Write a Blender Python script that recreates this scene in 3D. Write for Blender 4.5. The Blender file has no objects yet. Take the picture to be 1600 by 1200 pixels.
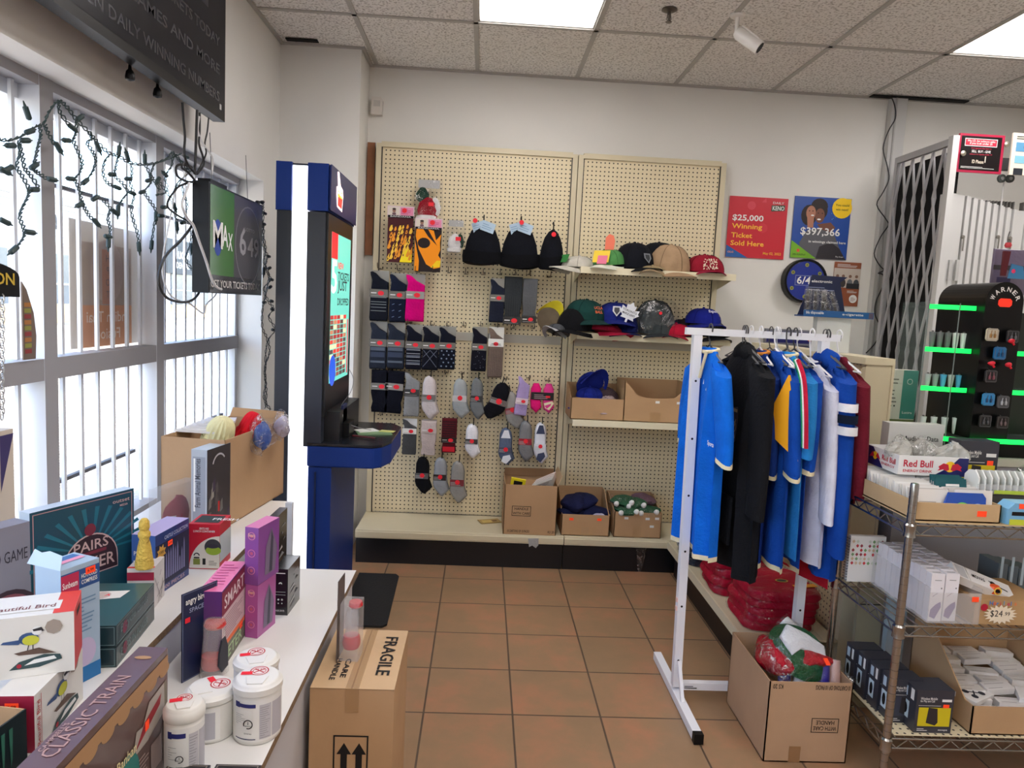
import bpy, bmesh, math, random
from mathutils import Vector, Matrix
R_=math.radians; PI=math.pi
random.seed(7)
SC=bpy.context.scene; COL=SC.collection
# ---------------- camera, world, sun, exposure ----------------
F=1120.0; EYE=Vector((0,0,1.5))
ax=Vector((1,.0453,0)); ay=Vector((-43,-122,F)).normalized(); ax.z=-(ax.dot(ay))/ay.z; ax.normalize()
az=ay.cross(ax)
if az.y>0: az=-az
cam=bpy.data.cameras.new('camera'); cam.sensor_width=36; cam.lens=36*F/1600; cam.clip_start=.02; cam.clip_end=300
co=bpy.data.objects.new('camera',cam); COL.objects.link(co)
co.matrix_world=Matrix(((ax.x,-ax.y,-ax.z,EYE.x),(ay.x,-ay.y,-ay.z,EYE.y),(az.x,-az.y,-az.z,EYE.z),(0,0,0,1)))
SC.camera=co
SC.view_settings.view_transform='Standard'; SC.view_settings.look='None'; SC.view_settings.gamma=1
SC.view_settings.use_curve_mapping=False
SC.view_settings.exposure=0.9
W=bpy.data.worlds.new('sky'); SC.world=W; W.use_nodes=True
wn=W.node_tree.nodes; wl=W.node_tree.links
sk=wn.new('ShaderNodeTexSky'); sk.sky_type='NISHITA'; sk.sun_disc=False; sk.sun_elevation=R_(55); sk.sun_rotation=R_(200)
bg=wn['Background']; bg.inputs[1].default_value=.62
wl.new(sk.outputs[0],bg.inputs[0])
sun=bpy.data.lights.new('sun','SUN'); sun.energy=9.0; sun.angle=R_(.6); sun.color=(1,.96,.88)
so=bpy.data.objects.new('sun',sun); COL.objects.link(so); so.rotation_euler=Vector((.16,-.42,.88)).to_track_quat('Z','Y').to_euler()

def P(px,py,x=None,y=None,z=None):
    v=Vector((px-800,py-600,F)); d=Vector((ax.dot(v),ay.dot(v),az.dot(v)))
    t=(y-EYE.y)/d.y if y is not None else (x-EYE.x)/d.x if x is not None else (z-EYE.z)/d.z
    return EYE+d*t
# ---------------- materials ----------------
MATS={}
def lin(c): c=c/255; return c/12.92 if c<=.04045 else ((c+.055)/1.055)**2.4
def M(rgb,rough=.6,metal=0,alpha=1,emit=0,bump=0,bs=60,var=0,vs=8,coat=0,spec=.5,trans=0):
    k=(tuple(rgb),rough,metal,alpha,emit,bump,bs,var,vs,coat,spec,trans)
    if k in MATS: return MATS[k]
    m=bpy.data.materials.new('finish'); m.use_nodes=True; nt=m.node_tree; b=nt.nodes['Principled BSDF']
    c=(lin(rgb[0]),lin(rgb[1]),lin(rgb[2]),1)
    b.inputs['Base Color'].default_value=c; b.inputs['Roughness'].default_value=rough; b.inputs['Metallic'].default_value=metal
    b.inputs['Alpha'].default_value=alpha; b.inputs['Specular IOR Level'].default_value=spec
    if coat: b.inputs['Coat Weight'].default_value=coat; b.inputs['Coat Roughness'].default_value=.12
    if trans: b.inputs['Transmission Weight'].default_value=trans; b.inputs['IOR'].default_value=1.45
    if emit: b.inputs['Emission Color'].default_value=c; b.inputs['Emission Strength'].default_value=emit
    tc=None
    def noise(sc,det=4):
        nonlocal tc
        if tc is None: tc=nt.nodes.new('ShaderNodeTexCoord')
        n=nt.nodes.new('ShaderNodeTexNoise'); n.inputs['Scale'].default_value=sc; n.inputs['Detail'].default_value=det
        nt.links.new(tc.outputs['Object'],n.inputs['Vector']); return n
    if bump:
        n=noise(bs); bp=nt.nodes.new('ShaderNodeBump'); bp.inputs['Strength'].default_value=bump; bp.inputs['Distance'].default_value=.01
        nt.links.new(n.outputs['Fac'],bp.inputs['Height']); nt.links.new(bp.outputs[0],b.inputs['Normal'])
    if var:
        n=noise(vs); cr=nt.nodes.new('ShaderNodeValToRGB')
        cr.color_ramp.elements[0].position=.3; cr.color_ramp.elements[1].position=.7
        cr.color_ramp.elements[0].color=(c[0]*(1-var),c[1]*(1-var),c[2]*(1-var),1); cr.color_ramp.elements[1].color=tuple(min(1,c[i]*(1+var)) for i in range(3))+(1,)
        nt.links.new(n.outputs['Fac'],cr.inputs[0]); nt.links.new(cr.outputs[0],b.inputs['Base Color'])
    MATS[k]=m; return m
def nodemat(name):
    m=bpy.data.materials.new(name); m.use_nodes=True; return m,m.node_tree,m.node_tree.nodes['Principled BSDF']
def math_(nt,op,a,b=None):
    n=nt.nodes.new('ShaderNodeMath'); n.operation=op
    for i,v in enumerate((a,b)):
        if v is None: continue
        if isinstance(v,(int,float)): n.inputs[i].default_value=v
        else: nt.links.new(v,n.inputs[i])
    return n.outputs[0]
def mixc(nt,f,a,b):
    n=nt.nodes.new('ShaderNodeMix'); n.data_type='RGBA'
    if isinstance(f,float): n.inputs[0].default_value=f
    else: nt.links.new(f,n.inputs[0])
    for i,v in ((6,a),(7,b)):
        if isinstance(v,tuple): n.inputs[i].default_value=v
        else: nt.links.new(v,n.inputs[i])
    return n.outputs[2]
def L4(r,g,b): return (lin(r),lin(g),lin(b),1)
def cloth(rgb,var=.12): return M(rgb,.95,bump=.35,bs=90,var=var,vs=14,spec=.2)
def card(rgb): return M(rgb,.85,bump=.08,bs=40,var=.06,vs=5,spec=.25)
def ink(rgb): return M(rgb,.5,spec=.35)
KRAFT=card((186,150,112)); KRAFTD=card((160,124,90)); KRAFTL=card((200,168,130))
WHITE=M((225,225,225),.5); BLACK=M((9,9,11),.45,spec=.25); INKB=ink((20,20,22)); INKW=ink((235,235,232))
ORANGE=M((255,72,30),.6,emit=.12); REDST=M((235,30,50),.6)
BEIGE=M((214,203,172),.45,var=.05,vs=3,bump=.03); CREAMFR=M((226,217,188),.5)
def film(base,amt,bs,tint=.96):
    m=bpy.data.materials.new('clear_film'); m.use_nodes=True; nt=m.node_tree; nt.nodes.clear(); o=nt.nodes.new('ShaderNodeOutputMaterial')
    tr=nt.nodes.new('ShaderNodeBsdfTransparent'); tr.inputs[0].default_value=(tint,tint,tint,1); gl_=nt.nodes.new('ShaderNodeBsdfGlossy'); gl_.inputs['Roughness'].default_value=.16
    tc=nt.nodes.new('ShaderNodeTexCoord'); n=nt.nodes.new('ShaderNodeTexNoise'); n.inputs['Scale'].default_value=bs; n.inputs['Detail'].default_value=3; n.inputs['Distortion'].default_value=1.5; nt.links.new(tc.outputs['Object'],n.inputs['Vector'])
    bp=nt.nodes.new('ShaderNodeBump'); bp.inputs['Strength'].default_value=1; bp.inputs['Distance'].default_value=.02; nt.links.new(n.outputs['Fac'],bp.inputs['Height']); nt.links.new(bp.outputs[0],gl_.inputs['Normal'])
    cr=nt.nodes.new('ShaderNodeValToRGB'); cr.color_ramp.elements[0].position=.52; cr.color_ramp.elements[0].color=(base,base,base,1); cr.color_ramp.elements[1].position=.66; cr.color_ramp.elements[1].color=(amt,amt,amt,1); nt.links.new(n.outputs['Fac'],cr.inputs[0])
    mx=nt.nodes.new('ShaderNodeMixShader'); nt.links.new(cr.outputs[0],mx.inputs[0]); nt.links.new(tr.outputs[0],mx.inputs[1]); nt.links.new(gl_.outputs[0],mx.inputs[2]); nt.links.new(mx.outputs[0],o.inputs[0]); return m
FILM=film(.035,.2,11); FILM2=film(.1,.55,38)
CHROME=M((170,168,165),.25,metal=1,bump=.05); STEEL=M((120,120,122),.4,metal=1)
# ---------------- mesh builder ----------------
TXT={}
def text_mesh(s,bold=0.0,sp=1.0):
    bold=min(bold,.018); k=(s,bold,sp)
    if k not in TXT:
        cu=bpy.data.curves.new('t','FONT'); cu.body=s; cu.size=1; cu.offset=bold; cu.resolution_u=2; cu.space_character=sp
        o=bpy.data.objects.new('t',cu); COL.objects.link(o)
        dg=bpy.context.evaluated_depsgraph_get(); dg.update(); me=bpy.data.meshes.new_from_object(o.evaluated_get(dg))
        vs=[(v.co.x,v.co.y) for v in me.vertices]; fs=[tuple(p.vertices) for p in me.polygons]
        bpy.data.objects.remove(o); bpy.data.curves.remove(cu); bpy.data.meshes.remove(me)
        xs=[v[0] for v in vs] or [0,1]; ys=[v[1] for v in vs] or [0,1]
        x0,x1,y0,y1=min(xs),max(xs),min(ys),max(ys)
        TXT[k]=([(a-x0,b-y0) for a,b in vs],fs,x1-x0,y1-y0)
    return TXT[k]
class Fr:   # a flat frame: origin, right, up, normal
    def __init__(s,o,u,v,n=None):
        s.o=Vector(o); s.u=Vector(u).normalized(); s.v=Vector(v).normalized(); s.n=Vector(n) if n else s.u.cross(s.v)
    def p(s,a,b,c=0): return s.o+s.u*a+s.v*b+s.n*c
def transl(rgb):
    k=('tr',)+tuple(rgb)
    if k not in MATS:
        m,nt,b=nodemat('translucent_print'); c=(lin(rgb[0]),lin(rgb[1]),lin(rgb[2]),1); b.inputs['Base Color'].default_value=c; b.inputs['Roughness'].default_value=.6
        t_=nt.nodes.new('ShaderNodeBsdfTranslucent'); t_.inputs[0].default_value=c; mx=nt.nodes.new('ShaderNodeMixShader'); mx.inputs[0].default_value=.3
        nt.links.new(b.outputs[0],mx.inputs[1]); nt.links.new(t_.outputs[0],mx.inputs[2]); nt.links.new(mx.outputs[0],nt.nodes['Material Output'].inputs[0]); MATS[k]=m
    return MATS[k]
class MB:
    def __init__(s): s.v=[]; s.f=[]; s.m=[]; s.mats=[]
    def mi(s,m):
        if m not in s.mats: s.mats.append(m)
        return s.mats.index(m)
    def add(s,vs,fs,m):
        b=len(s.v); s.v+=[Vector(v) for v in vs]; i=s.mi(m)
        for f in fs: s.f.append([b+k for k in f]); s.m.append(i)
        return s
    def poly(s,pts,m): return s.add(pts,[list(range(len(pts)))],m)
    def bx(s,x0,y0,z0,x1,y1,z1,m,faces=None):
        vs=[(x0,y0,z0),(x1,y0,z0),(x1,y1,z0),(x0,y1,z0),(x0,y0,z1),(x1,y0,z1),(x1,y1,z1),(x0,y1,z1)]
        F6=dict(bot=(0,3,2,1),top=(4,5,6,7),front=(0,1,5,4),right=(1,2,6,5),back=(2,3,7,6),left=(3,0,4,7))
        for k,f in F6.items():
            mm=(faces or {}).get(k,m)
            if mm is not None: s.add([vs[i] for i in f],[(0,1,2,3)],mm)
        return s
    def obox(s,c,size,m,rot=(0,0,0)):
        from mathutils import Euler
        e=Euler(rot).to_matrix(); h=Vector(size)/2; c=Vector(c)
        vs=[c+e@Vector((a*h.x,b*h.y,d*h.z)) for a,b,d in ((-1,-1,-1),(1,-1,-1),(1,1,-1),(-1,1,-1),(-1,-1,1),(1,-1,1),(1,1,1),(-1,1,1))]
        return s.add(vs,[(0,3,2,1),(4,5,6,7),(0,1,5,4),(1,2,6,5),(2,3,7,6),(3,0,4,7)],m)
    def tube(s,pts,r,m,n=6,cap=True):
        pts=[Vector(p) for p in pts]; rs=r if isinstance(r,(list,tuple)) else [r]*len(pts); rings=[]; up=None
        for i,p in enumerate(pts):
            t=(pts[min(i+1,len(pts)-1)]-pts[max(i-1,0)])
            if t.length<1e-9: t=Vector((0,0,1))
            t.normalize()
            if up is None: up=t.orthogonal().normalized()
            up=(up-t*up.dot(t)); 
            if up.length<1e-6: up=t.orthogonal()
            up.normalize(); w=t.cross(up)
            rings.append([p+(up*math.cos(2*PI*k/n)+w*math.sin(2*PI*k/n))*rs[i] for k in range(n)])
        return s.loft(rings,m,cap)
    def loft(s,rings,m,cap=True,closed=True):
        n=len(rings[0]); vs=[v for r in rings for v in r]; fs=[]
        for i in range(len(rings)-1):
            for k in range(n if closed else n-1):
                a=i*n+k; b=i*n+(k+1)%n; fs.append((a,b,b+n,a+n))
        if cap: fs.append(tuple(range(n))[::-1]); fs.append(tuple((len(rings)-1)*n+k for k in range(n)))
        return s.add(vs,fs,m)
    def lathe(s,prof,c,m,n=20,axis='Z',cap=True,sx=1,sy=1):
        c=Vector(c); rings=[]
        for r,z in prof:
            ring=[]
            for k in range(n):
                a=2*PI*k/n; p=Vector((r*sx*math.cos(a),r*sy*math.sin(a),z))
                if axis=='Y': p=Vector((p.x,-p.z,p.y))
                if axis=='X': p=Vector((p.z,p.x,p.y))
                ring.append(c+p)
            rings.append(ring)
        return s.loft(rings,m,cap)
    def ext(s,fr,pts,t,m,m2=None,d0=0):   # extrude an outline on a frame by t along the normal
        n=len(pts); a=[fr.p(x,y,d0) for x,y in pts]; b=[fr.p(x,y,d0+t) for x,y in pts]
        s.add(a+b,[tuple(range(n))[::-1]]+[(k,(k+1)%n,n+(k+1)%n,n+k) for k in range(n)],m)
        return s.add(b,[tuple(range(n))],m2 or m)
    def pillow(s,fr,pts,t,m,inset=.88,lev=3):
        n=len(pts); cx=sum(p[0] for p in pts)/n; cy=sum(p[1] for p in pts)/n; rings=[]
        for i in range(lev+1):
            a=i/lev*PI/2; k=1-(1-inset)*(1-math.cos(a)); d=t*(.25+.75*math.sin(a))
            rings.append([fr.p(cx+(x-cx)*k,cy+(y-cy)*k,d) for x,y in pts])
        rings.insert(0,[fr.p(x,y,0) for x,y in pts])
        return s.loft(rings,m)
    def text(s,fr,x,y,h,str_,m,w=None,bold=.01,d=.0008,al='l',mirror=False,sp=1.0):
        vs,fs,tw,th=text_mesh(str_,bold,sp); 
        if th==0: return s
        cap=text_mesh('H',bold)[3]; k=h/cap; kx=k if w is None else w/tw; W=tw*kx
        ox=x-(W/2 if al=='c' else W if al=='r' else 0)
        if mirror: return s.add([fr.p(ox+W-a*kx,y+b*k,d) for a,b in vs],[f[::-1] for f in fs],m)
        return s.add([fr.p(ox+a*kx,y+b*k,d) for a,b in vs],fs,m)
    def rect(s,fr,x,y,w,h,m,d=.0006): return s.poly([fr.p(x,y,d),fr.p(x+w,y,d),fr.p(x+w,y+h,d),fr.p(x,y+h,d)],m)
    def pg(s,fr,pts,m,d=.0006): return s.poly([fr.p(a,b,d) for a,b in pts],m)
    def disc(s,fr,x,y,r,m,d=.0006,n=18,ry=None): return s.pg(fr,[(x+r*math.cos(2*PI*k/n),y+(ry or r)*math.sin(2*PI*k/n)) for k in range(n)],m,d)
    def ring(s,fr,x,y,r,w,m,d=.0006,n=24,a0=0,a1=2*PI):
        vs=[];fs=[]
        for k in range(n+1):
            a=a0+(a1-a0)*k/n; vs+= [fr.p(x+r*math.cos(a),y+r*math.sin(a),d),fr.p(x+(r-w)*math.cos(a),y+(r-w)*math.sin(a),d)]
            if k: fs.append((2*k-2,2*k,2*k+1,2*k-1))
        return s.add(vs,fs,m)
    def line(s,fr,x0,y0,x1,y1,w,m,d=.0007):
        dx,dy=x1-x0,y1-y0; l=math.hypot(dx,dy) or 1; nx,ny=-dy/l*w/2,dx/l*w/2
        return s.pg(fr,[(x0+nx,y0+ny),(x0-nx,y0-ny),(x1-nx,y1-ny),(x1+nx,y1+ny)],m,d)
    def frame(s,fr,x,y,w,h,t,m,d=.0006):
        s.rect(fr,x,y,w,t,m,d).rect(fr,x,y+h-t,w,t,m,d).rect(fr,x,y+t,t,h-2*t,m,d); return s.rect(fr,x+w-t,y+t,t,h-2*t,m,d)
    def lines(s,fr,x,y,w,h,n,m,lw=None,seed=1,d=.0007):   # rows of fine print
        r=random.Random(seed); lw=lw or h/n*.35
        for i in range(n):
            yy=y+h-h*(i+.7)/n; s.rect(fr,x,yy,w*(.55+.45*r.random()),lw,m,d)
        return s
    def build(s,name,parent=None,loc=(0,0,0),rz=0,smooth=False,rel=False,bevel=0,rot=None,sub=0):
        me=bpy.data.meshes.new(name); off=Vector(rel) if isinstance(rel,Vector) else Vector(parent.location) if (rel and parent) else Vector(loc) if rel else Vector((0,0,0))
        me.from_pydata([v-off for v in s.v],[],s.f)
        for m in s.mats: me.materials.append(m)
        me.polygons.foreach_set('material_index',s.m)
        if smooth: me.polygons.foreach_set('use_smooth',[len(f)<=4 for f in s.f])
        me.update()
        if smooth: me.set_sharp_from_angle(angle=.75)
        o=bpy.data.objects.new(name,me); COL.objects.link(o)
        if parent: o.parent=parent
        else: o.location=loc; o.rotation_euler=rot or (0,0,rz)
        if bevel:
            b=o.modifiers.new('bevel','BEVEL'); b.width=bevel; b.segments=2; b.limit_method='ANGLE'
        if sub:
            b=o.modifiers.new('sub','SUBSURF'); b.levels=sub; b.render_levels=sub
        return o
def tag(o,label=None,cat=None,group=None,kind=None):
    if label: o['label']=label
    if cat: o['category']=cat
    if group: o['group']=group
    if kind: o['kind']=kind
    return o
def T(name,label,cat,loc=(0,0,0),rz=0,group=None,rot=None):
    o=bpy.data.objects.new(name,None); o.empty_display_size=.05; COL.objects.link(o); o.location=loc; o.rotation_euler=rot or (0,0,rz)
    return tag(o,label,cat,group)
def struct(mb,name,parent=None,**k):
    o=mb.build(name,parent,**k)
    if parent is None: o['kind']='structure'
    return o
def copytree(o,parent=None):
    c=o.copy(); COL.objects.link(c)
    if parent: c.parent=parent
    for ch in list(o.children): copytree(ch,c)
    return c
def smooth_pts(pts,n=5,closed=False):
    pts=[Vector(p) for p in pts]; out=[]
    for i in range(len(pts)-1):
        p0=pts[max(i-1,0)];p1=pts[i];p2=pts[i+1];p3=pts[min(i+2,len(pts)-1)]
        for k in range(n):
            t=k/n; out.append(.5*((2*p1)+(p2-p0)*t+(2*p0-5*p1+4*p2-p3)*t*t+(3*p1-p0-3*p2+p3)*t**3))
    return out+[pts[-1]]
FX=lambda o: Fr(o,(1,0,0),(0,0,1),(0,-1,0))       # faces the camera (towards -y)
FR=lambda o: Fr(o,(0,1,0),(0,0,1),(1,0,0))        # faces +x
FL=lambda o: Fr(o,(0,-1,0),(0,0,1),(-1,0,0))      # faces -x
FT=lambda o: Fr(o,(1,0,0),(0,1,0),(0,0,1))        # faces up
# ---------------- the room ----------------
BW=4.44; CE=2.88; WX=-1.18; GX=-1.345
wallm=M((228,226,220),.75,var=.03,vs=2,bump=.04,bs=30); wallin=M((222,224,228),.6,var=.02)
# floor tiles
fm,nt,b=nodemat('floor_tile')
tc=nt.nodes.new('ShaderNodeTexCoord'); sep=nt.nodes.new('ShaderNodeSeparateXYZ'); nt.links.new(tc.outputs['Object'],sep.inputs[0])
TP=.3285
def cell(v,off): return math_(nt,'FRACT',math_(nt,'DIVIDE',math_(nt,'SUBTRACT',v,off),TP))
def edge(v): return math_(nt,'ABSOLUTE',math_(nt,'SUBTRACT',v,.5))
e=math_(nt,'MAXIMUM',edge(cell(sep.outputs[0],.172-40*TP)),edge(cell(sep.outputs[1],2.836-40*TP)))
gr=math_(nt,'GREATER_THAN',e,.489)
fx=math_(nt,'FLOOR',math_(nt,'DIVIDE',math_(nt,'SUBTRACT',sep.outputs[0],.172-40*TP),TP)); fy=math_(nt,'FLOOR',math_(nt,'DIVIDE',math_(nt,'SUBTRACT',sep.outputs[1],2.836-40*TP),TP))
cmb=nt.nodes.new('ShaderNodeCombineXYZ'); nt.links.new(fx,cmb.inputs[0]); nt.links.new(fy,cmb.inputs[1])
wnz=nt.nodes.new('ShaderNodeTexWhiteNoise'); nt.links.new(cmb.outputs[0],wnz.inputs['Vector'])
n1=nt.nodes.new('ShaderNodeTexNoise'); n1.inputs['Scale'].default_value=4; n1.inputs['Detail'].default_value=8; n1.inputs['Roughness'].default_value=.65
add=nt.nodes.new('ShaderNodeVectorMath'); add.operation='ADD'; nt.links.new(tc.outputs['Object'],add.inputs[0]); nt.links.new(wnz.outputs['Color'],add.inputs[1]); nt.links.new(add.outputs[0],n1.inputs['Vector'])
cr=nt.nodes.new('ShaderNodeValToRGB'); nt.links.new(n1.outputs['Fac'],cr.inputs[0])
cr.color_ramp.elements[0].position=.3; cr.color_ramp.elements[0].color=L4(146,119,90); cr.color_ramp.elements[1].position=.72; cr.color_ramp.elements[1].color=L4(178,125,94)
el=cr.color_ramp.elements.new(.5); el.color=L4(156,124,93)
nt.links.new(mixc(nt,gr,cr.outputs[0],L4(92,74,60)),b.inputs['Base Color'])
b.inputs['Roughness'].default_value=.42
bp=nt.nodes.new('ShaderNodeBump'); bp.inputs['Strength'].default_value=.5; bp.inputs['Distance'].default_value=.004; nt.links.new(math_(nt,'SUBTRACT',1.0,gr),bp.inputs['Height']); nt.links.new(bp.outputs[0],b.inputs['Normal'])
struct(MB().bx(-1.5,-3.5,-.1,4.3,4.6,0,fm),'floor')
# ceiling: speckled tiles and a metal grid
cm,nt,b=nodemat('ceiling_tile')
tc=nt.nodes.new('ShaderNodeTexCoord'); n1=nt.nodes.new('ShaderNodeTexNoise'); n1.inputs['Scale'].default_value=85; n1.inputs['Detail'].default_value=3
nt.links.new(tc.outputs['Object'],n1.inputs['Vector']); cr=nt.nodes.new('ShaderNodeValToRGB'); nt.links.new(n1.outputs['Fac'],cr.inputs[0])
cr.color_ramp.elements[0].position=.36; cr.color_ramp.elements[0].color=L4(186,181,174); cr.color_ramp.elements[1].position=.5; cr.color_ramp.elements[1].color=L4(240,237,232)
nt.links.new(cr.outputs[0],b.inputs['Base Color']); b.inputs['Roughness'].default_value=.95; b.inputs['Specular IOR Level'].default_value=.1
GXL=[-.104+.5925*k for k in range(-2,8)]; GYL=[3.69-1.22*k for k in range(0,6)]
lights=[(2,0),(6,0),(2,2),(5,2),(2,4),(5,4)]  # column, row of the troffers; those behind the camera are added light, unseen
c=MB(); ys=[BW+.02]+GYL+[-3.5]
for i in range(len(GXL)+1):
    x0=-1.5 if i==0 else GXL[i-1]; x1=4.3 if i==len(GXL) else GXL[i]
    for j in range(len(ys)-1):
        if any(i-1==lc and j-1==lr for lc,lr in lights): continue
        if j==0 and i in(1,): pass
        c.bx(x0,ys[j+1],CE,x1,ys[j],CE+.015,cm)
struct(c,'ceiling')
g=MB(); gm=M((178,175,168),.5)
for x in GXL: g.bx(x-.012,-3.5,CE-.006,x+.012,BW,CE+.002,gm)
for y in GYL: g.bx(-1.18,y-.012,CE-.006,4.2,y+.012,CE+.002,gm)
g.bx(-.74,BW-.02,CE-.012,4.2,BW-.001,CE-.001,gm); g.bx(-1.18,4.135,CE-.012,-.74,4.154,CE-.001,gm)
g.bx(WX+.001,-3,CE-.012,WX+.02,4.14,CE-.001,gm); g.bx(-.739,4.135,CE-.012,-.72,BW-.02,CE-.001,gm)
struct(g,'trim_1')
dk=M((20,18,18),.9)
struct(MB().bx(-1.13,4.06,CE-.0105,-.96,4.1,CE-.0055,dk).bx(P(1360,150,y=4.4).x,4.37,CE-.012,2.86,4.415,CE-.0065,dk),'ceiling_gap_dark')  # dark strips stand in for the unlit gaps at the ceiling edge
for i,(lc,lr) in enumerate(lights):
    x0,x1=GXL[lc]+.012,GXL[lc+1]-.012; y1=GYL[lr]-.012; y0=GYL[lr]-1.22+.012
    t=T('ceiling_light',['square of light nearest the back wall above the aisle, flush in the ceiling grid','white recessed ceiling panel at the right edge, over the shutter','added unseen ceiling panel behind the camera, left of the aisle','added unseen ceiling panel behind the camera, right of the aisle','added unseen rearmost ceiling panel on the left','added unseen rearmost ceiling panel on the right'][i],'ceiling light',((x0+x1)/2,(y0+y1)/2,CE+.004),group='recessed ceiling light panels')
    h=(x1-x0)/2; l=(y1-y0)/2
    MB().bx(-h,-l,.004,h,l,.008,M((255,250,248),.5,emit=5.6)).build('diffuser',t)
    fr=MB()
    for a in (-1,1): fr.bx(a*h-.008,-l-.008,-.004,a*h+.008,l+.008,.012,gm); fr.bx(-h,a*l-.008,-.004,h,a*l+.008,.012,gm)
    fr.build('frame',t)
# walls
struct(MB().bx(-1.5,BW,0,4.3,BW+.1,CE,wallm),'wall_back')
struct(MB().bx(4.2,-3.5,0,4.3,BW,CE,wallm),'wall_right')
struct(MB().bx(-1.5,-3.5,0,4.3,-3.4,CE,wallm),'wall_rear')
SILL=.62; HEAD=2.09; YE=3.88; YS=-1.4
w=MB().bx(-1.46,-3.4,HEAD,WX,BW,CE,wallm).bx(-1.46,YE,0,WX,BW,HEAD,wallm).bx(-1.46,-3.4,0,WX-.03,YE,SILL,wallm).bx(-1.46,-3.4,SILL,WX,YS,HEAD,wallm)
struct(w,'wall_left')
struct(MB().bx(WX,4.155,0,-.74,BW,CE,wallm),'wall_corner')
# windows: aluminium members, glass, white security bars
alu_shade=M((158,157,160),.5); aluw=M((214,218,224),.45)  # inward faces painted darker as shade; mullion sides keep the sky-lit tone
gl,nt,b=nodemat('window_glass'); 
b.inputs['Base Color'].default_value=(1,1,1,1); b.inputs['Roughness'].default_value=.02; b.inputs['Alpha'].default_value=.06
fg,nt,b=nodemat('patterned_glass')
tc=nt.nodes.new('ShaderNodeTexCoord'); mp=nt.nodes.new('ShaderNodeMapping'); mp.inputs['Rotation'].default_value=(R_(45),0,0); nt.links.new(tc.outputs['Object'],mp.inputs[0])
ck=nt.nodes.new('ShaderNodeTexChecker'); ck.inputs['Scale'].default_value=150; nt.links.new(mp.outputs[0],ck.inputs[0])
nt.links.new(math_(nt,'ADD',math_(nt,'MULTIPLY',ck.outputs['Fac'],.3),.08),b.inputs['Alpha']); b.inputs['Base Color'].default_value=(.85,.87,.9,1); b.inputs['Roughness'].default_value=.3
MUL=[YE,2.925,2.195,1.35,.5,-.35,YS]  # bays nearer than the view are unseen, continued to bring in daylight
for i in range(len(MUL)-1):
    y1=MUL[i]; y0=MUL[i+1]; t=bpy.data.objects.new('window_%d'%(i+1),None); COL.objects.link(t); t['kind']='structure'; t.location=(-1.32,(y0+y1)/2,SILL)
    f=MB(); TR=(1.215,1.28)
    if i<len(MUL)-1: f.bx(-1.36,y0-.03,SILL,-1.29,y0+.035,HEAD,aluw,{'right':alu_shade})
    if i==0: f.bx(-1.36,y1-.03,SILL,-1.31,y1,HEAD,aluw)
    f.bx(-1.36,y0+.035,TR[0],-1.292,y1-.03,TR[1],alu_shade)
    f.bx(-1.36,y0+.035,HEAD-.03,-1.292,y1-.03,HEAD,alu_shade); f.bx(-1.4,y0+.035,HEAD-.07,-1.35,y1-.03,HEAD-.03,aluw)
    f.bx(-1.42,y0+.035,SILL,-1.292,y1-.03,SILL+.04,alu_shade)
    f.build('window_frame',t,rel=True)
    MB().bx(-1.368,y0+.03,TR[1],-1.364,y1-.02,HEAD,gl).build('pane',t,rel=True)
    MB().bx(-1.368,y0+.03,SILL,-1.364,y1-.02,TR[0],fg if i!=5 else gl).build('patterned_pane',t,rel=True)
    if i<4:
        k=1; ys_=y0+.03+.105
        while ys_<y1-.06:
            bb=MB().bx(-1.339,ys_-.007,SILL+.045,-1.329,ys_+.007,TR[0]-.001,aluw).bx(-1.339,ys_-.007,TR[1]+.001,-1.329,ys_+.007,HEAD-.032,aluw)
            bb.build('security_bar',t,rel=True); ys_+=.104
        rr=MB()
        for z in (1.8,.86): rr.bx(-1.362,y0+.09,z,-1.347,y1-.09,z+.012,M((80,80,84),.5))
        rr.build('cross_rod',t,rel=True)
# ---------------- outside ----------------
gm2,nt,b=nodemat('asphalt'); tc=nt.nodes.new('ShaderNodeTexCoord'); n1=nt.nodes.new('ShaderNodeTexNoise'); n1.inputs['Scale'].default_value=60; n1.inputs['Detail'].default_value=6; nt.links.new(tc.outputs['Object'],n1.inputs['Vector'])
cr=nt.nodes.new('ShaderNodeValToRGB'); nt.links.new(n1.outputs['Fac'],cr.inputs[0]); cr.color_ramp.elements[0].position=.35; cr.color_ramp.elements[0].color=L4(120,112,104); cr.color_ramp.elements[1].position=.65; cr.color_ramp.elements[1].color=L4(178,170,160)
nt.links.new(cr.outputs[0],b.inputs['Base Color']); b.inputs['Roughness'].default_value=.9
conc=M((190,186,180),.85,var=.06,vs=3)
struct(MB().bx(-40,-20,-.3,-3.6,60,-.1,gm2),'floor_street')
struct(MB().bx(-3.6,-20,-.25,-1.46,60,-.04,gm2).bx(-3.75,-20,-.25,-3.6,60,-.03,conc),'floor_walkway')
fb=T('storefront_building','pale strip mall across the parking lot with dark shop windows and lettered signs','building',(-17,22,0))
cladd=M((215,212,208),.8,var=.04,vs=1)
MB().bx(-20,-5,-.1,-17,60,5.4,cladd).build('wall',fb,rel=True)
s=MB().bx(-17.02,-5,3.0,-16.7,60,4.6,M((228,226,222),.7)).bx(-17.02,-5,4.6,-16.6,60,4.9,M((150,150,152),.6)); 
for k in range(6): s.bx(-16.702,-5,3.1+.26*k,-16.68,60,3.12+.26*k,M((150,150,152),.6))
s.build('fascia',fb,rel=True)
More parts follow.
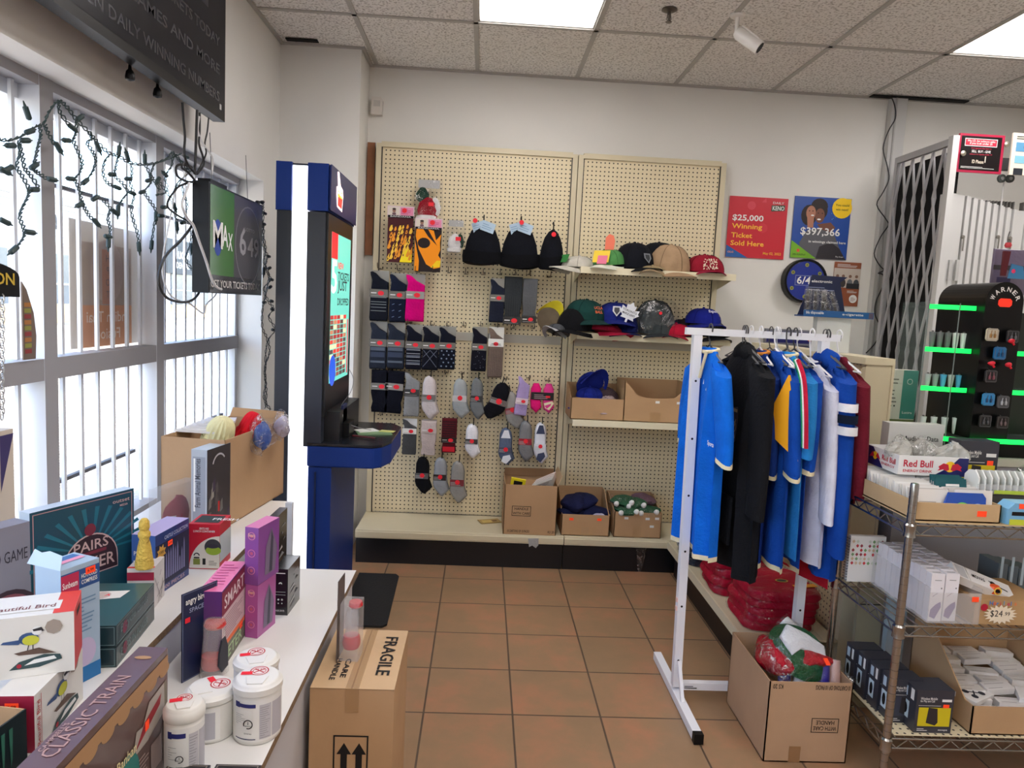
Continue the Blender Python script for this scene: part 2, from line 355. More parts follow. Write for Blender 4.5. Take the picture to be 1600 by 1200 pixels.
for k in range(13):
    y=2+k*4.2
    wd=MB().bx(-17.05,y,.75,-16.95,y+3.4,2.7,M((70,86,104),.15,spec=.8)).bx(-17,y+1.66,.75,-16.92,y+1.74,2.7,aluw).bx(-17,y,1.5,-16.92,y+3.4,1.56,aluw)
    wd.build('window',fb,rel=True)
    MB().bx(-17.0,y,0,-16.9,y+3.4,.72,M((196,170,130),.8)).build('planter_panel',fb,rel=True)
sg=MB(); fr=FR((-16.66,0,0))
sg.text(fr,P(80,407,x=-16.66).y,3.42,.75,'VA',M((60,60,62)),bold=.02,al='c')
sg.text(fr,P(118,407,x=-16.66).y,3.42,.75,'T',M((60,60,62)),bold=.02,al='c')
sg.build('lettering',fb,rel=True)
a=P(262,405,x=-16.6).y; bb=P(308,405,x=-16.6).y
MB().bx(-16.72,a,2.4,-16.6,bb,4.2,M((60,66,70))).text(FR((-16.598,0,0)),(a+bb)/2,3.2,.6,'lucan',INKW,al='c').text(FR((-16.598,0,0)),(a+bb)/2,2.7,.32,'DENTAL',INKW,al='c').build('shop_sign',fb,rel=True)
def car(y,x,rgb,label):
    t=T('car',label,'car',(x,y,-.1)); pm=M(rgb,.25,coat=.6)
    rings=[]
    for yy,h0,h1,w in ((-2.2,.45,.62,.75),(-2.1,.3,.75,.85),(-1.2,.25,.9,.9),(-.4,.25,.95,.9),(1.0,.25,.95,.9),(2.0,.3,.9,.86),(2.15,.42,.75,.8)):
        rings.append([Vector((w*sx,yy,hh)) for sx,hh in ((-1,h0+.1),(-.9,h0),(.9,h0),(1,h0+.1),(1,(h0+h1)/2),(.95,h1-.04),(.8,h1),(-.8,h1),(-.95,h1-.04),(-1,(h0+h1)/2))])
    MB().loft(rings,pm).build('body',t,smooth=True)
    rings=[]
    for yy,h,w in ((-1.25,.9,.78),(-.5,1.35,.66),(.2,1.44,.64),(1.1,1.38,.64),(1.8,.92,.75)):
        rings.append([Vector((sx*w,yy,hh)) for sx,hh in ((-1.1,.88),(1.1,.88),(1,h-.04),(.85,h),(-.85,h),(-1,h-.04))])
    MB().loft(rings,M((40,50,60),.1)).build('cabin_glass',t)
    for sx in (-1,1):
        for yy in (-1.4,1.35): MB().lathe([(.2,-.1),(.33,-.1),(.34,0),(.33,.1),(.2,.1)],(sx*.82,yy,.34),BLACK,axis='X').build('wheel',t)
car(13.5,-12.5,(70,110,150),'blue parked car seen through the security bars')
# ---------------- pegboard gondolas on the back wall ----------------
PY=4.37
def pegmat(name,ua,ub,base=(232,218,182)):
    m,nt,b=nodemat(name); tc=nt.nodes.new('ShaderNodeTexCoord'); sp=nt.nodes.new('ShaderNodeSeparateXYZ'); nt.links.new(tc.outputs['Object'],sp.inputs[0])
    def c(v): return math_(nt,'SUBTRACT',math_(nt,'FRACT',math_(nt,'DIVIDE',math_(nt,'ADD',v,10.0),.0254)),.5)
    a=c(sp.outputs[ua]); z=c(sp.outputs[ub])
    r=math_(nt,'SQRT',math_(nt,'ADD',math_(nt,'MULTIPLY',a,a),math_(nt,'MULTIPLY',z,z)))
    h=math_(nt,'LESS_THAN',r,.165)
    n1=nt.nodes.new('ShaderNodeTexNoise'); n1.inputs['Scale'].default_value=2; nt.links.new(tc.outputs['Object'],n1.inputs['Vector'])
    col=mixc(nt,math_(nt,'MULTIPLY',n1.outputs['Fac'],.35),L4(*base),L4(212,196,158))
    nt.links.new(mixc(nt,h,col,L4(34,27,20)),b.inputs['Base Color']); b.inputs['Roughness'].default_value=.5
    bp=nt.nodes.new('ShaderNodeBump'); bp.inputs['Strength'].default_value=.6; bp.inputs['Distance'].default_value=.003; nt.links.new(math_(nt,'SUBTRACT',1.0,h),bp.inputs['Height']); nt.links.new(bp.outputs[0],b.inputs['Normal'])
    return m
PEG=pegmat('pegboard',0,2); PEGX=pegmat('pegboard_side',1,2)
BLK=M((14,17,24),.35)
def gondola(x0,x1,name,label,deckz=.2):
    t=T(name,label,'shelf unit',((x0+x1)/2,4.2,0)); cx=t.location.x
    MB().bx(x0+.03,PY,.2,x1-.03,PY+.02,2.40,PEG).build('pegboard_panel',t,rel=True)
    MB().bx(x0,PY-.012,.12,x0+.03,PY+.05,2.42,BEIGE).bx(x0+.03,PY-.003,.12,x0+.036,PY-.001,2.4,BLK).build('upright',t,rel=True)
    MB().bx(x1-.03,PY-.012,.12,x1,PY+.05,2.42,BEIGE).bx(x1-.036,PY-.003,.12,x1-.03,PY-.001,2.4,BLK).build('upright',t,rel=True)
    MB().bx(x0+.03,PY-.012,2.40,x1-.03,PY+.04,2.43,BEIGE).build('top_rail',t,rel=True)
    MB().bx(x0+.04,PY-.006,1.285,x1-.04,PY-.0005,1.335,M((184,180,168),.4)).build('splice_rail',t,rel=True)
    MB().bx(x0,4.0,deckz-.01,x1,PY-.013,deckz,BEIGE).bx(x0,3.99,deckz-.045,x1,4.0,deckz+.004,CREAMFR).bx(x0,3.984,deckz-.038,x1,3.99,deckz-.008,BEIGE).build('base_deck',t,rel=True,bevel=.002)
    MB().bx(x0,4.02,0,x1,4.035,deckz-.012,BLK).build('kick_plate',t,rel=True)
    return t
g1=gondola(-.675,.515,'gondola_shelving','wide beige pegboard display covered in hanging sock packs, beside the blue kiosk')
g2=gondola(.52,1.41,'gondola_shelving','narrower beige pegboard display with cap shelves, left of the red winning ticket poster')
for z in (1.745,1.375,.875):
    x0=.53 if z>1 else .535; x1=1.415
    s=MB().bx(x0,4.06,z-.012,x1,PY-.013,z,BEIGE).bx(x0,4.05,z-.034,x1,4.06,z+.003,CREAMFR)
    b=s.build('shelf',g2,rel=True,bevel=.002)
    for xx in (x0+.004,x1-.006):
        MB().ext(Fr((xx,0,0),(0,1,0),(0,0,1)),[(4.07,z-.014),(4.07,z-.022),(PY-.014,z-.075),(PY-.014,z-.014)],.004,BEIGE).build('shelf_bracket',b,rel=g2.location)
# wood strip and sensor on the wall left of the pegboard
tag(MB().bx(-.045,-.012,0,.0,.0,.66,M((132,84,52),.6,var=.15,vs=12)).build('wood_strip',loc=(-.69,4.42,1.77)),'narrow brown wooden strip on the wall at the left edge of the pegboard','wood strip')
t=T('motion_sensor','small white sensor box high on the wall beside the pillar corner','sensor',(-.69,4.438,2.59))
MB().ext(Fr((-.03,0,0),(1,0,0),(0,0,1)),[(0,0),(.065,0),(.068,.08),(.06,.1),(.004,.1)],.04,M((222,216,208),.5)).build('housing',t)
MB().rect(FX((-.03,-.0401,0)),.014,.045,.04,.035,M((200,196,190),.2),).build('lens',t)
# wire hooks
hook0=None; nh=0
def hook(x,z,label,group):
    global hook0
    if hook0 is None:
        o=MB().tube(smooth_pts([(0,0,0),(0,-.02,.0),(0,-.11,-.004),(0,-.14,.004),(0,-.148,.026)],3),.0022,M((70,56,46),.4,metal=.6),5).tube([(-.012,-.004,.012),(-.012,-.004,-.004),(.012,-.004,-.004),(.012,-.004,.012)],.002,M((70,56,46),.4,metal=.6),4).build('peg_hook',smooth=True); hook0=o
    else: o=hook0.copy(); COL.objects.link(o)
    o.location=(x,PY-.001,z); return tag(o,label,'hook',group)
HY=4.27
def W(px,py,y=HY): v=P(px,py,y=y); return v.x,v.z
r1=[(594,419),(624,422),(652,424),(678,424),(702,425),(728,427),(755,428),(781,428),(804,428),(826,428),(858,432)]
for k,(a,b) in enumerate(r1):
    x,z=W(a,b,4.34); hook(x,z,'thin wire hook in the empty row under the bandanas and black toques','peg hooks below the bandanas')
for a,b in [(612,502),(640,504),(675,507),(700,508),(725,508),(751,508),(777,510),(801,512),(833,512),(848,514),(872,518)]:
    x,z=W(a,b,4.34); hook(x,z,'thin wire hook in the second row, above the grey strip across the pegboard','peg hooks above the splice strip')
for a,b in [(610,578),(697,582),(722,584),(598,645),(790,592),(826,590),(855,594)]:
    x,z=W(a,b,4.34); hook(x,z,'thin wire hook in the third row, under the long patterned socks','peg hooks below the patterned socks')
# dress socks in card bands
SGRP='packaged socks hanging on the pegboard'
def band(mb,fr,x,y,w,h,m,st=True,seed=0,d=.0):
    mb.rect(fr,x,y,w,h,m,d+.0006).rect(fr,x+w*.08,y+h*.45,w*.3,h*.12,INKW,d+.0012).rect(fr,x+w*.1,y+h*.14,w*.75,h*.06,M((150,150,150)),d+.0012)
def sock(px,py,pw,ph,base,label,pat=None,hdr=(150,148,142),bandc=(108,106,100),by=.36,stick=(.62,.5),toe=True,yo=HY,lean=0,name='dress_socks'):
    x,z=W(px,py,yo); w=pw/1120*yo*1.0; h=ph/1120*yo*1.0; z0=z-h
    t=T(name,label,'socks',(x,yo,z)); t.rotation_euler=(0,lean,0); m=cloth(base); fr=FX((-w/2,0,-h)); H=h
    if toe:
        top=[(0,h*.985),(w*.02,h*.93),(w*.12,h*.82),(w*.04,h*.6),(0,h*.05),(w*.03,0),(w*.97,0),(w,h*.05),(w,h*.78),(w*.8,h*.82),(w*.55,h*.87),(w*.3,h*.96),(w*.12,h*.99)][::-1]
    else: top=[(w*.05,0),(w*.02,h*.1),(w*.1,h*.25),(0,h*.45),(0,h*.98),(w,h*.98),(w,h*.45),(w*.92,h*.25),(w*.98,h*.1),(w*.95,0)][::-1]
    b=MB().pillow(fr,top,.028,m,inset=.93); d=.0285; lt=M((138,142,150),.9)
    def hline(y,c,lw=.006,x0=.08,x1=.92): b.rect(fr,w*x0,h*y,w*(x1-x0),lw,M(c,.9),d)
    if pat=='stripe':
        for y in (.2,.27,.33,.38,.47): hline(y,(120,128,132),.004)
    if pat=='thin':
        for y in (.12,.2,.28,.36,.44): hline(y,(170,175,185),.003)
        for y in (.14,.3,.46): hline(y,(90,96,112),.008)
    if pat=='band':
        hline(.4,(84,94,110),.02); hline(.26,(52,62,84),.03); hline(.14,(88,98,112),.012)
    if pat=='dots':
        for i in range(5):
            for j in range(3): b.disc(fr,w*(.2+.3*j+(.12 if i%2 else 0)),h*(.08+.09*i),w*.05,M((120,136,160)),d,8)
    if pat=='argyle':
        for a0,a1,c0,c1 in ((.1,.9,.08,.46),(.9,.1,.08,.46),(.1,.5,.3,.46),(.9,.5,.3,.46)): b.line(fr,w*a0,h*c0,w*a1,h*c1,.003,M((96,104,124)),d)
    if pat=='dash':
        for i in range(3):
            for j in range(2): b.line(fr,w*(.2+.4*j),h*(.1+.13*i),w*(.34+.4*j),h*(.12+.13*i),.003,M((110,130,170)),d)
    if pat=='speck':
        r=random.Random(3)
        for i in range(26): b.rect(fr,w*(.1+.8*r.random()),h*(.05+.5*r.random()),.003,.003,M((120,124,140)),d)
    if pat=='rib':
        for j in range(7): b.rect(fr,w*(.1+.12*j),h*.03,.0025,h*.55,M([int(c*.75) for c in base]),d)
    b.build('sock',t,smooth=True)
    if hdr: MB().bx(0,-.002,-h*.45,w*.5,-.001,.004,M(hdr,.4)).bx(-w*.46,-.002,-h*.4,0,-.001,.004,M(hdr,.4)).build('header_card',t)
    if bandc:
        bh=h*.155; yb=h*(1-by)-bh
        bb=MB(); bb.bx(-w*.5,-.0305,-h+yb,w*.5,-.0292,-h+yb+bh,M(bandc,.35)); f2=FX((-w*.5,-.0305,-h)); band(bb,f2,0,yb,w,bh,M(bandc,.35)); bb.build('label_band',t)
        MB().disc(FX((-w*.5,-.0318,-h)),w*stick[0],yb+bh*stick[1],w*.17,REDST,.0006,10,ry=w*.13).build('price_sticker',t)
    return t
D=(20,24,36)
for a in [
 (594,424,28,76,D,'dark sock pack with grey stripes, leftmost of the top sock row','stripe'),
 (623,428,26,74,(22,28,48),'navy sock pack with small blue dashes between striped and pink packs','dash'),
 (650,429,29,72,(214,0,120),'bright pink sock pack at the end of the top left row',None,(150,150,145),(150,150,145)),
 (592.5,503,26,73,(40,46,60),'blue-grey banded sock pack, leftmost of the second sock row','band'),
 (620,505,27,71,(36,42,56),'charcoal banded sock pack, second from the left in the second row','band'),
 (648,508,25,69,(18,20,34),'black sock pack with thin pale stripes, middle of the second row','thin'),
 (674,510,26,68,(20,22,34),'black sock pack with a faint diamond argyle pattern','argyle'),
 (700,511,26,66,(18,22,36),'navy sock pack with grey polka dots, right end of the five in a row','dots'),
 (778,436,23,67,(34,38,54),'dark navy dress sock pack left of two long grey ribbed packs',None),
 (750,512,24,68,(22,22,34),'black speckled sock pack left of the brown ribbed pack','speck'),
]:
    sock(*a[:6],pat=a[6],**({'hdr':a[7],'bandc':a[8]} if len(a)>7 else {}))
sock(776,512,24,78,(116,100,92),'taupe ribbed sock pack with white wellness band','rib',hdr=(225,225,220),bandc=(232,232,228),by=.22,stick=(.5,.35))
t=[o for o in COL.objects if o.get('label')=='taupe ribbed sock pack with white wellness band'][0]
MB().text(FX((0,-.033,-.1)),0,0,.008,'WELLNESS',INKB,al='c').build('band_lettering',t)
for px,py,w_,h_,c,l in [(803,431,28,75,(48,52,56),'charcoal ribbed long socks, middle of the three long packs by the yellow cap'),(829,434,23,70,(92,94,98),'mid grey ribbed long socks nearest the yellow cap')]:
    sock(px,py,w_,h_,c,l,'rib',hdr=None,bandc=(40,40,40),by=.84,toe=False)
# crew socks with side labels
sock(595,576,27,68,(10,12,24),'plain navy crew socks, leftmost of the third row above the kiosk tray',None,hdr=None,bandc=(120,118,112),by=.32,toe=False)
sock(619,578,28,68,(12,14,26),'plain navy crew socks beside the light grey crew socks',None,hdr=None,bandc=(150,148,142),by=.3,toe=False,lean=.05)
sock(645,581,24,70,(142,144,146),'light grey crew socks in the third sock row',None,hdr=None,bandc=(60,60,60),by=.38,toe=True,stick=(.6,.8))
sock(641,655,22,56,(74,76,78),'dark grey sock pack with white card header, right of the kiosk tray',None,hdr=(230,230,228),bandc=(228,228,224),by=.24)
sock(671,656,24,56,(186,172,168),'pale pinkish beige sock pack beside the red striped socks',None,hdr=(170,160,155),bandc=(196,184,180),by=.2,toe=False)
t=sock(703,652,24,56,(86,24,32),'red and black striped sock pack in the fourth row',None,hdr=None,bandc=(24,18,20),by=.55,toe=False)
rr=MB(); 
for k in range(7): rr.rect(FX((-.04,-.029,-.21)),.0,.1+.014*k,.078,.005,M((30,14,20),.9),.0002)
rr.rect(FX((-.04,-.029,-.21)),.006,.006,.07,.03,M((200,20,40),.9),.0002); rr.build('stripes',t)
# low ankle socks
def ankle(px,py,pw,ph,c,label,bc=(60,60,60),by=.42,flip=False,c2=None,lean=0,yo=HY,group=None):
    x,z=W(px,py,yo); w=pw/1120*yo; h=ph/1120*yo
    t=T('ankle_socks',label,'socks',(x,yo,z)); t.rotation_euler=(0,lean,0); fr=FX((-w/2,0,-h)); m=cloth(c)
    pts=[(.05,.82),(.16,.95),(.34,1),(.52,.99),(.7,.9),(.78,.76),(.78,.5),(.84,.36),(1.0,.17),(.62,0),(.44,.03),(.3,.1),(.08,.22),(.0,.34),(.04,.5)]
    if flip: pts=[(1-a,b) for a,b in pts][::-1]
    pts=[(a*w,b*h) for a,b in pts][::-1]
    MB().pillow(fr,pts,.034,m,inset=.8).build('sock',t,smooth=True)
    # cuff of the pair behind it
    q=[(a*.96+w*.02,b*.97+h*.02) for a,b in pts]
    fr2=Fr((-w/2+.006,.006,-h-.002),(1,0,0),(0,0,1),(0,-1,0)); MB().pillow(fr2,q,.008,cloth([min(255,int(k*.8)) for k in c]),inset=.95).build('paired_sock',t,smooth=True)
    if c2:
        yy=h*.74
        MB().pg(FX((-w/2,-.0345,-h)),[(w*.12,yy),(w*.7,yy),(w*.55,h*.95),(w*.3,h*.95)],M(c2,.9)).build('toe_patch',t); cc=MB(); cc.pg(FX((-w/2,-.0345,-h)),[(w*.2,h*.12),(w*.5,h*.05),(w*.8,h*.2),(w*.7,h*.3),(w*.3,h*.26)],M(c2,.9)); cc.build('heel_patch',t)
    b=MB(); x0,x1=(.02,.8) if not flip else (.2,.98); bh=h*.15; yb=h*(1-by)-bh
    b.bx(-w/2+w*x0,-.0365,-h+yb,-w/2+w*x1,-.0345,-h+yb+bh,M(bc,.4)); b.lines(FX((-w/2,-.0366,-h)),w*x0+.003,yb+.002,w*.6,bh*.6,3,M((190,190,190)),seed=int(px)); b.build('label_band',t)
    MB().disc(FX((-w/2,-.0375,-h)),w*(x0+.42),yb+bh*.6,w*.14,REDST,n=9).build('price_sticker',t)
    hk=MB().tube(smooth_pts([(0,-.012,-.01),(0,-.03,.012),(0,-.012,.03),(0,.02,.03)],4),.0035,BLACK,5); hk.build('plastic_hanger',t,smooth=True)
    return t
for a in [
 (674,587,28,69,(214,204,204),'white low-cut socks at the end of the third row, right of the grey crew socks',(110,108,104)),
 (722,591,28,63,(168,174,176),'pale grey ankle socks under the two right-hand sock packs, with a label low down',(200,196,196)),
 (748,590,24,66,(120,124,126),'darker grey ankle socks hanging next to the pale grey pair',(50,50,50)),
 (740,662,25,55,(232,232,238),'small white ankle socks alone below the grey pair',(60,60,60)),
 (663,713,27,60,(16,17,22),'black ankle socks, leftmost of the lowest three packs',(90,92,92)),
 (691,714,26,63,(150,154,160),'grey ankle socks with pale edges, middle of the lowest three packs',(40,36,38)),
 (718,720,28,68,(150,148,144),'plain grey ankle socks, rightmost of the lowest three packs',(120,40,50)),
 (785,597,34,62,(18,18,26),'black ankle socks hanging at a slant beside grey ones',(100,92,90)),
 (797,610,28,62,(168,166,162),'light grey ankle socks tucked behind the slanted black pair',(150,60,70)),
]: ankle(*a[:7],lean=.28 if a[0]==785 else -.22 if a[0]==797 else 0,flip=a[0]==785,yo=HY+.05 if a[0]==797 else HY)
ankle(793,668,26,60,(92,104,128),'navy marled ankle socks with white toes above the tall kraft box',(70,76,96),c2=(225,228,235),by=.5)
ankle(824,657,26,66,(128,128,130),'bundle of thin grey knit socks with a red band',(150,30,50),by=.42)
ankle(847,660,24,66,(232,232,240),'white and navy ankle socks nearest the board edge',(225,225,232),c2=(60,68,96),by=.5)
sock(820,588,20,62,(176,156,206),'lilac crew socks left of the bright pink multipack',None,hdr=None,bandc=(220,200,210),by=.55,toe=True,lean=.08)
x,z=W(848,598); t=T('sock_multipack','bright pink and striped low sock multipack with black card','socks',(x,HY,z))
for i,c in enumerate(((230,30,120),(236,70,150))):
    s=1120/HY; w=20/s; h=48/s; fr=FX((-w+i*w,0,-h)); pts=[(.1,.8),(.3,.98),(.7,.98),(.9,.8),(.86,.45),(1,.2),(.6,0),(.15,.15),(.08,.4)]
    MB().pillow(fr,[(a*w,b*h) for a,b in pts][::-1],.03,cloth(c),inset=.8).build('sock',t,smooth=True)
s_=FX((0,-.031,-.18))
MB().bx(-.068,-.036,-.1,.068,-.031,-.055,M((24,20,26),.35)).lines(FX((-.05,-.0362,-.095)),0,0,.09,.03,3,M((180,150,160))).build('label_card',t)
MB().pg(s_,[(.01,.06),(.06,.075),(.07,.06),(.045,.02),(.02,.03)],M((240,225,190),.8),.001).pg(s_,[(.015,.045),(.055,.06),(.05,.045),(.03,.028)],M((220,60,140),.8),.0015).build('striped_toe',t)
MB().rect(FX((.02,-.037,-.086)),0,0,.026,.012,REDST).build('price_sticker',t)
# bandanas
for px,py,w_,h_,l,kind in ((627,323,39,84,'red-black flame bandana card with yellow at its lower edge, hanging leftmost','a'),(670.5,342,40,80,'bold orange flame bandana card on black, right of the red flame one','b')):
    yo=4.28 if kind=='a' else 4.25
    x,z=W(px,py,yo); w=w_/1120*yo; h=h_/1120*yo; t=T('bandana',l,'bandana',(x,yo,z)); fr=FX((-w/2,-.006,-h))
    b=MB().pillow(FX((-w/2,0,-h)),[(0,0),(0,h*.88),(w,h*.88),(w,0)][::-1],.006,M((30,16,20) if kind=='b' else (70,14,24),.8),inset=.985)
    d=.0008
    if kind=='a':
        r=random.Random(5); ye=M((246,200,70),.8); yy=M((250,225,30),.8); orr=M((235,150,40),.8); bk=M((26,12,16),.8)
        b.pg(fr,[(w*.5,.002),(w*.98,.002),(w*.98,h*.2),(w*.8,h*.27),(w*.62,h*.2)],yy,d)
        for i in range(38):
            x0=w*(.04+.9*((i*.37)%1)); y0=h*(.02+.6*((i*.23)%1)); s=w*(.1+.07*r.random()); k=1 if y0<h*.4 else .6
            b.pg(fr,[(max(0,x0-s*.4),y0),(min(w,x0+s*.1),y0-s*.1),(min(w,x0+s*.5),y0+s*.5),(min(w,x0+s*.3),y0+s*1.2),(min(w,x0+s*.5),y0+s*2.2*k),(x0+s*0,y0+s*1.3),(max(0,x0-s*.3),y0+s*.6)],[ye,orr][i%2],d+.0002+.00003*i)
            if i%3==0: b.pg(fr,[(max(0,x0-s*.1),y0+s*.2),(min(w,x0+s*.25),y0+s*.5),(x0+s*.02,y0+s*.95),(max(0,x0-s*.12),y0+s*.6)],bk,d+.001)
    else:
        og=M((250,150,10),.8); yy=M((250,210,20),.8); bk=M((30,16,20),.8)
        b.pg(fr,[(0,.002),(w*.16,.002),(w*.17,h*.2),(w*.06,h*.45),(0,h*.6)],og,d)
        b.pg(fr,[(w*.15,h*.42),(w*.45,h*.14),(w*.75,h*.06),(w*.98,h*.09),(w,h*.25),(w*.9,h*.32),(w*.97,h*.42),(w*.95,h*.56),(w*.99,h*.72),(w*.8,h*.6),(w*.7,h*.78),(w*.55,h*.8),(w*.35,h*.82),(w*.04,h*.8),(w*.02,h*.66)],og,d+.0002)
        b.disc(fr,w*.34,h*.54,w*.24,bk,d+.0006,14,ry=h*.1); b.pg(fr,[(w*.62,h*.08),(w*.98,h*.1),(w,h*.22),(w*.85,h*.22)],yy,d+.0005)
        b.pg(fr,[(w*.3,h*.8),(w*.5,h*.66),(w*.85,h*.5),(w*.7,h*.62),(w*.48,h*.8)],bk,d+.0007)
    b.build('printed_cloth',t)
    c=MB().bx(-w/2-.003,-.009,-h*.2,w/2+.003,-.0065,.002,M((225,205,210),.4)); f2=FX((-w/2,-.0091,-h*.2))
    c.rect(f2,w*.02,h*.045,w*.42,h*.14,M((222,212,200))).disc(f2,w*.24,h*.12,w*.07,M((150,110,95)),.001).disc(f2,w*.24,h*.15,w*.075,M((50,36,34)),.0012,12,ry=w*.04).rect(f2,w*.17,h*.046,w*.14,h*.04,M((110,80,90)),.001)
    c.rect(f2,w*.48,h*.045,w*.5,h*.14,M((226,140,175))).lines(f2,w*.52,h*.06,w*.4,h*.11,4,M((190,60,110)),d=.001).rect(f2,0,0,w,h*.04,BLACK,.001).text(f2,w*.5,h*.008,h*.024,'BANDANA',INKW,al='c',w=w*.8,d=.0014)
    c.build('header_card',t); MB().disc(FX((w*.14,-.0105,-h*.07)),0,0,w*.1,REDST,n=7).build('price_sticker',t)
# hats in plastic sleeves
for px,py,w_,h_,l in ((671,280,46,76,'knit santa hat in a clear plastic sleeve above the bandanas'),(713,343,32,60,'small knit hat in a clear sleeve left of the black toques')):
    x,z=W(px,py,4.3); w=w_/1120*4.3; h=h_/1120*4.3; t=T('bagged_hat',l,'bagged hat',(x,4.3,z))
    big=w_>40; rd=cloth((150,22,40)); gn=cloth((30,60,46)); wh=cloth((225,222,222))
    MB().lathe([(.001,-.8*h),(w*.3,-.76*h),(w*.36,-.62*h),(w*.3,-.48*h),(w*.12,-.38*h),(.001,-.36*h)],(0,-.02,0),rd if big else wh,14,sy=.3).build('hat',t,smooth=True)
    MB().lathe([(w*.2,-.84*h),(w*.32,-.82*h),(w*.33,-.74*h),(w*.2,-.72*h)],(-w*.05,-.032,0),wh,14,sy=.35).build('brim',t,smooth=True)
    MB().lathe([(.001,-.75*h),(w*.16,-.7*h),(w*.2,-.55*h),(w*.1,-.4*h),(.001,-.36*h)],(w*.22,-.022,0),wh if big else gn,10,sy=.3).build('pompom',t,smooth=True)
    if big: MB().lathe([(.001,-.5*h),(w*.2,-.42*h),(w*.22,-.3*h),(w*.08,-.18*h),(.001,-.17*h)],(-w*.2,-.015,0),gn,10,sy=.3).build('cuff',t,smooth=True)
    MB().pillow(FX((-w/2,.005,-h)),[(0,h*.1),(w*.04,h*.98),(w*.5,h),(w*.95,h*.98),(w,h*.1),(w*.8,0),(w*.2,.004)][::-1],.055,FILM,inset=.85).build('plastic_sleeve',t)
    MB().bx(-w*.35,-.004,-h*.18,w*.35,-.002,-.005,M((200,200,200),.3,alpha=.8)).build('header_card',t); MB().rect(FX((w*.02,-.052,-h*.55)),0,0,.03,.022,REDST).build('price_sticker',t)
# black toques
def toque(px,py,w_,h_,l,tagc,n):
    x,z=W(px,py,4.27); w=w_/1120*4.27; h=h_/1120*4.27; t=T('knit_toque',l,'toque',(x,4.25,z))
    m=cloth((14,16,24),.2)
    rings=[]
    for f,ww,dd in ((0,.03,.02),(-.06,.18,.2),(-.2,.32,.4),(-.45,.43,.6),(-.7,.48,.7),(-.84,.5,.75)):
        rings.append([Vector((w*ww*math.cos(a)*(1+.04*math.cos(5*a+n)),.09*dd*math.sin(a),f*h+.004*math.sin(3*a))) for a in [2*PI*k/28 for k in range(28)]])
    MB().loft(rings,m).build('crown',t,smooth=True)
    rings=[]
    for f,ww in ((-.72,.5),(-.7,.53),(-.85,.545),(-.98,.53),(-1,.48)):
        rings.append([Vector((w*ww*math.cos(a)*(1+.02*math.cos(7*a)),.075*math.sin(a),f*h+.006*math.sin(2*a+n))) for a in [2*PI*k/28 for k in range(28)]])
    MB().loft(rings,cloth((10,11,16),.2)).build('folded_cuff',t,smooth=True)
    if tagc==1:
        for i in (-1,1): MB().bx(-.04,-.005,-.045,.04,-.003,.012,M((176,200,220),.5)).lines(FX((-.034,-.0052,-.036)),0,0,.06,.036,3,M((130,160,190))).build('hang_tag',t).matrix_local=Matrix.Translation((.03*i,-.028-.006*i,-.01))@Matrix.Rotation(.3*i,4,'Y')
    if tagc: MB().disc(FX((-.05 if tagc==1 and n<2 else 0,-.05,.005 if tagc==1 else -.03)),0,0,.014,REDST,n=9).build('price_sticker',t)
    MB().tube(smooth_pts([(0,0,-.01),(0,-.01,.02),(0,.005,.045),(0,.05,.04)],4),.004,BLACK,5).build('plastic_hanger',t,smooth=True)
toque(756,349,58,62,'wide black knit toque with pale blue tag, left of the three',1,1)
toque(814,351,58,66,'wide black knit toque with two pale blue tags, middle of the three',1,2)
toque(864,360,38,60,'narrow black fleece toque with a red sticker, right of the three',2,3)
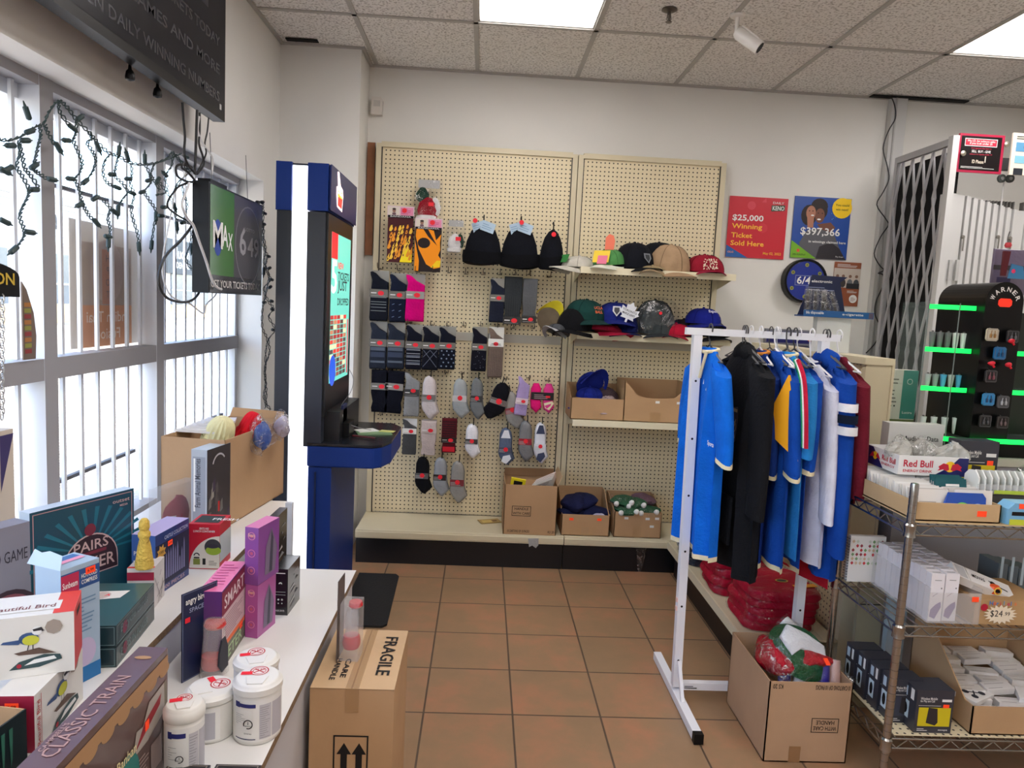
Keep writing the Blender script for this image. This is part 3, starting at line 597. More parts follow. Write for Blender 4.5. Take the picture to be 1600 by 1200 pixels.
# ---------------- caps ----------------
def capm(px,py,y,label,crown,brim,size=.115,rz=0,tilt=0,emb=None,embc=None,roll=0,shelfz=None,btn=None,hs=1.0,br=1.0):
    v=P(px,py,y=y) if shelfz is None else Vector((P(px,py,y=y).x,y,shelfz))
    t=T('baseball_cap',label,'cap',v); t.rotation_euler=(tilt,roll,rz)
    mc=cloth(crown,.15); mbr=cloth(brim,.1); r=size; rings=[]
    for i in range(8):
        a=i/7*PI/2; rr=r*math.cos(a)**.75 if i<7 else .001; rings.append([Vector((rr*math.cos(b)*.92*(1+.012*math.cos(6*b)),rr*math.sin(b)*1.05*(1+.012*math.cos(6*b)),r*1.08*hs*math.sin(a))) for b in [2*PI*k/24 for k in range(24)]])
    cb=MB().loft(rings,mc); sm_=cloth([int(c*.7) for c in crown])
    for q_ in range(3):
        a_=PI*q_/3+PI/6; cb.tube([Vector((r*math.cos(e_)**.75*math.cos(a_)*.925 if abs(math.cos(e_))>.02 else 0,r*math.cos(e_)**.75*math.sin(a_)*1.055 if abs(math.cos(e_))>.02 else 0,r*1.085*hs*math.sin(e_))) for e_ in [PI/2*j/8 for j in range(8)]],.0013,sm_,4)
        a_+=PI; cb.tube([Vector((r*math.cos(e_)**.75*math.cos(a_)*.925,r*math.cos(e_)**.75*math.sin(a_)*1.055,r*1.085*hs*math.sin(e_))) for e_ in [PI/2*j/8 for j in range(8)]],.0013,sm_,4)
    cb.build('crown',t,smooth=True)
    MB().lathe([(.001,-.002),(.009,0),(.006,.006),(.001,.007)],(0,0,r*1.08*hs),mc,8).build('button',t,smooth=True)
    b=MB(); n=14; top=[];bot=[]
    for i in range(n+1):
        a=PI+PI*i/n; inn=Vector((r*.93*math.cos(a),r*1.05*math.sin(a),.004)); 
        out=Vector((r*.98*math.cos(a),-r*.15+(r*1.05+r*.68*br*math.sin(-a))*math.sin(a),0)); out.z=-.012-.03*(math.cos(a))**2*1.0+.008
        inn.z=.004-.02*math.cos(a)**2
        top.append((inn,out))
    vs=[];fs=[]
    for i,(p,q) in enumerate(top): vs+=[p,q,q-Vector((0,0,.004)),p-Vector((0,0,.004))]
    for i in range(n):
        a=4*i; fs+=[(a,a+1,a+5,a+4),(a+2,a+3,a+7,a+6),(a+1,a+2,a+6,a+5),(a+3,a,a+4,a+7)]
    b.add(vs,fs,mbr); b.build('brim',t,smooth=True)
    if emb:
        e=MB(); fr=Fr((0,-r*1.0,r*.42),(1,0,0),(0,.45,1)); fr.n=Vector((0,-1,.4)).normalized()
        emb(e,fr,r); e.build('emblem',t)
    return t
SH1=1.7465; SH2=1.3765
capm(905,412,4.2,'pale grey cap with green patch at the far left of the upper shelf',(186,182,172),(196,192,180),.1,rz=R_(-70),shelfz=SH1+.002,hs=.6,emb=lambda e,f,r:e.rect(f,-.05,-.02,.1,.05,M((60,140,70))))
t=capm(952,408,4.16,'white and green cap tilted up with a yellow sticker, beside the black cap',(80,140,80),(214,216,200),.1,rz=R_(-35),tilt=R_(8),shelfz=SH1+.03,hs=.75,emb=lambda e,f,r:(e.rect(f,-.05,-.03,.1,.07,M((240,205,60)),.004),e.rect(f,-.02,-.04,.06,.05,M((230,120,150)),.006)))
MB().ext(Fr((-.02,-.02,.06),(.9,.3,0),(0,.2,1)),[(.0,0),(.05,0),(.055,.07),(.045,.1),(.02,.11),(.0,.09)],.003,M((244,180,70),.5),M((240,120,90),.5)).build('sticker_card',t)
def crest(c1,c2):
    def f(e,fr,r): e.pg(fr,[(-.022,.03),(.022,.03),(.024,0),(0,-.032),(-.024,0)],M(c1),.008).pg(fr,[(-.014,.022),(.014,.022),(.015,0),(0,-.022),(-.015,0)],M(c2),.0085)
    return f
capm(990,408,4.2,'black cap with a small grey shield emblem on the upper shelf',(18,20,28),(14,15,20),.125,rz=R_(25),shelfz=SH1+.012,emb=crest((120,124,130),(40,44,50)),hs=1.1)
capm(1028,408,4.26,'dark cap with speckled underside behind the black and tan caps',(22,24,30),(30,32,40),.1,rz=R_(70),tilt=0,shelfz=SH1+.1,hs=.7)
capm(1044,414,4.19,'tan khaki cap with its brim pulled down, right of the black cap',(170,142,112),(166,138,108),.13,rz=R_(20),shelfz=SH1+.012,tilt=R_(8),hs=1.05)
capm(1020,414,4.1,'flattened khaki cap under the tan cap, only its edge showing',(150,132,100),(170,150,118),.08,rz=R_(-20),shelfz=SH1+.002,hs=.3)
t=capm(1100,416,4.2,'dark red patterned cap in clear plastic on the upper shelf end',(150,30,50),(150,30,60),.125,rz=R_(0),shelfz=SH1+.012,hs=.75)
sp=MB(); r=random.Random(2)
for i in range(70):
    a=PI*1.5+(r.random()-.5)*.7; zz=r.random()*.06+.01; rr=.128*math.cos(zz/.1*.8)**.7; sp.disc(Fr((rr*.95*math.cos(a),rr*1.06*math.sin(a)-.001,zz),(-math.sin(a),math.cos(a),0),(0,.3,1),(math.cos(a),math.sin(a),.2)),0,0,.0035,M((230,210,190)),0,6)
sp.build('floral_print',t)
# second shelf
def letters(s1,s2,c,extra=None):
    def f(e,fr,r):
        e.text(fr,0,.012,.016,s1,M(c),al='c',d=.009); 
        if s2: e.text(fr,0,-.012,.016,s2,M(c),al='c',d=.009)
        if extra: extra(e,fr)
    return f
capm(900,511,4.13,'plain black cap with drooping brim, leftmost pile of the middle shelf',(14,14,18),(12,12,16),.12,rz=R_(-30),shelfz=SH2+.01,hs=1.0)
capm(914,488,4.15,'dark green cap with orange lettering stacked on the black cap',(22,60,56),(20,52,50),.12,rz=R_(28),shelfz=SH2+.085,hs=.8,tilt=R_(6),emb=letters('UCLA','BALL',(235,110,60)))
capm(966,511,4.2,'navy cap holding a white maple leaf badge, bottom of the blue pile',(20,28,84),(18,24,70),.13,rz=R_(10),shelfz=SH2+.012,hs=.9)
capm(962,490,4.18,'royal navy cap with a small shield, top of the blue pile',(28,40,120),(22,34,110),.125,rz=R_(-8),shelfz=SH2+.085,hs=.72,tilt=R_(4),emb=crest((190,190,196),(50,50,60)))
lf=[(-.006,-.055),(.006,-.055),(.006,-.034),(.04,-.036),(.034,-.022),(.06,.004),(.05,.008),(.052,.03),(.036,.026),(.026,.018),(.028,.048),(.016,.044),(0,.064),(-.016,.044),(-.028,.048),(-.026,.018),(-.036,.026),(-.052,.03),(-.05,.008),(-.06,.004),(-.034,-.022),(-.04,-.036),(-.006,-.034)]
v=P(983,489,y=4.035); fr=Fr((0,0,0),(.94,0,-.34),(.34,0,.94),(0,-1,0)); e=MB().ext(fr,lf,.002,M((225,228,235),.6)).text(fr,0,.004,.012,'TORONTO',INKB,al='c',d=.0026).text(fr,0,-.014,.012,'MAPLE LEAFS',INKB,al='c',w=.075,d=.0026)
tag(e.build('leaf_badge',loc=v),'white maple leaf shaped badge with dark letters leaning on the navy caps','badge')
capm(945,514,4.09,'crimson cap lying low in front of the navy pile',(150,20,50),(150,20,50),.095,rz=R_(55),shelfz=SH2+.01,hs=.5,roll=R_(10))
t=capm(1021,512,4.2,'dark grey cap standing tall inside a crinkled clear bag',(58,64,66),(40,44,48),.135,rz=R_(5),shelfz=SH2+.012,hs=1.35)
MB().lathe([(.15,-.003),(.155,.05),(.145,.13),(.11,.19),(.05,.215),(.02,.21)],(0,-.02,0),FILM,20,sy=.75).build('plastic_bag',t); MB().disc(FX((-.01,-.14,.12)),0,0,.01,REDST,n=7).build('price_sticker',t)
capm(1056,512,4.16,'crimson cap peeking out right of the bagged grey cap',(165,20,48),(150,20,46),.1,rz=R_(-20),shelfz=SH2+.012,hs=.6)
capm(1068,506,4.25,'dark brown cap between the bagged cap and the blue pile',(44,34,34),(40,30,30),.1,rz=R_(0),shelfz=SH2+.012,hs=.85)
capm(1108,516,4.15,'black cap at the bottom of the right pile, behind the rack post',(26,26,32),(24,24,30),.11,rz=R_(10),shelfz=SH2+.01,hs=.5)
capm(1104,505,4.16,'charcoal grey cap sandwiched in the pile under the royal blue cap',(70,72,80),(78,80,88),.115,rz=R_(12),shelfz=SH2+.045,hs=.5)
capm(1099,490,4.17,'royal blue cap with white script topping the right pile',(24,34,130),(26,34,120),.11,rz=R_(12),shelfz=SH2+.085,hs=.75,emb=letters('Expos','',(230,230,240)))
# yellow cap hanging on the board
t=capm(858,500,4.24,'bright yellow and grey cap hanging from a hook by its strap',(140,124,104),(250,228,60),.085,rz=R_(-15),tilt=R_(-58),roll=R_(35),hs=.6)
# small grey cap hanging at the shelf corner
capm(872,520,4.08,'grey trimmed cap drooping over the left end of the middle shelf',(70,72,76),(170,172,176),.07,rz=R_(-40),tilt=R_(-20),hs=.6)
# ---------------- open cartons ----------------
def carton(px,py,w,d,h,label,y=None,z=0,hf=None,mode='open',m=None,rz=0,x=None,back=None,text=None,stick=(),tape=True,name='cardboard_box',th=.004,cat='cardboard box',rot=None,dip=None):
    """near left bottom corner given as a pixel on plane y (or x,y directly)"""
    X=P(px,py,y=y).x if x is None else x
    t=T(name,label,cat,(X,y,z),rz); m=m or KRAFT; mi=KRAFTD; hf=hf or h; hb=back or h
    b=MB()
    b.ext(Fr((0,0,0),(1,0,0),(0,0,1),(0,1,0)),[(0,0),(w,0),(w,hf),(0,hf)] if not dip else [(0,0),(w,0),(w,h),(w*.9,h*.8),(w*.78,hf*1.05),(w*.6,hf),(w*.35,hf),(w*.2,hf*1.1),(w*.1,h*.85),(0,h)],th,m)
    b.ext(Fr((0,d-th,0),(1,0,0),(0,0,1),(0,1,0)),[(0,0),(w,0),(w,hb),(0,hb)],th,m)
    side=[(0,0),(d,0),(d,hb),(d*.75,hb),(d*.12,hf),(0,hf)] if hf<hb else [(0,0),(d,0),(d,hb),(0,hf)]
    if dip: side=[(0,0),(d,0),(d,hb),(0,h)]
    for xx in (0,w-th): b.ext(Fr((xx,0,0),(0,1,0),(0,0,1),(1,0,0)),side,th,m)
    b.bx(0,0,0,w,d,th,m); fr=FX((0,-.0003,0))
    if tape: b.rect(fr,w*.42,.002,w*.16,hf*.4,M((176,140,100),.3,spec=.7))
    if text: text(b,fr,w,hf)
    b.build('carton',t,bevel=0)
    for a,c in stick: MB().rect(FX((w*a-.012,-.0008,hf*c)),0,0,.024,.014,text_st[0]).build('price_sticker',t)
    return t
text_st=[ORANGE]
def hwc(b,fr,w,h):
    b.frame(fr,w*.15,h*.38,w*.36,h*.2,.003,INKB).text(fr,w*.33,h*.5,h*.05,'HANDLE',INKB,al='c').text(fr,w*.33,h*.41,h*.05,'WITH CARE',INKB,al='c',w=w*.32).text(fr,w*.08,h*.05,h*.05,'10 CARTONS OF 10 PACKS',INKB,w=w*.42).text(fr,w*.85,h*.05,h*.05,'KS 20',INKB,w=w*.12)
DZ=.201
def blob(mb,c,s,m,seed=0,n=14,k=.15):
    r=random.Random(seed); ph=[r.random()*6 for _ in range(6)]; rings=[]
    for i in range(9):
        a=-PI/2+PI*i/8; ring=[]
        for j in range(n):
            b=2*PI*j/n; q=1+k*math.sin(2*b+ph[0]+2*a)+k*.7*math.sin(3*b+ph[1]-3*a)+k*.5*math.sin(5*b+ph[2])
            ring.append(Vector(c)+Vector((s[0]*math.cos(a)*math.cos(b)*q,s[1]*math.cos(a)*math.sin(b)*q,s[2]*math.sin(a)*(1+k*math.sin(b+ph[3])))))
        rings.append(ring)
    return mb.loft(rings,m)
def spx(px,y): return px/1120*y
# tall kraft box on the left deck
yb=3.96
t=carton(785,845,spx(86,yb),.3,spx(80,yb)+.01,'tall kraft box with HANDLE WITH CARE print, papers poking out, on the left deck',y=yb+.045,z=DZ,text=hwc,tape=False)
w=.31
MB().ext(Fr((0,.002,.28),(1,0,0),(0,-.25,.97)),[(0,0),(w*.02,.05),(w*.98,.055),(w,0)],.003,KRAFTD).build('flap',t).location=(0,.29,0)
MB().ext(Fr((.3,0,.285),(0,1,0),(.35,0,.9)),[(0,0),(.29,0),(.27,.07),(.02,.07)],.003,KRAFTL).build('flap',t)
a=T('yellow_booklet','yellow printed booklet sticking out of the tall kraft box','booklet',t.location+Vector((.02,.05,.25)))
MB().obox((.055,.0,.035),(.085,.012,.07),M((240,220,30),.5),(.2,.12,-.1)).build('cover',a); MB().obox((.055,-.0068,.04),(.05,.001,.03),INKB,(.2,.12,-.1)).build('printed_block',a)
tag(MB().obox((.16,.1,.245),(.14,.1,.06),KRAFTD,(.5,.1,.3)).build('crumpled_paper',loc=t.location),'brown folded paper in the middle of the tall kraft box','paper')
for k in range(6):
    o=MB().obox((0,0,0),(.13,.003,.055),M((215+3*k,212,204),.6),(0,0,0)).lines(FX((-.06,-.0018,-.02)),0,0,.11,.04,4,M((120,120,125)),seed=k).build('paper_sleeve',loc=t.location+Vector((.215+.006*k,.03+.018*k,.285+.004*k)),rot=(.5,-.35,.1+.04*k)); tag(o,'white printed paper sleeve fanned at the right of the tall kraft box','paper sleeve','fanned paper sleeves in the tall kraft box')
text_st[0]=ORANGE
ya=3.98
t2=carton(876,840,spx(79,ya),.3,spx(78,ya)*.98,'kraft box of navy plush-lined hats beside the tall kraft box, two orange stickers',y=4.03,z=DZ,hf=.125,back=.22,stick=((.2,.72),(.78,.74)))
w2=.285
def lump(name,label,cat,loc,s,m,seed=0,cuff=None,group=None,rz=0,k=.12):
    t=T(name,label,cat,loc,rz,group); b=MB(); blob(b,(0,0,s[2]),s,m,seed,18,k).build('body',t,smooth=True)
    if cuff:
        c,r,e=cuff; b=MB(); pts=[Vector((c[0]+r*math.cos(a),c[1],c[2]+r*.55*math.sin(a))) for a in [2*PI*i/16 for i in range(17)]]; b.tube(pts,r*.28,e,8).build('cuff',t,smooth=True)
    return t
nv=cloth((24,28,62),.25); lv=cloth((196,196,222),.1)
for i,(dx,dy,dz,s,cf) in enumerate(((.075,.12,.09,(.07,.1,.045),((0,-.07,.05),.035,lv)),(.14,.16,.10,(.08,.1,.04),None),(.07,.08,.055,(.08,.06,.035),((0.02,-.05,.03),.03,lv)),(.21,.1,.055,(.07,.08,.035),((.01,-.07,.03),.032,lv)),(.16,.07,.04,(.06,.05,.03),None))):
    lump('plush_hat','navy hat with pale plush lining, %s in the kraft box'%['upper left','topmost','lower left','lower right','front middle'][i],'winter hat',t2.location+Vector((dx,dy,dz+.02)),tuple(q_*1.12 for q_ in s),nv,i,cf,'navy plush-lined hats in the kraft box')
text_st[0]=M((235,235,230),.5)
t3=carton(958,842,spx(78,ya),.3,.27,'kraft box of green knit elf hats in clear bags, four white stickers',y=4.03,z=DZ,hf=.15,back=.2,stick=((.25,.72),(.7,.72),(.9,.74),(.8,.42)))
tag(MB().ext(Fr((P(1000,850,y=4.02).x-.02,4.02,-.02+.0),(1,0,0),(0,0,1)),[(0,.16),(.06,.165),(.045,.05),(.03,.0),(.015,.04)],.001,FILM2).build('loose_plastic_strip'),'clear plastic strip dangling below the deck under the green hat box','plastic strip')
for i,(dx,dy,dz) in enumerate(((.06,.12,.13),(.13,.11,.12),(.08,.07,.09),(.2,.08,.09))):
    q=T('elf_hat','green knit elf hat with white pompoms in a bag, %s in its kraft box'%['back left','back middle','front left','front right'][i],'elf hat',t3.location+Vector((dx,dy,dz+.025)),0,'bagged green elf hats')
    blob(MB(),(0,0,.03),(.075,.08,.032),cloth((50,92,66),.3),i,16).build('knit_body',q,smooth=True)
    for k in range(2): blob(MB(),(-.045+.09*k,-.075,.03+.01*k),(.016,.016,.016),cloth((228,228,225)),k,12,.05).build('pompom',q,smooth=True)
    blob(MB(),(0,-.003,.033),(.083,.088,.04),FILM,i+3,16,.14).build('plastic_bag',q)
lump('bagged_purple_hat','dusky purple knit hat in a clear bag at the back right of the elf hats','bagged hat',t3.location+Vector((.2,.17,.14)),(.07,.08,.04),cloth((110,84,96)),9)
# boxes on the lower shelf
ys_=4.05
text_st[0]=M((235,235,230),.5)
t4=carton(891,652,spx(85,4.1),.26,.2,'small kraft box of blue caps on the third shelf, left side',y=4.075,z=.877,hf=.125,back=.19,stick=())
def pcap(dx,dy,dz,c,l,s=.09,rz=0,tl=0,rl=0,emb=None,bc=None,base=None):
    t=capm(0,0,0.0,l,c,bc or c,s,rz=rz,shelfz=0,hs=.7,emb=emb,br=.7); t.location=base.location+Vector((dx,dy,dz)); t.rotation_euler=(tl,rl,rz); return t
pcap(.12,.1,.19,(26,40,130),'blue cap standing on end with a white logo, on the blue cap pile',.085,rz=.4,tl=-.9,rl=.3,base=t4,emb=lambda e,f,r:e.rect(f,-.03,-.01,.05,.025,M((230,225,220)),.008).disc(f,.01,.005,.012,M((200,80,60)),.009))
pcap(.12,.1,.12,(24,38,126),'blue cap in the middle of the blue cap pile',.078,rz=1.5,base=t4)
pcap(.12,.11,.06,(30,46,140),'blue cap with white specks at the bottom of the pile',.08,rz=-1.2,base=t4)
pcap(.23,.12,.12,(74,58,64),'brownish cap leaning at the right of the blue caps',.07,rz=.8,tl=.6,base=t4)
pcap(.22,.07,.09,(170,150,150),'pale pinkish cap folded at the right edge of the blue caps',.06,rz=-.6,tl=.5,base=t4)
t5=carton(973,655,spx(103,4.1),.26,.235,'empty kraft box with a curved cutaway front on the third shelf',y=4.075,z=.877,hf=.14,back=.23,dip=True,stick=((.52,.8),(.85,.8)))
# boxes behind the rack on the side deck
t6=carton(1032,800,.22,.36,.23,'kraft box of dark red knitwear stacked on the printed carton behind the rack post',y=3.6,z=.46,x=1.17,back=.24,hf=.2)
def strp(b,fr,w,h): b.rect(fr,0,h*.55,w,h*.25,M((215,120,50)),.0009).lines(fr,.01,h*.1,w*.8,h*.4,6,M((120,120,120))).rect(fr,0,h*.85,w,h*.1,M((220,220,225)),.0009)
t7=carton(1045,850,.2,.34,.25,'white and orange printed carton under the dark red kraft box',y=3.6,z=DZ,x=1.16,m=M((205,196,184),.6),text=strp,tape=False)
for i in range(3): lump('bagged_garment','dark red knitwear in a bag, piled in the kraft box behind the rack','bagged garment',t6.location+Vector((.06+.05*i,.08+.08*i,.14)),(.05,.06,.045),cloth((110,26,44)),i,None,'dark red bagged knitwear')
# ---------------- wall posters and signs ----------------
YW=4.434
def wallfr(px0,py0,px1,py1,y=YW):
    a=P(px0,py1,y=y); b=P(px1,py0,y=y); return FX((a.x,y,a.z)),b.x-a.x,b.z-a.z,a
fr,w,h,a=wallfr(1133,311,1232,401); t=T('poster','red lottery poster reading $25,000 Winning Ticket Sold Here','poster',(a.x,YW,a.z)); f=FX((0,-.0025,0))
b=MB().bx(0,-.002,0,w,.003,h,M((205,32,52),.35),{'front':M((205,32,52),.35,coat=.3)}); hw=INKW; yl=M((250,190,60)); 
b.pg(f,[(0,0),(w*.38,0),(0,h*.2)],M((40,96,170))).disc(f,w*.38,h*.86,h*.07,M((216,70,84))).disc(f,w*.6,h*.5,h*.08,M((212,50,66))).pg(f,[(w*.55,h*.92),(w*.63,h*.92),(w*.62,h)],M((216,70,84)))
b.text(f,w*.07,h*.59,h*.095,'$25,000',hw,bold=.03,w=w*.53).text(f,w*.07,h*.45,h*.08,'Winning',yl,bold=.03,w=w*.52).text(f,w*.07,h*.325,h*.08,'Ticket',yl,bold=.03,w=w*.36).text(f,w*.07,h*.195,h*.08,'Sold Here',yl,bold=.03,w=w*.57)
b.text(f,w*.64,h*.055,h*.04,'May 02, 2022',yl,w=w*.31).text(f,w*.03,h*.07,h*.03,'OLG',M((250,160,60)),w=w*.1)
b.pg(f,[(w*.72,h*.78),(w*.95,h*.8),(w*.95,h*.89),(w*.72,h*.88)],M((40,80,60)),.0008).text(f,w*.74,h*.8,h*.07,'KENO',hw,bold=.03,w=w*.2,d=.0012).text(f,w*.74,h*.905,h*.035,'DAILY',hw,w=w*.19,d=.0012)
b.build('printed_sheet',t)
fr,w,h,a=wallfr(1234,311,1331,402); t=T('poster','blue poster of two smiling people reading $397,366 in winnings claimed here','poster',(a.x,YW,a.z)); f=FX((0,-.0025,0))
b=MB().bx(0,-.002,0,w,.003,h,M((36,78,160),.35)); sk1=M((176,120,96)); sk2=M((120,76,58)); hr=M((38,26,26)); cl=M((92,92,98))
b.pg(f,[(w*.16,0),(w*.14,h*.25),(w*.26,h*.46),(w*.5,h*.5),(w*.74,h*.42),(w*.84,h*.22),(w*.98,0)],cl,.0008)
b.pg(f,[(w*.45,0),(w*.5,h*.2),(w*.7,h*.28),(w*.86,h*.18),(w*.99,0)],M((44,40,46)),.001)
b.disc(f,w*.27,h*.7,w*.14,hr,.0011,16,ry=h*.17).disc(f,w*.44,h*.85,w*.15,hr,.001,16,ry=h*.13).disc(f,w*.47,h*.78,w*.12,hr,.0011,16,ry=h*.14)
b.disc(f,w*.3,h*.74,w*.085,sk1,.0013,16,ry=h*.115).disc(f,w*.46,h*.7,w*.085,sk2,.0013,16,ry=h*.12).pg(f,[(w*.26,h*.5),(w*.36,h*.5),(w*.36,h*.66),(w*.24,h*.66)],sk1,.0012)
b.disc(f,w*.33,h*.7,w*.03,INKW,.0016,10,ry=h*.012).disc(f,w*.45,h*.64,w*.035,INKW,.0016,10,ry=h*.014)
for xx,yy in ((.27,.77),(.33,.77),(.43,.74),(.5,.74)): b.disc(f,w*xx,h*yy,w*.011,hr,.0017,8)
b.pg(f,[(w*.42,h*.56),(w*.66,h*.6),(w*.75,h*.52),(w*.7,h*.44),(w*.5,h*.48)],sk2,.0014)
b.disc(f,w*.84,h*.84,w*.175,M((248,206,20)),.0016,20).rect(f,w*.845,h*.84,w*.15,h*.155,M((248,206,20)),.0015).text(f,w*.84,h*.87,h*.036,'You could',INKB,al='c',d=.0022,w=w*.24).text(f,w*.84,h*.8,h*.036,'win next!',INKB,al='c',d=.0022,w=w*.22)
b.pg(f,[(0,0),(w*.46,0),(0,h*.28)],M((120,180,40)),.0016).text(f,w*.03,h*.04,h*.028,'OPEN RUN2PLAY',INKB,w=w*.24,d=.002).disc(f,w*.13,h*.12,w*.03,M((220,80,60)),.002,8)
b.text(f,w*.14,h*.36,h*.12,'$397,366',INKW,bold=.04,w=w*.7,d=.003).text(f,w*.3,h*.245,h*.04,'in winnings claimed here',INKW,w=w*.66,bold=.02,d=.003).text(f,w*.8,h*.03,h*.022,'Play Smart',INKW,w=w*.14,d=.003)
r=random.Random(4)
for k in range(9): b.disc(f,w*(.66+.1*r.random()),h*(.62+.32*r.random()),w*.008,M((90,150,220)),.0012,6)
b.build('printed_sheet',t)
# round 649 sign
c=P(1256,439,y=4.39); t=T('round_sign','round black-rimmed blue lottery sign half hidden behind the pen display','sign',(c.x,4.39,c.z)); R0=spx(34,4.39)
MB().lathe([(R0*.9,.03),(R0,.03),(R0,-.03),(R0*.9,-.035),(R0*.88,-.02)],(0,0,0),BLACK,36,axis='Y',cap=False).build('rim',t,smooth=True)
f=FX((0,-.026,0)); b=MB().disc(f,0,0,R0*.89,M((26,48,140),.4),0,36)
for k in range(6):
    aa=PI/2+k*PI/3; b.disc(f,R0*.72*math.cos(aa),R0*.72*math.sin(aa),R0*.09,M((150,150,60)),.001,12).disc(f,R0*.72*math.cos(aa),R0*.72*math.sin(aa),R0*.045,M((90,100,50)),.0015,10)
b.text(f,-R0*.42,-R0*.16,R0*.34,'6/49',INKW,w=R0*.9,bold=.04,d=.002).frame(f,-R0*.5,-R0*.22,R0*1.05,R0*.46,.003,M((140,150,190)),.001); b.build('face',t)
fr,w,h,a=wallfr(1298,411,1346,477); t=T('poster','brown and white notice with small photos behind the pen display','poster',(a.x,YW,a.z)); f=FX((0,-.0025,0)); br=M((150,84,54)); 
b=MB().bx(0,-.002,0,w,.003,h,br).rect(f,0,h*.42,w,h*.44,M((200,188,176)))
for x0,c1 in ((.14,(90,80,80)),(.36,(60,52,50)),(.62,(110,112,116)),(.86,(70,76,80))): b.disc(f,w*x0,h*.68,w*.06,M((130,96,80)),.001,10).disc(f,w*x0,h*.52,w*.11,M(c1),.0009,10,ry=h*.1)
b.rect(f,w*.5,h*.4,w*.48,h*.12,M((40,40,44)),.0012).lines(f,w*.1,h*.88,w*.8,h*.08,3,INKW,d=.0012).text(f,w*.02,h*.3,h*.045,'DEAL',INKW,w=w*.3,d=.0012).disc(f,w*.8,h*.17,w*.15,INKW,.0012).lines(f,w*.7,h*.11,w*.2,h*.1,4,br,d=.0018).lines(f,w*.55,h*.3,w*.4,h*.06,3,INKW,d=.0012); b.build('printed_sheet',t)
# lottery strip sign
fr,w,h,a=wallfr(1192,517,1279,537); t=T('strip_sign','narrow navy strip sign with white lettering on the wall behind the hangers','sign',(a.x,4.42,a.z))
b=MB().bx(0,-.01,0,w*1.25,.01,h,M((120,120,130),.4)); f=FX((0,-.011,0)); b.rect(f,w*.03,h*.14,w*1.19,h*.72,M((22,22,100))).text(f,w*.2,h*.28,h*.4,'Lottery',INKW,w=w*.46,bold=.03,d=.0012).text(f,w*.78,h*.3,h*.3,'OLG',M((250,110,50)),w=w*.1,d=.0012).text(f,w*.95,h*.28,h*.4,'Lottery',INKW,w=w*.28,bold=.03,d=.0012); b.rect(FX((0,-.012,-h*.75)),0,0,w*1.25,h*.6,M((22,22,100))).bx(0,-.01,-h*.8,w*1.25,.01,-.004,M((60,60,100)))
b.build('panel',t)
# phone cable on the wall, conduit
pts=[(1392,150),(1398,165),(1399,185),(1388,205),(1380,232),(1386,258),(1389,280),(1380,300),(1370,320),(1384,342),(1388,352),(1376,370),(1366,396),(1374,414),(1381,422),(1372,427),(1380,430),(1379,448),(1369,470),(1367,490),(1374,510),(1370,532),(1353,552)]
o=MB().tube(smooth_pts([P(a,b,y=4.38) for a,b in pts],4),.0035,M((40,40,44),.5),6).build('wall_cable',smooth=True); tag(o,'dark wavy cable hanging down the back wall from the ceiling gap','cable')
p=P(1405,300,y=4.4); o=MB().bx(2.40,4.39,.3,2.495,4.438,CE-.008,M((196,196,194),.6)).bx(2.42,4.384,.3,2.43,4.39,CE-.01,M((170,170,168),.6)).build('wall_conduit'); tag(o,'pale boxed conduit running up the back wall beside the folding gate','conduit')
# display of pens and its white box stand on top of the side gondola
# ---------------- ceiling fittings ----------------
t=T('sprinkler_head','small dark metal sprinkler head hanging from a ceiling tile','sprinkler',(.777,3.388,CE))
sm=M((110,104,98),.35,metal=.8); MB().lathe([(.034,0),(.036,-.006),(.02,-.014),(.001,-.015)],(0,0,0),sm,18).build('escutcheon',t,smooth=True); MB().lathe([(.006,-.01),(.01,-.03),(.005,-.045),(.006,-.055)],(0,0,0),sm,10).tube([(-.008,0,-.03),(-.01,0,-.045),(0,0,-.058),(.01,0,-.045),(.008,0,-.03)],.002,sm,5).build('body',t); MB().lathe([(.001,-.056),(.014,-.056),(.014,-.059),(.001,-.06)],(0,0,0),sm,12).build('deflector',t)
t=T('security_camera','white bullet security camera angled down from the ceiling','camera',(1.094,3.393,CE)); wm=M((235,233,228),.35)
MB().lathe([(.034,0),(.036,-.008),(.03,-.014),(.001,-.015)],(0,0,0),wm,18).build('mount',t,smooth=True)
MB().tube([(0,0,-.01),(0,0,-.075),(.012,-.004,-.085)],.0095,wm,10).build('arm',t,smooth=True)
d=Vector((.62,-.28,-.5)).normalized(); o_=Vector((.01,-.004,-.085)); MB().tube([o_-d*.015,o_,o_+d*.12],[.02,.029,.03],wm,18).build('housing',t,smooth=True); MB().tube([o_+d*.121,o_+d*.123],.024,BLACK,18).build('lens',t)
MB().obox(o_+d*.055+Vector((.01,0,.026)),(.1,.05,.006),wm,(0,.68,-.4)).build('sun_shield',t)

p=P(765,815,z=DZ); t=T('loose_card','brown and yellow printed card lying on the left deck beside the tall kraft box','card',(p.x,p.y,DZ+.001),.35)
MB().obox((0,0,.002),(.13,.075,.003),M((176,146,84),.5)).build('card_sheet',t); MB().rect(FT((-.05,-.03,.0037)),0,0,.06,.05,M((214,186,110))).rect(FT((-.05,-.03,.0037)),.065,.01,.03,.03,M((120,84,50))).build('printed_panel',t)
p=P(833,846,y=3.975); tag(MB().ext(Fr((0,0,0),(1,0,0),(0,0,1)),[(-.03,.0),(.03,.003),(.032,-.035),(.018,-.055),(-.004,-.04),(-.022,-.05)],.002,M((170,170,168),.4,bump=.5,bs=60)).build('torn_plastic_scrap',loc=(p.x,3.978,.19)),'torn grey plastic scrap stuck under the deck edge below the tall kraft box','plastic scrap')
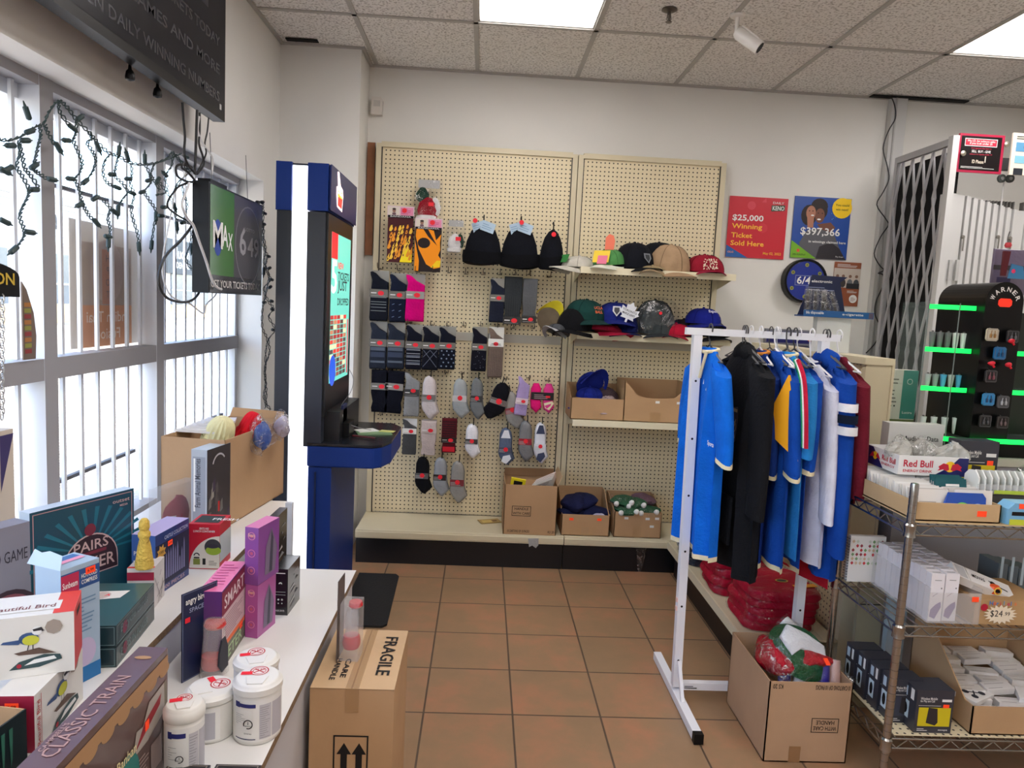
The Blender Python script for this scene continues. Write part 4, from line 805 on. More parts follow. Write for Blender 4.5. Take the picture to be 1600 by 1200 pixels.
# ---------------- lottery kiosk ----------------
KB=M((16,52,132),.5,spec=.3); KD=M((42,48,60),.4); KX=-.70
t=T('lottery_kiosk','tall navy and charcoal lottery kiosk with a glowing white light strip and side screen','kiosk',(-.8,3.4,0)); y0,y1=3.12,3.72; hz=2.06
def X(px,py=500,y=3.12): return P(px,py,y=y).x
xl,xs0,xs1,xr=X(433,300),X(456,300),X(481,300),X(513,300)
MB().bx(xl,y0,.0,xs0,y1,1.86,KD).bx(xs1,y0+.001,.85,xr-.01,y1,1.86,KD).build('body',t,rel=True,bevel=.006)
xb=X(480,800)
b=MB().bx(xb,y0,.02,-.64,y1,.76,KB).bx(xb+.03,y0-.012,.02,xb+.036,y0,.74,M((10,26,70),.4)); b.build('lower_cabinet',t,rel=True,bevel=.01)
MB().bx(xl-.004,y0-.006,1.86,xs0,y1+.01,hz,KB).bx(xs1,y0-.006,1.865,xr,y1+.01,hz,KB).ext(Fr((xr,0,0),(0,1,0),(0,0,1)),[(y0,1.87),(y1,1.87),(y1,hz),(y0,hz)],.012,M((24,38,96),.35)).build('header',t,rel=True,bevel=.008)
MB().bx(xs0+.002,y0+.004,0,xs1-.002,y1-.05,hz-.012,M((238,240,246),.4,emit=1.35)).build('light_strip',t,rel=True)
MB().bx(xs0,y0+.003,hz-.012,xs1,y1,hz-.004,KD).build('strip_cap',t,rel=True)
sx=xr-.008; ya,yb_=y0+.09,y1-.07
b=MB().bx(xr-.02,y0+.02,.98,sx+.008,y1-.02,1.86,M((20,21,24),.35)); b.build('screen_bezel',t,rel=True,bevel=.004)
z0,z1=1.12,1.79; SW=yb_-ya; SHh=z1-z0; fr=FR((sx+.0085,ya,z0)); em=.9
def E_(c): return M(c,.3,emit=.75)
b=MB().rect(fr,0,0,SW,SHh,E_((96,186,170)),.0002); 
b.rect(fr,0,SHh*.83,SW*.3,SHh*.17,E_((222,34,48))).text(fr,SW*.32,SHh*.77,SHh*.045,'NEW',E_((215,40,40)),w=SW*.3,bold=.03).text(fr,SW*.33,SHh*.695,SHh*.055,'TICKETS',E_((24,30,30)),w=SW*.6,bold=.03).text(fr,SW*.33,SHh*.6,SHh*.07,'JUST',E_((24,30,30)),w=SW*.5,bold=.04).text(fr,SW*.33,SHh*.52,SHh*.05,'DROPPED',E_((24,30,30)),w=SW*.62,bold=.03).text(fr,SW*.02,SHh*.6,SHh*.22,'5',E_((235,235,228)),w=SW*.26,bold=.06,d=.001)
r=random.Random(11); cols=[(150,40,40),(176,110,80),(90,50,44),(220,190,150),(130,70,60),(200,60,50),(80,60,60)]
for i in range(13):
    for j in range(5): b.rect(fr,SW*(.0+.17*j),SHh*(.03+.033*i),SW*.15,SHh*.027,E_(cols[r.randrange(7)]),.0008)
b.disc(fr,SW*.15,SHh*.08,SW*.16,E_((40,80,190)),.0012).rect(fr,SW*.9,SHh*.02,SW*.06,SHh*.4,E_((200,30,60)),.001)
b.build('screen',t,rel=True)
# thumb-shaped badge on the header
fr=FR((xr+.0125,y0+.1,1.9)); b=MB()
b.pg(fr,[(.02,.0),(.13,-.01),(.15,.06),(.14,.09),(.09,.1),(.05,.155),(.015,.15),(.03,.09),(0,.085),(0,.05)],E_((250,225,225)),.001).pg(fr,[(.03,.008),(.12,.002),(.135,.05),(.035,.06)],E_((230,50,40)),.0015).text(fr,.022,.045,.03,'OLG',E_((250,220,40)),w=.1,bold=.05,d=.002); b.build('thumb_badge',t,rel=True)
# tray
tz=.868; b=MB(); pts=[(xb-.005,y0-.01),(-.46,y0-.01),(-.425,y0+.02),(-.395,y0+.12),(-.395,y1-.1),(-.45,y1+.0),(xb-.005,y1)]
b.ext(FT((0,0,tz-.012)),pts,.012,M((26,28,34),.25)); b.build('tray_top',t,rel=True,bevel=.003)
MB().ext(FT((0,0,tz-.105)),pts,.091,KB).build('tray_skirt',t,rel=True,bevel=.008)
MB().bx(xs1+.02,y0+.06,tz,-.62,y1-.05,1.0,M((16,18,22),.4)).build('ticket_bay',t,rel=True)
# things on the tray
q=T('ticket_stack','thin stack of green and white lottery slips on the kiosk tray','lottery slips',(-.5,3.4,tz)); MB().obox((0,0,.004),(.16,.1,.006),M((120,150,110),.5),(0,0,.3)).obox((-.04,.03,.009),(.1,.07,.004),INKW,(0,0,.6)).obox((.06,.03,.009),(.07,.04,.003),M((210,210,130),.5),(0,0,-.2)).build('slips',q)
q=T('pen','dark red pen lying on the kiosk tray','pen',(-.52,3.27,tz+.001)); MB().tube([(-.06,.02,.006),(.05,-.02,.006)],.005,M((90,26,34),.4),8).build('barrel',q); MB().tube([(.05,-.02,.006),(.062,-.0245,.006)],[.004,.001],BLACK,8).build('tip',q)
o=MB().tube(smooth_pts([P(a,b_,y=3.3) for a,b_ in ((545,576),(552,592),(548,612),(534,632),(531,645),(538,658),(556,667),(580,672))],5),.0016,M((140,140,140),.4),5).build('cord',smooth=True); tag(o,'thin grey cord looping from the kiosk screen down to the tray','cord')
q=T('card_holder','black holder with small blue cards standing at the back of the kiosk tray','card holder',(-.64,3.25,tz)); MB().bx(0,0,0,.05,.12,.07,BLACK).build('holder',q); MB().bx(.01,.01,.02,.02,.1,.15,M((24,34,84),.4)).text(FX((.0,-.001,.1)),.01,0,.02,'n',INKW).build('blue_card',q)
# mat
o=MB().ext(FT((0,0,0)),[(-.62,3.19),(-.405,3.185),(-.385,3.21),(-.40,3.80),(-.42,3.83),(-.62,3.83)],.012,M((24,25,28),.7,bump=.2,bs=120)).build('rubber_mat',bevel=.003); tag(o,'black rubber floor mat in front of the kiosk','mat')
# ---------------- television ----------------
TY0,TY1,TZ0,TZ1=1.69,2.95,2.165,2.865; tx=-1.05
t=T('wall_television','large black flat television high on the left wall above the windows','television',(tx,(TY0+TY1)/2,TZ0))
MB().bx(tx-.045,TY0,TZ0,tx,TY1,TZ1,M((12,12,14),.4,spec=.3)).bx(tx-.09,TY0+.2,TZ0+.12,tx-.045,TY1-.2,TZ1-.1,M((18,18,20),.5)).build('body',t,rel=True,bevel=.004)
fr=FR((tx+.0005,TY0,TZ0)); tw=TY1-TY0; th_=TZ1-TZ0; sc=M((20,20,28),.3,spec=.15); b=MB().rect(fr,.012,.03,tw-.024,th_-.04,sc,.0004); dk2=M((52,54,66),.25)
for i,s_ in enumerate(['OPEN DAILY WINNING NUMBERS','LOTTO GAMES AND MORE','ASK FOR YOUR TICKETS TODAY']): b.text(fr,tw*.95,.06+.1*i,.035,s_,dk2,al='r',d=.0008,w=tw*.8)  # faint lettering and the bars below are screen reflections painted in
for i in range(5): b.rect(fr,.2,.36+.06*i,tw*.7,.03,M((44,44,56),.15),.0008)
b.rect(fr,tw*.5,.5,tw*.25,.12,M((66,40,50),.15),.001); b.build('screen',t,rel=True)
MB().rect(FR((tx+.001,TY1-.06,TZ0+.035)),0,0,.018,.02,M((190,190,190),.3),.0006).build('badge',t,rel=True)
MB().bx(WX+.001,2.0,2.32,tx-.09,2.6,2.7,STEEL).build('wall_bracket',t,rel=True)
for a,b_ in ((203,118),(246,146)):
    v=P(a,b_-10,x=-1.1); MB().lathe([(.003,.06),(.005,.035),(.011,.028),(.014,.012),(.013,.004),(.001,0)],(-1.1,v.y,v.z-.035),BLACK,12).build('hanging_knob',t,rel=True,smooth=True)
# ---------------- led lottery sign ----------------
SX=-1.0; a=P(328,283,x=SX); y0_=a.y; y1_=3.29; z1_=a.z; z0_=1.497
t=T('hanging_display_sign','hanging black framed display panel, one half green and the other grey','sign',(SX,y0_,z0_))
MB().bx(SX-.062,y0_,z0_,SX-.004,y1_,z1_,M((12,15,22),.4,spec=.3)).bx(SX-.055,y0_+.03,z1_,SX-.01,y0_+.2,z1_+.014,BLACK).build('case',t,rel=True,bevel=.003)
w=y1_-y0_; h=z1_-z0_; fr=FR((SX-.0035,y0_,z0_)); bh=h*.17; b=MB().bx(SX-.004,y0_+.006,z0_+.004,SX-.0035,y1_-.004,z1_-.004,BLACK)
b.rect(fr,.012,bh,w*.4,h-bh-.006,M((70,118,58),.25,spec=.6)).rect(fr,.012+w*.4,bh,w*.58-.01,h-bh-.006,M((84,82,86),.25,spec=.6)).rect(fr,.012,.004,w-.02,bh-.004,M((58,56,58),.25))
b.disc(fr,w*.14,h*.52,w*.07,M((40,70,160)),.001,20,ry=h*.17).text(fr,w*.06,h*.42,h*.25,'M',INKW,w=w*.16,bold=.03,d=.0015).text(fr,w*.21,h*.45,h*.2,'A',INKW,w=w*.1,bold=.02,d=.0015).text(fr,w*.31,h*.42,h*.17,'X',INKW,w=w*.08,bold=.02,d=.0015)
b.text(fr,w*.52,h*.4,h*.28,'6',M((160,158,162)),w=w*.13,bold=.04,d=.0015).text(fr,w*.68,h*.4,h*.2,'49',M((160,158,162)),w=w*.24,bold=.04,d=.0015).ring(fr,w*.7,h*.51,w*.26,.006,M((120,118,122)),.001,30).text(fr,w*.62,h*.66,h*.035,'LOTTO',M((130,128,132)),w=w*.2,d=.0015)
b.text(fr,w*.03,h*.055,h*.07,'GET YOUR TICKETS TODAY',M((200,196,192)),w=w*.92,bold=.02,d=.0015); b.build('panel_face',t,rel=True)
for yy in (y0_+.1,y1_-.12):
    MB().tube([(SX-.03,yy,z1_),(SX-.05,yy+.03,HEAD)],.0015,STEEL,4).build('hanging_wire',t,rel=True)
# cables
def cable(px,r,c,label,x=-1.04,n=5,name='cable',grp=None):
    o=MB().tube(smooth_pts([P(q[0],q[1],x=q[2] if len(q)>2 else x) for q in px],n),r,c,6).build(name,smooth=True); return tag(o,label,'cable',grp)
cb=M((28,28,30),.45); cw=M((214,214,214),.45); G='cables dropping from the television to the display'
cable([(285,160),(287,190),(289,215),(288,240),(294,258),(306,272)],.0042,cb,'black cable dropping leftmost from the television bottom')
cable([(308,172),(307,200),(306,230),(305,255),(304,272)],.005,cb,'thick black cable hanging straight down into the tangle')
cable([(312,176),(312,205),(311,225),(317,245),(318,258),(308,272)],.004,cb,'black cable second from the right under the television')
cable([(326,184),(324,205),(320,225),(322,240),(312,262),(307,270)],.003,cb,'thin black cable nearest the television corner')
cable([(311,182),(309,205),(318,226),(331,245),(332,262),(330,274)],.004,cw,'white cable curving down to the top of the display')
cable([(300,262),(283,257),(275,262),(278,276),(294,284),(304,282),(292,268),(284,262),(288,255),(300,262)],.0042,cb,'coiled black cable bunched above the display corner',x=-1.06)
cable([(305,283),(282,290),(270,302),(262,316),(264,326),(280,338),(300,350),(316,372),(318,402),(310,436),(312,452)],.0038,cb,'black cable looping across the bars behind the display',x=-1.07)
cable([(306,290),(304,330),(300,352),(282,376),(260,398),(249,425),(250,450),(262,466),(282,472),(298,470),(308,462),(313,452)],.0048,cb,'big black cable loop hanging left of the display',x=-1.07)
cable([(290,272),(274,300),(268,330),(262,360),(256,392),(254,428),(264,458),(280,470),(296,474),(318,490),(322,476),(336,462),(340,450)],.0028,cw,'long white cable loop hanging around the display',x=-1.075)
cable([(296,286),(290,302),(284,320),(292,340),(302,352),(312,380),(322,408),(330,434),(338,448),(346,452)],.0045,cw,'white cable crossing in front of the display edge',x=-.985)
cable([(310,395),(306,412),(312,436),(320,447)],.002,cw,'thin white cable hanging beside the display case',x=-1.07)
# ---------------- icicle string lights ----------------
def strings(name,label,wires,bulbs,x,r=.0032):
    t=T(name,label,'string lights',P(*wires[0][0],x=x)); wm_=M((44,64,64),.5) if x<-1.1 else M((26,32,32),.5)
    for i,wpts in enumerate(wires):
        pts=smooth_pts([P(a,b,x=x) for a,b in wpts],6)
        for s_ in (0,PI):
            q=[p+Vector((0,math.cos(k*1.3+s_)*.004,math.sin(k*1.3+s_)*.004))+Vector((math.sin(k*1.3+s_)*.004,0,0)) for k,p in enumerate(pts)]
            if s_==0: mb=MB()
            mb.tube(q,r*.75,wm_,5)
        mb.build('wire',t,rel=True,smooth=True)
    for (a,b),(c,d) in bulbs:
        p=P(a,b,x=x); q=P(c,d,x=x); v=(q-p).normalized()
        MB().tube([p,p+v*.004,p+v*.034,p+v*.036,p+v*.05],[.004,.0075,.0075,.004,.0015],wm_,8).build('bulb',t,rel=True,smooth=True)
    return t
def C4(l,ox=0,oy=100,s=4): return [(ox+a/s,oy+b/s) for a,b in l]
W1=[C4([(-20,468),(60,475),(150,440),(220,390),(270,370),(310,290),(365,230),(420,270),(480,350),(560,430),(610,490),(680,555),(740,575),(810,615),(880,628),(960,622),(1060,590),(1130,560)])]
drops=[[(120,480),(125,560),(105,640),(140,700),(180,780),(175,830),(140,900),(125,960),(150,1030),(150,1080),(110,1140)],[(120,500),(140,570),(155,650),(195,700),(240,780),(190,790)],[(250,390),(255,450),(240,510),(225,580),(210,650),(240,680),(290,715)],[(280,380),(300,430),(340,500)],
[(480,350),(475,430),(460,480),(490,550),(515,620),(500,680),(470,720),(495,780),(510,850),(530,900),(560,950),(600,990)],[(560,430),(575,470),(545,490),(580,550),(600,600),(580,670),(540,730)],[(690,565),(655,610),(645,680),(670,740),(715,765)],[(740,580),(725,640),(720,700),(760,740),(800,800),(770,840),(740,890)],[(645,850),(690,900),(715,930)],[(690,910),(675,970),(690,1030),(680,1090)],
[(820,620),(825,690),(815,750),(840,820),(820,900),(835,980),(860,1060),(870,1130)],[(910,630),(940,690),(960,720),(1000,790)],[(965,625),(940,700),(945,740),(905,790)],[(905,810),(940,860),(975,920),(965,1000),(950,1100)],[(370,240),(375,300),(440,390)]]
W1+=[C4(d) for d in drops]
B1=[((a/4,100+b/4),(c/4,100+d/4)) for (a,b),(c,d) in [((185,350),(175,320)),((130,478),(190,478)),((95,510),(85,510)),((80,640),(40,660)),((0,650),(30,668)),((160,1048),(230,1058)),((110,1140),(70,1175)),((240,785),(200,785)),((190,655),(210,640)),((345,490),(370,530)),((300,718),(370,730)),((440,480),(420,478)),((480,350),(515,325)),((600,485),(612,515)),((465,720),(430,716)),((550,720),(520,745)),((740,575),(745,535)),((805,610),(795,575)),((905,625),(905,580)),((720,692),(680,690)),((715,765),(740,775)),((820,718),(785,718)),((810,800),(840,812)),((905,795),(865,808)),((945,725),(930,728)),((975,920),(975,940)),((950,1100),(945,1155)),((585,970),(610,1000)),((575,850),(608,830)),((700,910),(730,935)),((740,880),(738,915)),((655,1075),(710,1085)),((680,1080),(678,1125)),((865,1110),(868,1140)),((0,970),(10,975)),((430,380),(455,400)),((160,430),(190,420)),((520,870),(500,880))]]
strings('icicle_light_string','dark green icicle light string draped across the barred windows',W1,B1,-1.24,.0026)
def C34(l): return [(200+a/3.43,130+b/3.43) for a,b in l]
W2=[C34(l) for l in [[(90,435),(150,425),(210,400),(240,370),(300,440),(330,480)],[(240,370),(235,440),(200,500),(210,580),(150,600)],[(160,520),(190,560),(240,640),(260,740)],[(290,540),(300,600),(320,650),(300,740)],[(330,480),(270,530),(250,580)],[(340,790),(335,860),(310,940),(345,1000)],[(250,380),(290,430),(340,470)]]]
B2=[(tuple(C34([a])[0]),tuple(C34([b])[0])) for a,b in [((170,505),(160,520)),((205,665),(165,665)),((240,640),(252,668)),((260,740),(262,765)),((305,745),(290,748)),((345,860),(340,905)),((210,500),(208,498)),((300,390),(330,400)),((165,710),(190,712))]]
strings('icicle_light_string','short tangle of dark green string lights left of the hanging display',W2,B2,-1.2,.0024)
def C41(l,ox=400,oy=300): return [(ox+a/4,oy+b/4) for a,b in l]
W3=[C41([(5,70),(30,62),(45,90),(30,160),(48,230),(45,330),(70,400),(60,470),(90,550),(50,600),(75,680),(110,730),(80,780),(120,860),(80,920),(85,1000),(55,1100),(60,1200),(50,1290),(90,1360)]),C41([(10,70),(45,120),(40,250),(60,350),(50,450),(80,520),(60,640),(40,740),(40,850),(70,920),(60,1010),(58,1150),(65,1250),(60,1350)])]
B3=[((400+a/4,300+b/4),(400+c/4,300+d/4)) for (a,b),(c,d) in [((20,65),(0,62)),((30,64),(62,62)),((45,130),(72,142)),((40,200),(70,205)),((70,400),(110,412)),((75,480),(105,465)),((90,545),(125,557)),((80,600),(108,580)),((90,680),(118,688)),((60,690),(40,690)),((95,730),(120,745)),((100,860),(125,865)),((50,470),(48,500))]]
strings('icicle_light_string','black string of lights hanging straight down at the right end of the display',W3,B3,-1.02,.0026)
# signs on the left windows
t=T('arched_sign','round-topped black sign with yellow lettering hanging at the left window','sign',P(-10,465,x=-1.22)); x=-1.22
y0_=1.5; y1_=P(27,440,x=x).y; zt=P(0,405,x=x).z; zb=P(25,464,x=x).z; w=y1_-y0_; pts=[(w,0)]+[(w/2+w/2*math.cos(a),(zt-zb)*.55+(zt-zb)*.45*math.sin(a)) for a in [PI*k/16 for k in range(17)]]+[(0,0)]
fr=FR((x,y0_,zb)); MB().ext(fr,pts,.006,BLACK).build('board',t,rel=True); MB().text(FR((x+.0065,y0_,zb)),w*.95,(zt-zb)*.32,(zt-zb)*.32,'LOTTO STATION',M((214,180,60),.5),al='r',w=w*.9,bold=.02).build('lettering',t,rel=True)
mb=MB(); pts=[P(3,466+8*k,x=-1.215) for k in range(24)]
for k,p in enumerate(pts):
    u=Vector((0,1,0)) if k%2 else Vector((1,0,0)); mb.tube([p+u*.006*math.cos(a)+Vector((0,0,.011*math.sin(a))) for a in [2*PI*j/10 for j in range(11)]],.0016,M((190,190,188),.3,metal=.8),5,cap=False)
tag(mb.build('hanging_chain',smooth=True),'small metal chain hanging below the round-topped black sign','chain')
t=T('narrow_paper_sign','narrow curved paper sign standing on the window transom','sign',P(44,562,x=-1.31)); a=P(36,440,x=-1.285); z0=1.285
fr=FR((-1.286,a.y-.01,z0)); hh=a.z-z0; MB().ext(fr,[(0,0),(.055,0),(.06,hh*.3),(.05,hh*.6),(.02,hh*.9),(0,hh)],.004,M((120,104,92),.6)).build('sheet',t,rel=True); b=MB()
for k in range(9): b.rect(FR((-1.2815,a.y-.01,z0)),.006,hh*(.08+.075*k),.03,.012,M([(150,60,60),(150,150,70),(180,120,60)][k%3]),.0006)
b.build('printed_blocks',t,rel=True)
# poster stuck outside the window, seen from the back
x=-1.385; ya=2.47;yc=2.95; z0=1.285; z1=1.722; t=T('window_poster','brown translucent poster on the outside of the window, its lettering reversed','poster',(x,ya,z0)); w=yc-ya; h=z1-z0
b=MB().bx(x-.003,ya,z0,x,yc,z1,transl((200,190,176))); fr=FR((x+.0004,ya,z0))
b.rect(fr,w*.12,0,w*.75,h*.34,transl((212,145,94)),.0004).rect(fr,w*.12,h*.34,w*.75,h*.5,transl((176,156,138)),.0004).disc(fr,w*.5,h*.62,w*.24,transl((190,168,156)),.0008).rect(fr,w*.42,h*.35,w*.16,h*.45,transl((197,134,103)),.001)
b.text(fr,w*.5,h*.2,h*.09,'Indian Thai',transl((239,219,197)),al='c',w=w*.6,mirror=True,d=.0012).text(fr,w*.5,h*.06,h*.09,'Fusion',transl((239,219,197)),al='c',w=w*.36,mirror=True,d=.0012)
for k,ch in enumerate('TOPH'): b.text(fr,w*.5,h*(.4+.1*k),h*.06,ch,transl((134,107,96)),al='c',mirror=True,d=.0014)
b.build('sheet',t,rel=True)
# ---------------- white counter by the windows ----------------
ZL,ZU=.60,.70; XE=-.388; XU=P(283,957,z=ZU).x; YC=2.335
lam=M((232,230,226),.38,spec=.5); chip=M((128,104,78),.85,var=.3,vs=120)
t=T('display_counter','low white laminate counter with raw chipboard edge along the windows','counter',(-.8,1.0,0))
MB().bx(XU+.001,-.6,ZL-.018,XE,YC,ZL,lam,{'right':chip,'back':lam}).build('counter_top',t,rel=True)
MB().bx(WX-.02,-.6,ZU-.018,XU,2.78,ZU,lam,{'right':chip}).build('raised_shelf',t,rel=True)
MB().bx(XE-.03,-.6,0,XE-.012,YC-.002,ZL-.019,M((196,196,200),.5)).build('front_panel',t,rel=True)
MB().bx(XU-.02,-.6,0,XU-.002,2.77,ZU-.019,M((196,198,204),.5)).build('riser_panel',t,rel=True)
a=P(446,852,y=YC-.01); b_=P(458,785,y=YC-.01); MB().bx(a.x,YC-.02,ZL+.001,b_.x,YC-.002,b_.z,M((190,192,196),.5)).build('end_panel',t,rel=True)
MB().bx(XU,YC-.02,0,XE-.031,YC-.004,ZL-.019,lam).bx(WX,2.75,0,XU-.021,2.768,ZU-.019,lam).build('end_board',t,rel=True)
def geo(N,L,R,top,z):
    n=P(*N,z=z); l=P(*L,z=z); r=P(*R,z=z); u=(r-n); rz=math.atan2(-u.x,u.y); return n,(l-n).length,u.length,P(N[0],top,y=n.y).z-z,rz
def pbox(name,label,cat,N,L,R,top,z,side,front=None,topm=None,draw=None,w=None,d=None,h=None,bevel=.0015,group=None,sticker=None,dx=0,dy=0,zp=None):
    n,W_,D_,H_,rz=geo(N,L,R,top,z if zp is None else zp); w=w or W_; d=d or D_; h=h or H_
    t=T(name,label,cat,(n.x+dx,n.y+dy,z+.0005),rz,group)
    b=MB().bx(-w,0,0,0,d,h,side,{'front':front or side,'top':topm or side}); 
    if draw: draw(b,FX((-w,-.0002,0)),FR((.0002,0,0)),FT((-w,0,h+.0002)),w,d,h)
    b.build('printed_carton',t)
    if sticker:
        for s_ in sticker:
            f=dict(f=FX((-w,-.0012,0)),r=FR((.0012,0,0)),t=FT((-w,0,h+.0012)))[s_[0]]; ww=dict(f=w,r=d,t=w)[s_[0]]; hh=dict(f=h,r=h,t=d)[s_[0]]
            MB().rect(f,ww*s_[1],hh*s_[2],.022,.014,ORANGE).text(f,ww*s_[1]+.004,hh*s_[2]+.004,.006,'6.99',INKB,w=.014,d=.001).build('price_sticker',t)
    return t
GL=dict(spec=.5)
# back left signs / games
def d_game(b,f,r,tp,w,d,h):
    b.text(r,d*.96,h*.68,h*.1,'A BOARD GAME',M((60,58,70)),al='r',w=d*.85,bold=.0).disc(r,d*.68,h*.14,h*.3,M((60,44,54)),.0004,24).disc(r,d*.68,h*.14,h*.26,M((140,80,90)),.0008,24).disc(r,d*.66,h*.14,h*.18,M((80,60,70)),.0012,20)
pbox('board_game','grey boxed game with the word GAME at the far left edge of the raised shelf','board game',(-75,1035),(-95,1030),(50,985),870,ZU,M((138,136,148),.4,**GL),draw=d_game,h=.26,w=.05)
def d_cream(b,f,r,tp,w,d,h):
    b.pg(r,[(d*.8,h*.6),(d,h*.97),(d*.8,h*.97)],M((60,50,100))).disc(r,d*.93,h*.18,.02,M((60,44,100)),.0005)
pbox('board_game','tall cream boxed game with purple marks behind the grey game at the left edge','board game',(-90,960),(-100,955),(26,900),650,ZU,M((214,200,182),.5),draw=d_cream,h=.41,w=.04)
def d_pairs(b,f,r,tp,w,d,h):
    b.frame(r,.006,.006,d-.012,h-.012,.002,M((190,150,150))); k=M((46,26,40)); gd=M((200,170,170))
    for i in range(14):
        a=PI*i/13; b.pg(r,[(d*.55,h*.5),(d*.55+h*.55*math.cos(a-.04),h*.5+h*.42*math.sin(a-.04)),(d*.55+h*.55*math.cos(a+.04),h*.5+h*.42*math.sin(a+.04))],M((34,110,130),.4),.0003)
    pts=[(d*.3+d*.5*.5+d*.27*math.cos(q),h*.42+h*.26*math.sin(q)) for q in [PI*k_/14 for k_ in range(15)]]
    b.pg(r,[(d*.82,h*.3)]+pts+[(d*.28,h*.3)],gd,.0006).pg(r,[(d*.815,h*.31)]+[(d*.55+(x-d*.55)*.96,h*.42+(y-h*.42)*.95) for x,y in pts]+[(d*.285,h*.31)],k,.0009).disc(r,d*.54,h*.72,h*.055,M((120,40,60)),.0012)
    b.text(r,d*.55,h*.53,h*.09,'PAIRS',gd,al='c',w=d*.34,bold=.01,d=.0015).rect(r,d*.4,h*.49,d*.3,h*.03,M((120,40,60)),.0013).text(r,d*.56,h*.35,h*.11,'POKER',gd,al='c',w=d*.45,bold=.01,d=.0015).text(r,d*.95,h*.9,h*.035,'outset',gd,al='r',w=d*.18,d=.0012).text(r,d*.93,h*.86,h*.02,'MEDIA',gd,al='r',d=.0012)
t=pbox('board_game','large square teal boxed game with an arched dark red title, shrink-wrapped and standing upright','board game',(50,985),(30,975),(210,922),803,ZU,M((24,74,92),.35,coat=.4),front=M((190,205,215),.3),topm=M((190,205,220),.3),draw=d_pairs,w=.035)

# sunbeam heater box
def d_sun(b,f,r,tp,w,d,h):
    rd=M((190,40,80)); bl=M((40,80,140))
    b.rect(r,0,h*.8,d,h*.16,bl).rect(r,0,h*.78,d*.45,h*.17,rd,.0008).text(r,d*.22,h*.84,h*.05,'Sunbeam',INKW,al='c',w=d*.38,d=.0012).text(r,d*.72,h*.88,h*.035,'HOT/COLD',INKW,al='c',w=d*.42,d=.0012).text(r,d*.72,h*.83,h*.035,'COMPRESS',INKW,al='c',w=d*.42,d=.0012).lines(r,d*.1,h*.42,d*.8,h*.3,9,M((110,140,170)),seed=2)
    b.disc(r,d*.6,h*.25,d*.28,M((196,180,210)),.0006,18,ry=h*.12).rect(r,0,0,d,h*.13,M((30,110,170)),.0008).rect(f,w*.05,h*.62,w*.85,h*.14,rd,.0006).text(f,w*.47,h*.66,h*.05,'Sunbeam',INKW,al='c',w=w*.7,d=.001).lines(f,w*.1,h*.2,w*.8,h*.35,8,M((120,150,180)))
    b.rect(tp,w*.1,d*.1,w*.5,d*.8,M((60,110,170)),.0004).rect(tp,w*.4,d*.2,w*.2,d*.7,M((230,150,180)),.0008)
t=pbox('compress_box','pale blue carton with torn open top flap and orange sticker','product box',(98,1083),(56,1072),(157,1052),893,ZU,M((164,186,206),.4),draw=d_sun,sticker=[('r',.62,.9)])
MB().ext(Fr((-.09,.0,0),(1,.0,0),(0,.2,.6)),[(0,0),(.09,0),(.085,.028),(.05,.032),(.03,.026),(.01,.03)],.001,M((186,206,220),.5)).build('torn_flap',t).location=(0,.0,P(98,893,y=t.location.y).z-ZU)
# teal boxes lying down
def d_tl(i):
    def f_(b,f,r,tp,w,d,h):
        b.frame(r,.003,.003,d-.006,h-.006,.0012,M((120,150,150))).frame(f,.003,.003,w-.006,h-.006,.0012,M((120,150,150)))
        b.text(r,d*.1,h*.3,h*.4,['PAIRS IN POKER','Bicycle cards'][i],M((110,130,130)),w=d*.7)
        b.disc(r,d*.2,h*.5,h*.3,M((130,60,80)),.0008)
        if i: b.pg(tp,[(w*.2,d*.55),(w*.7,d*.62),(w*.75,d*.8),(w*.3,d*.78)],M((220,214,205)),.0006).disc(tp,w*.4,d*.68,.02,M((190,170,160)),.001).text(tp,w*.45,d*.66,.012,'A',REDST,d=.0014)
    return f_
n,w_,d_,h_,rz=geo((182,1043),(158,1040),(241,968),978,ZU)
pbox('card_game_box','dark teal flat game box, lower of the pair before the upright teal game','board game',(182,1043),(158,1040),(241,968),978,ZU,M((22,46,52),.35,coat=.4),draw=d_tl(0),h=h_*.48,w=.13)
pbox('card_game_box','dark teal flat game box on top of its twin, playing card picture on its lid','board game',(182,1043),(158,1040),(241,968),978,ZU+h_*.49+.001,M((24,52,58),.35,coat=.4),topm=M((44,84,86),.35,coat=.4),draw=d_tl(1),h=h_*.5,w=.15,zp=ZU)
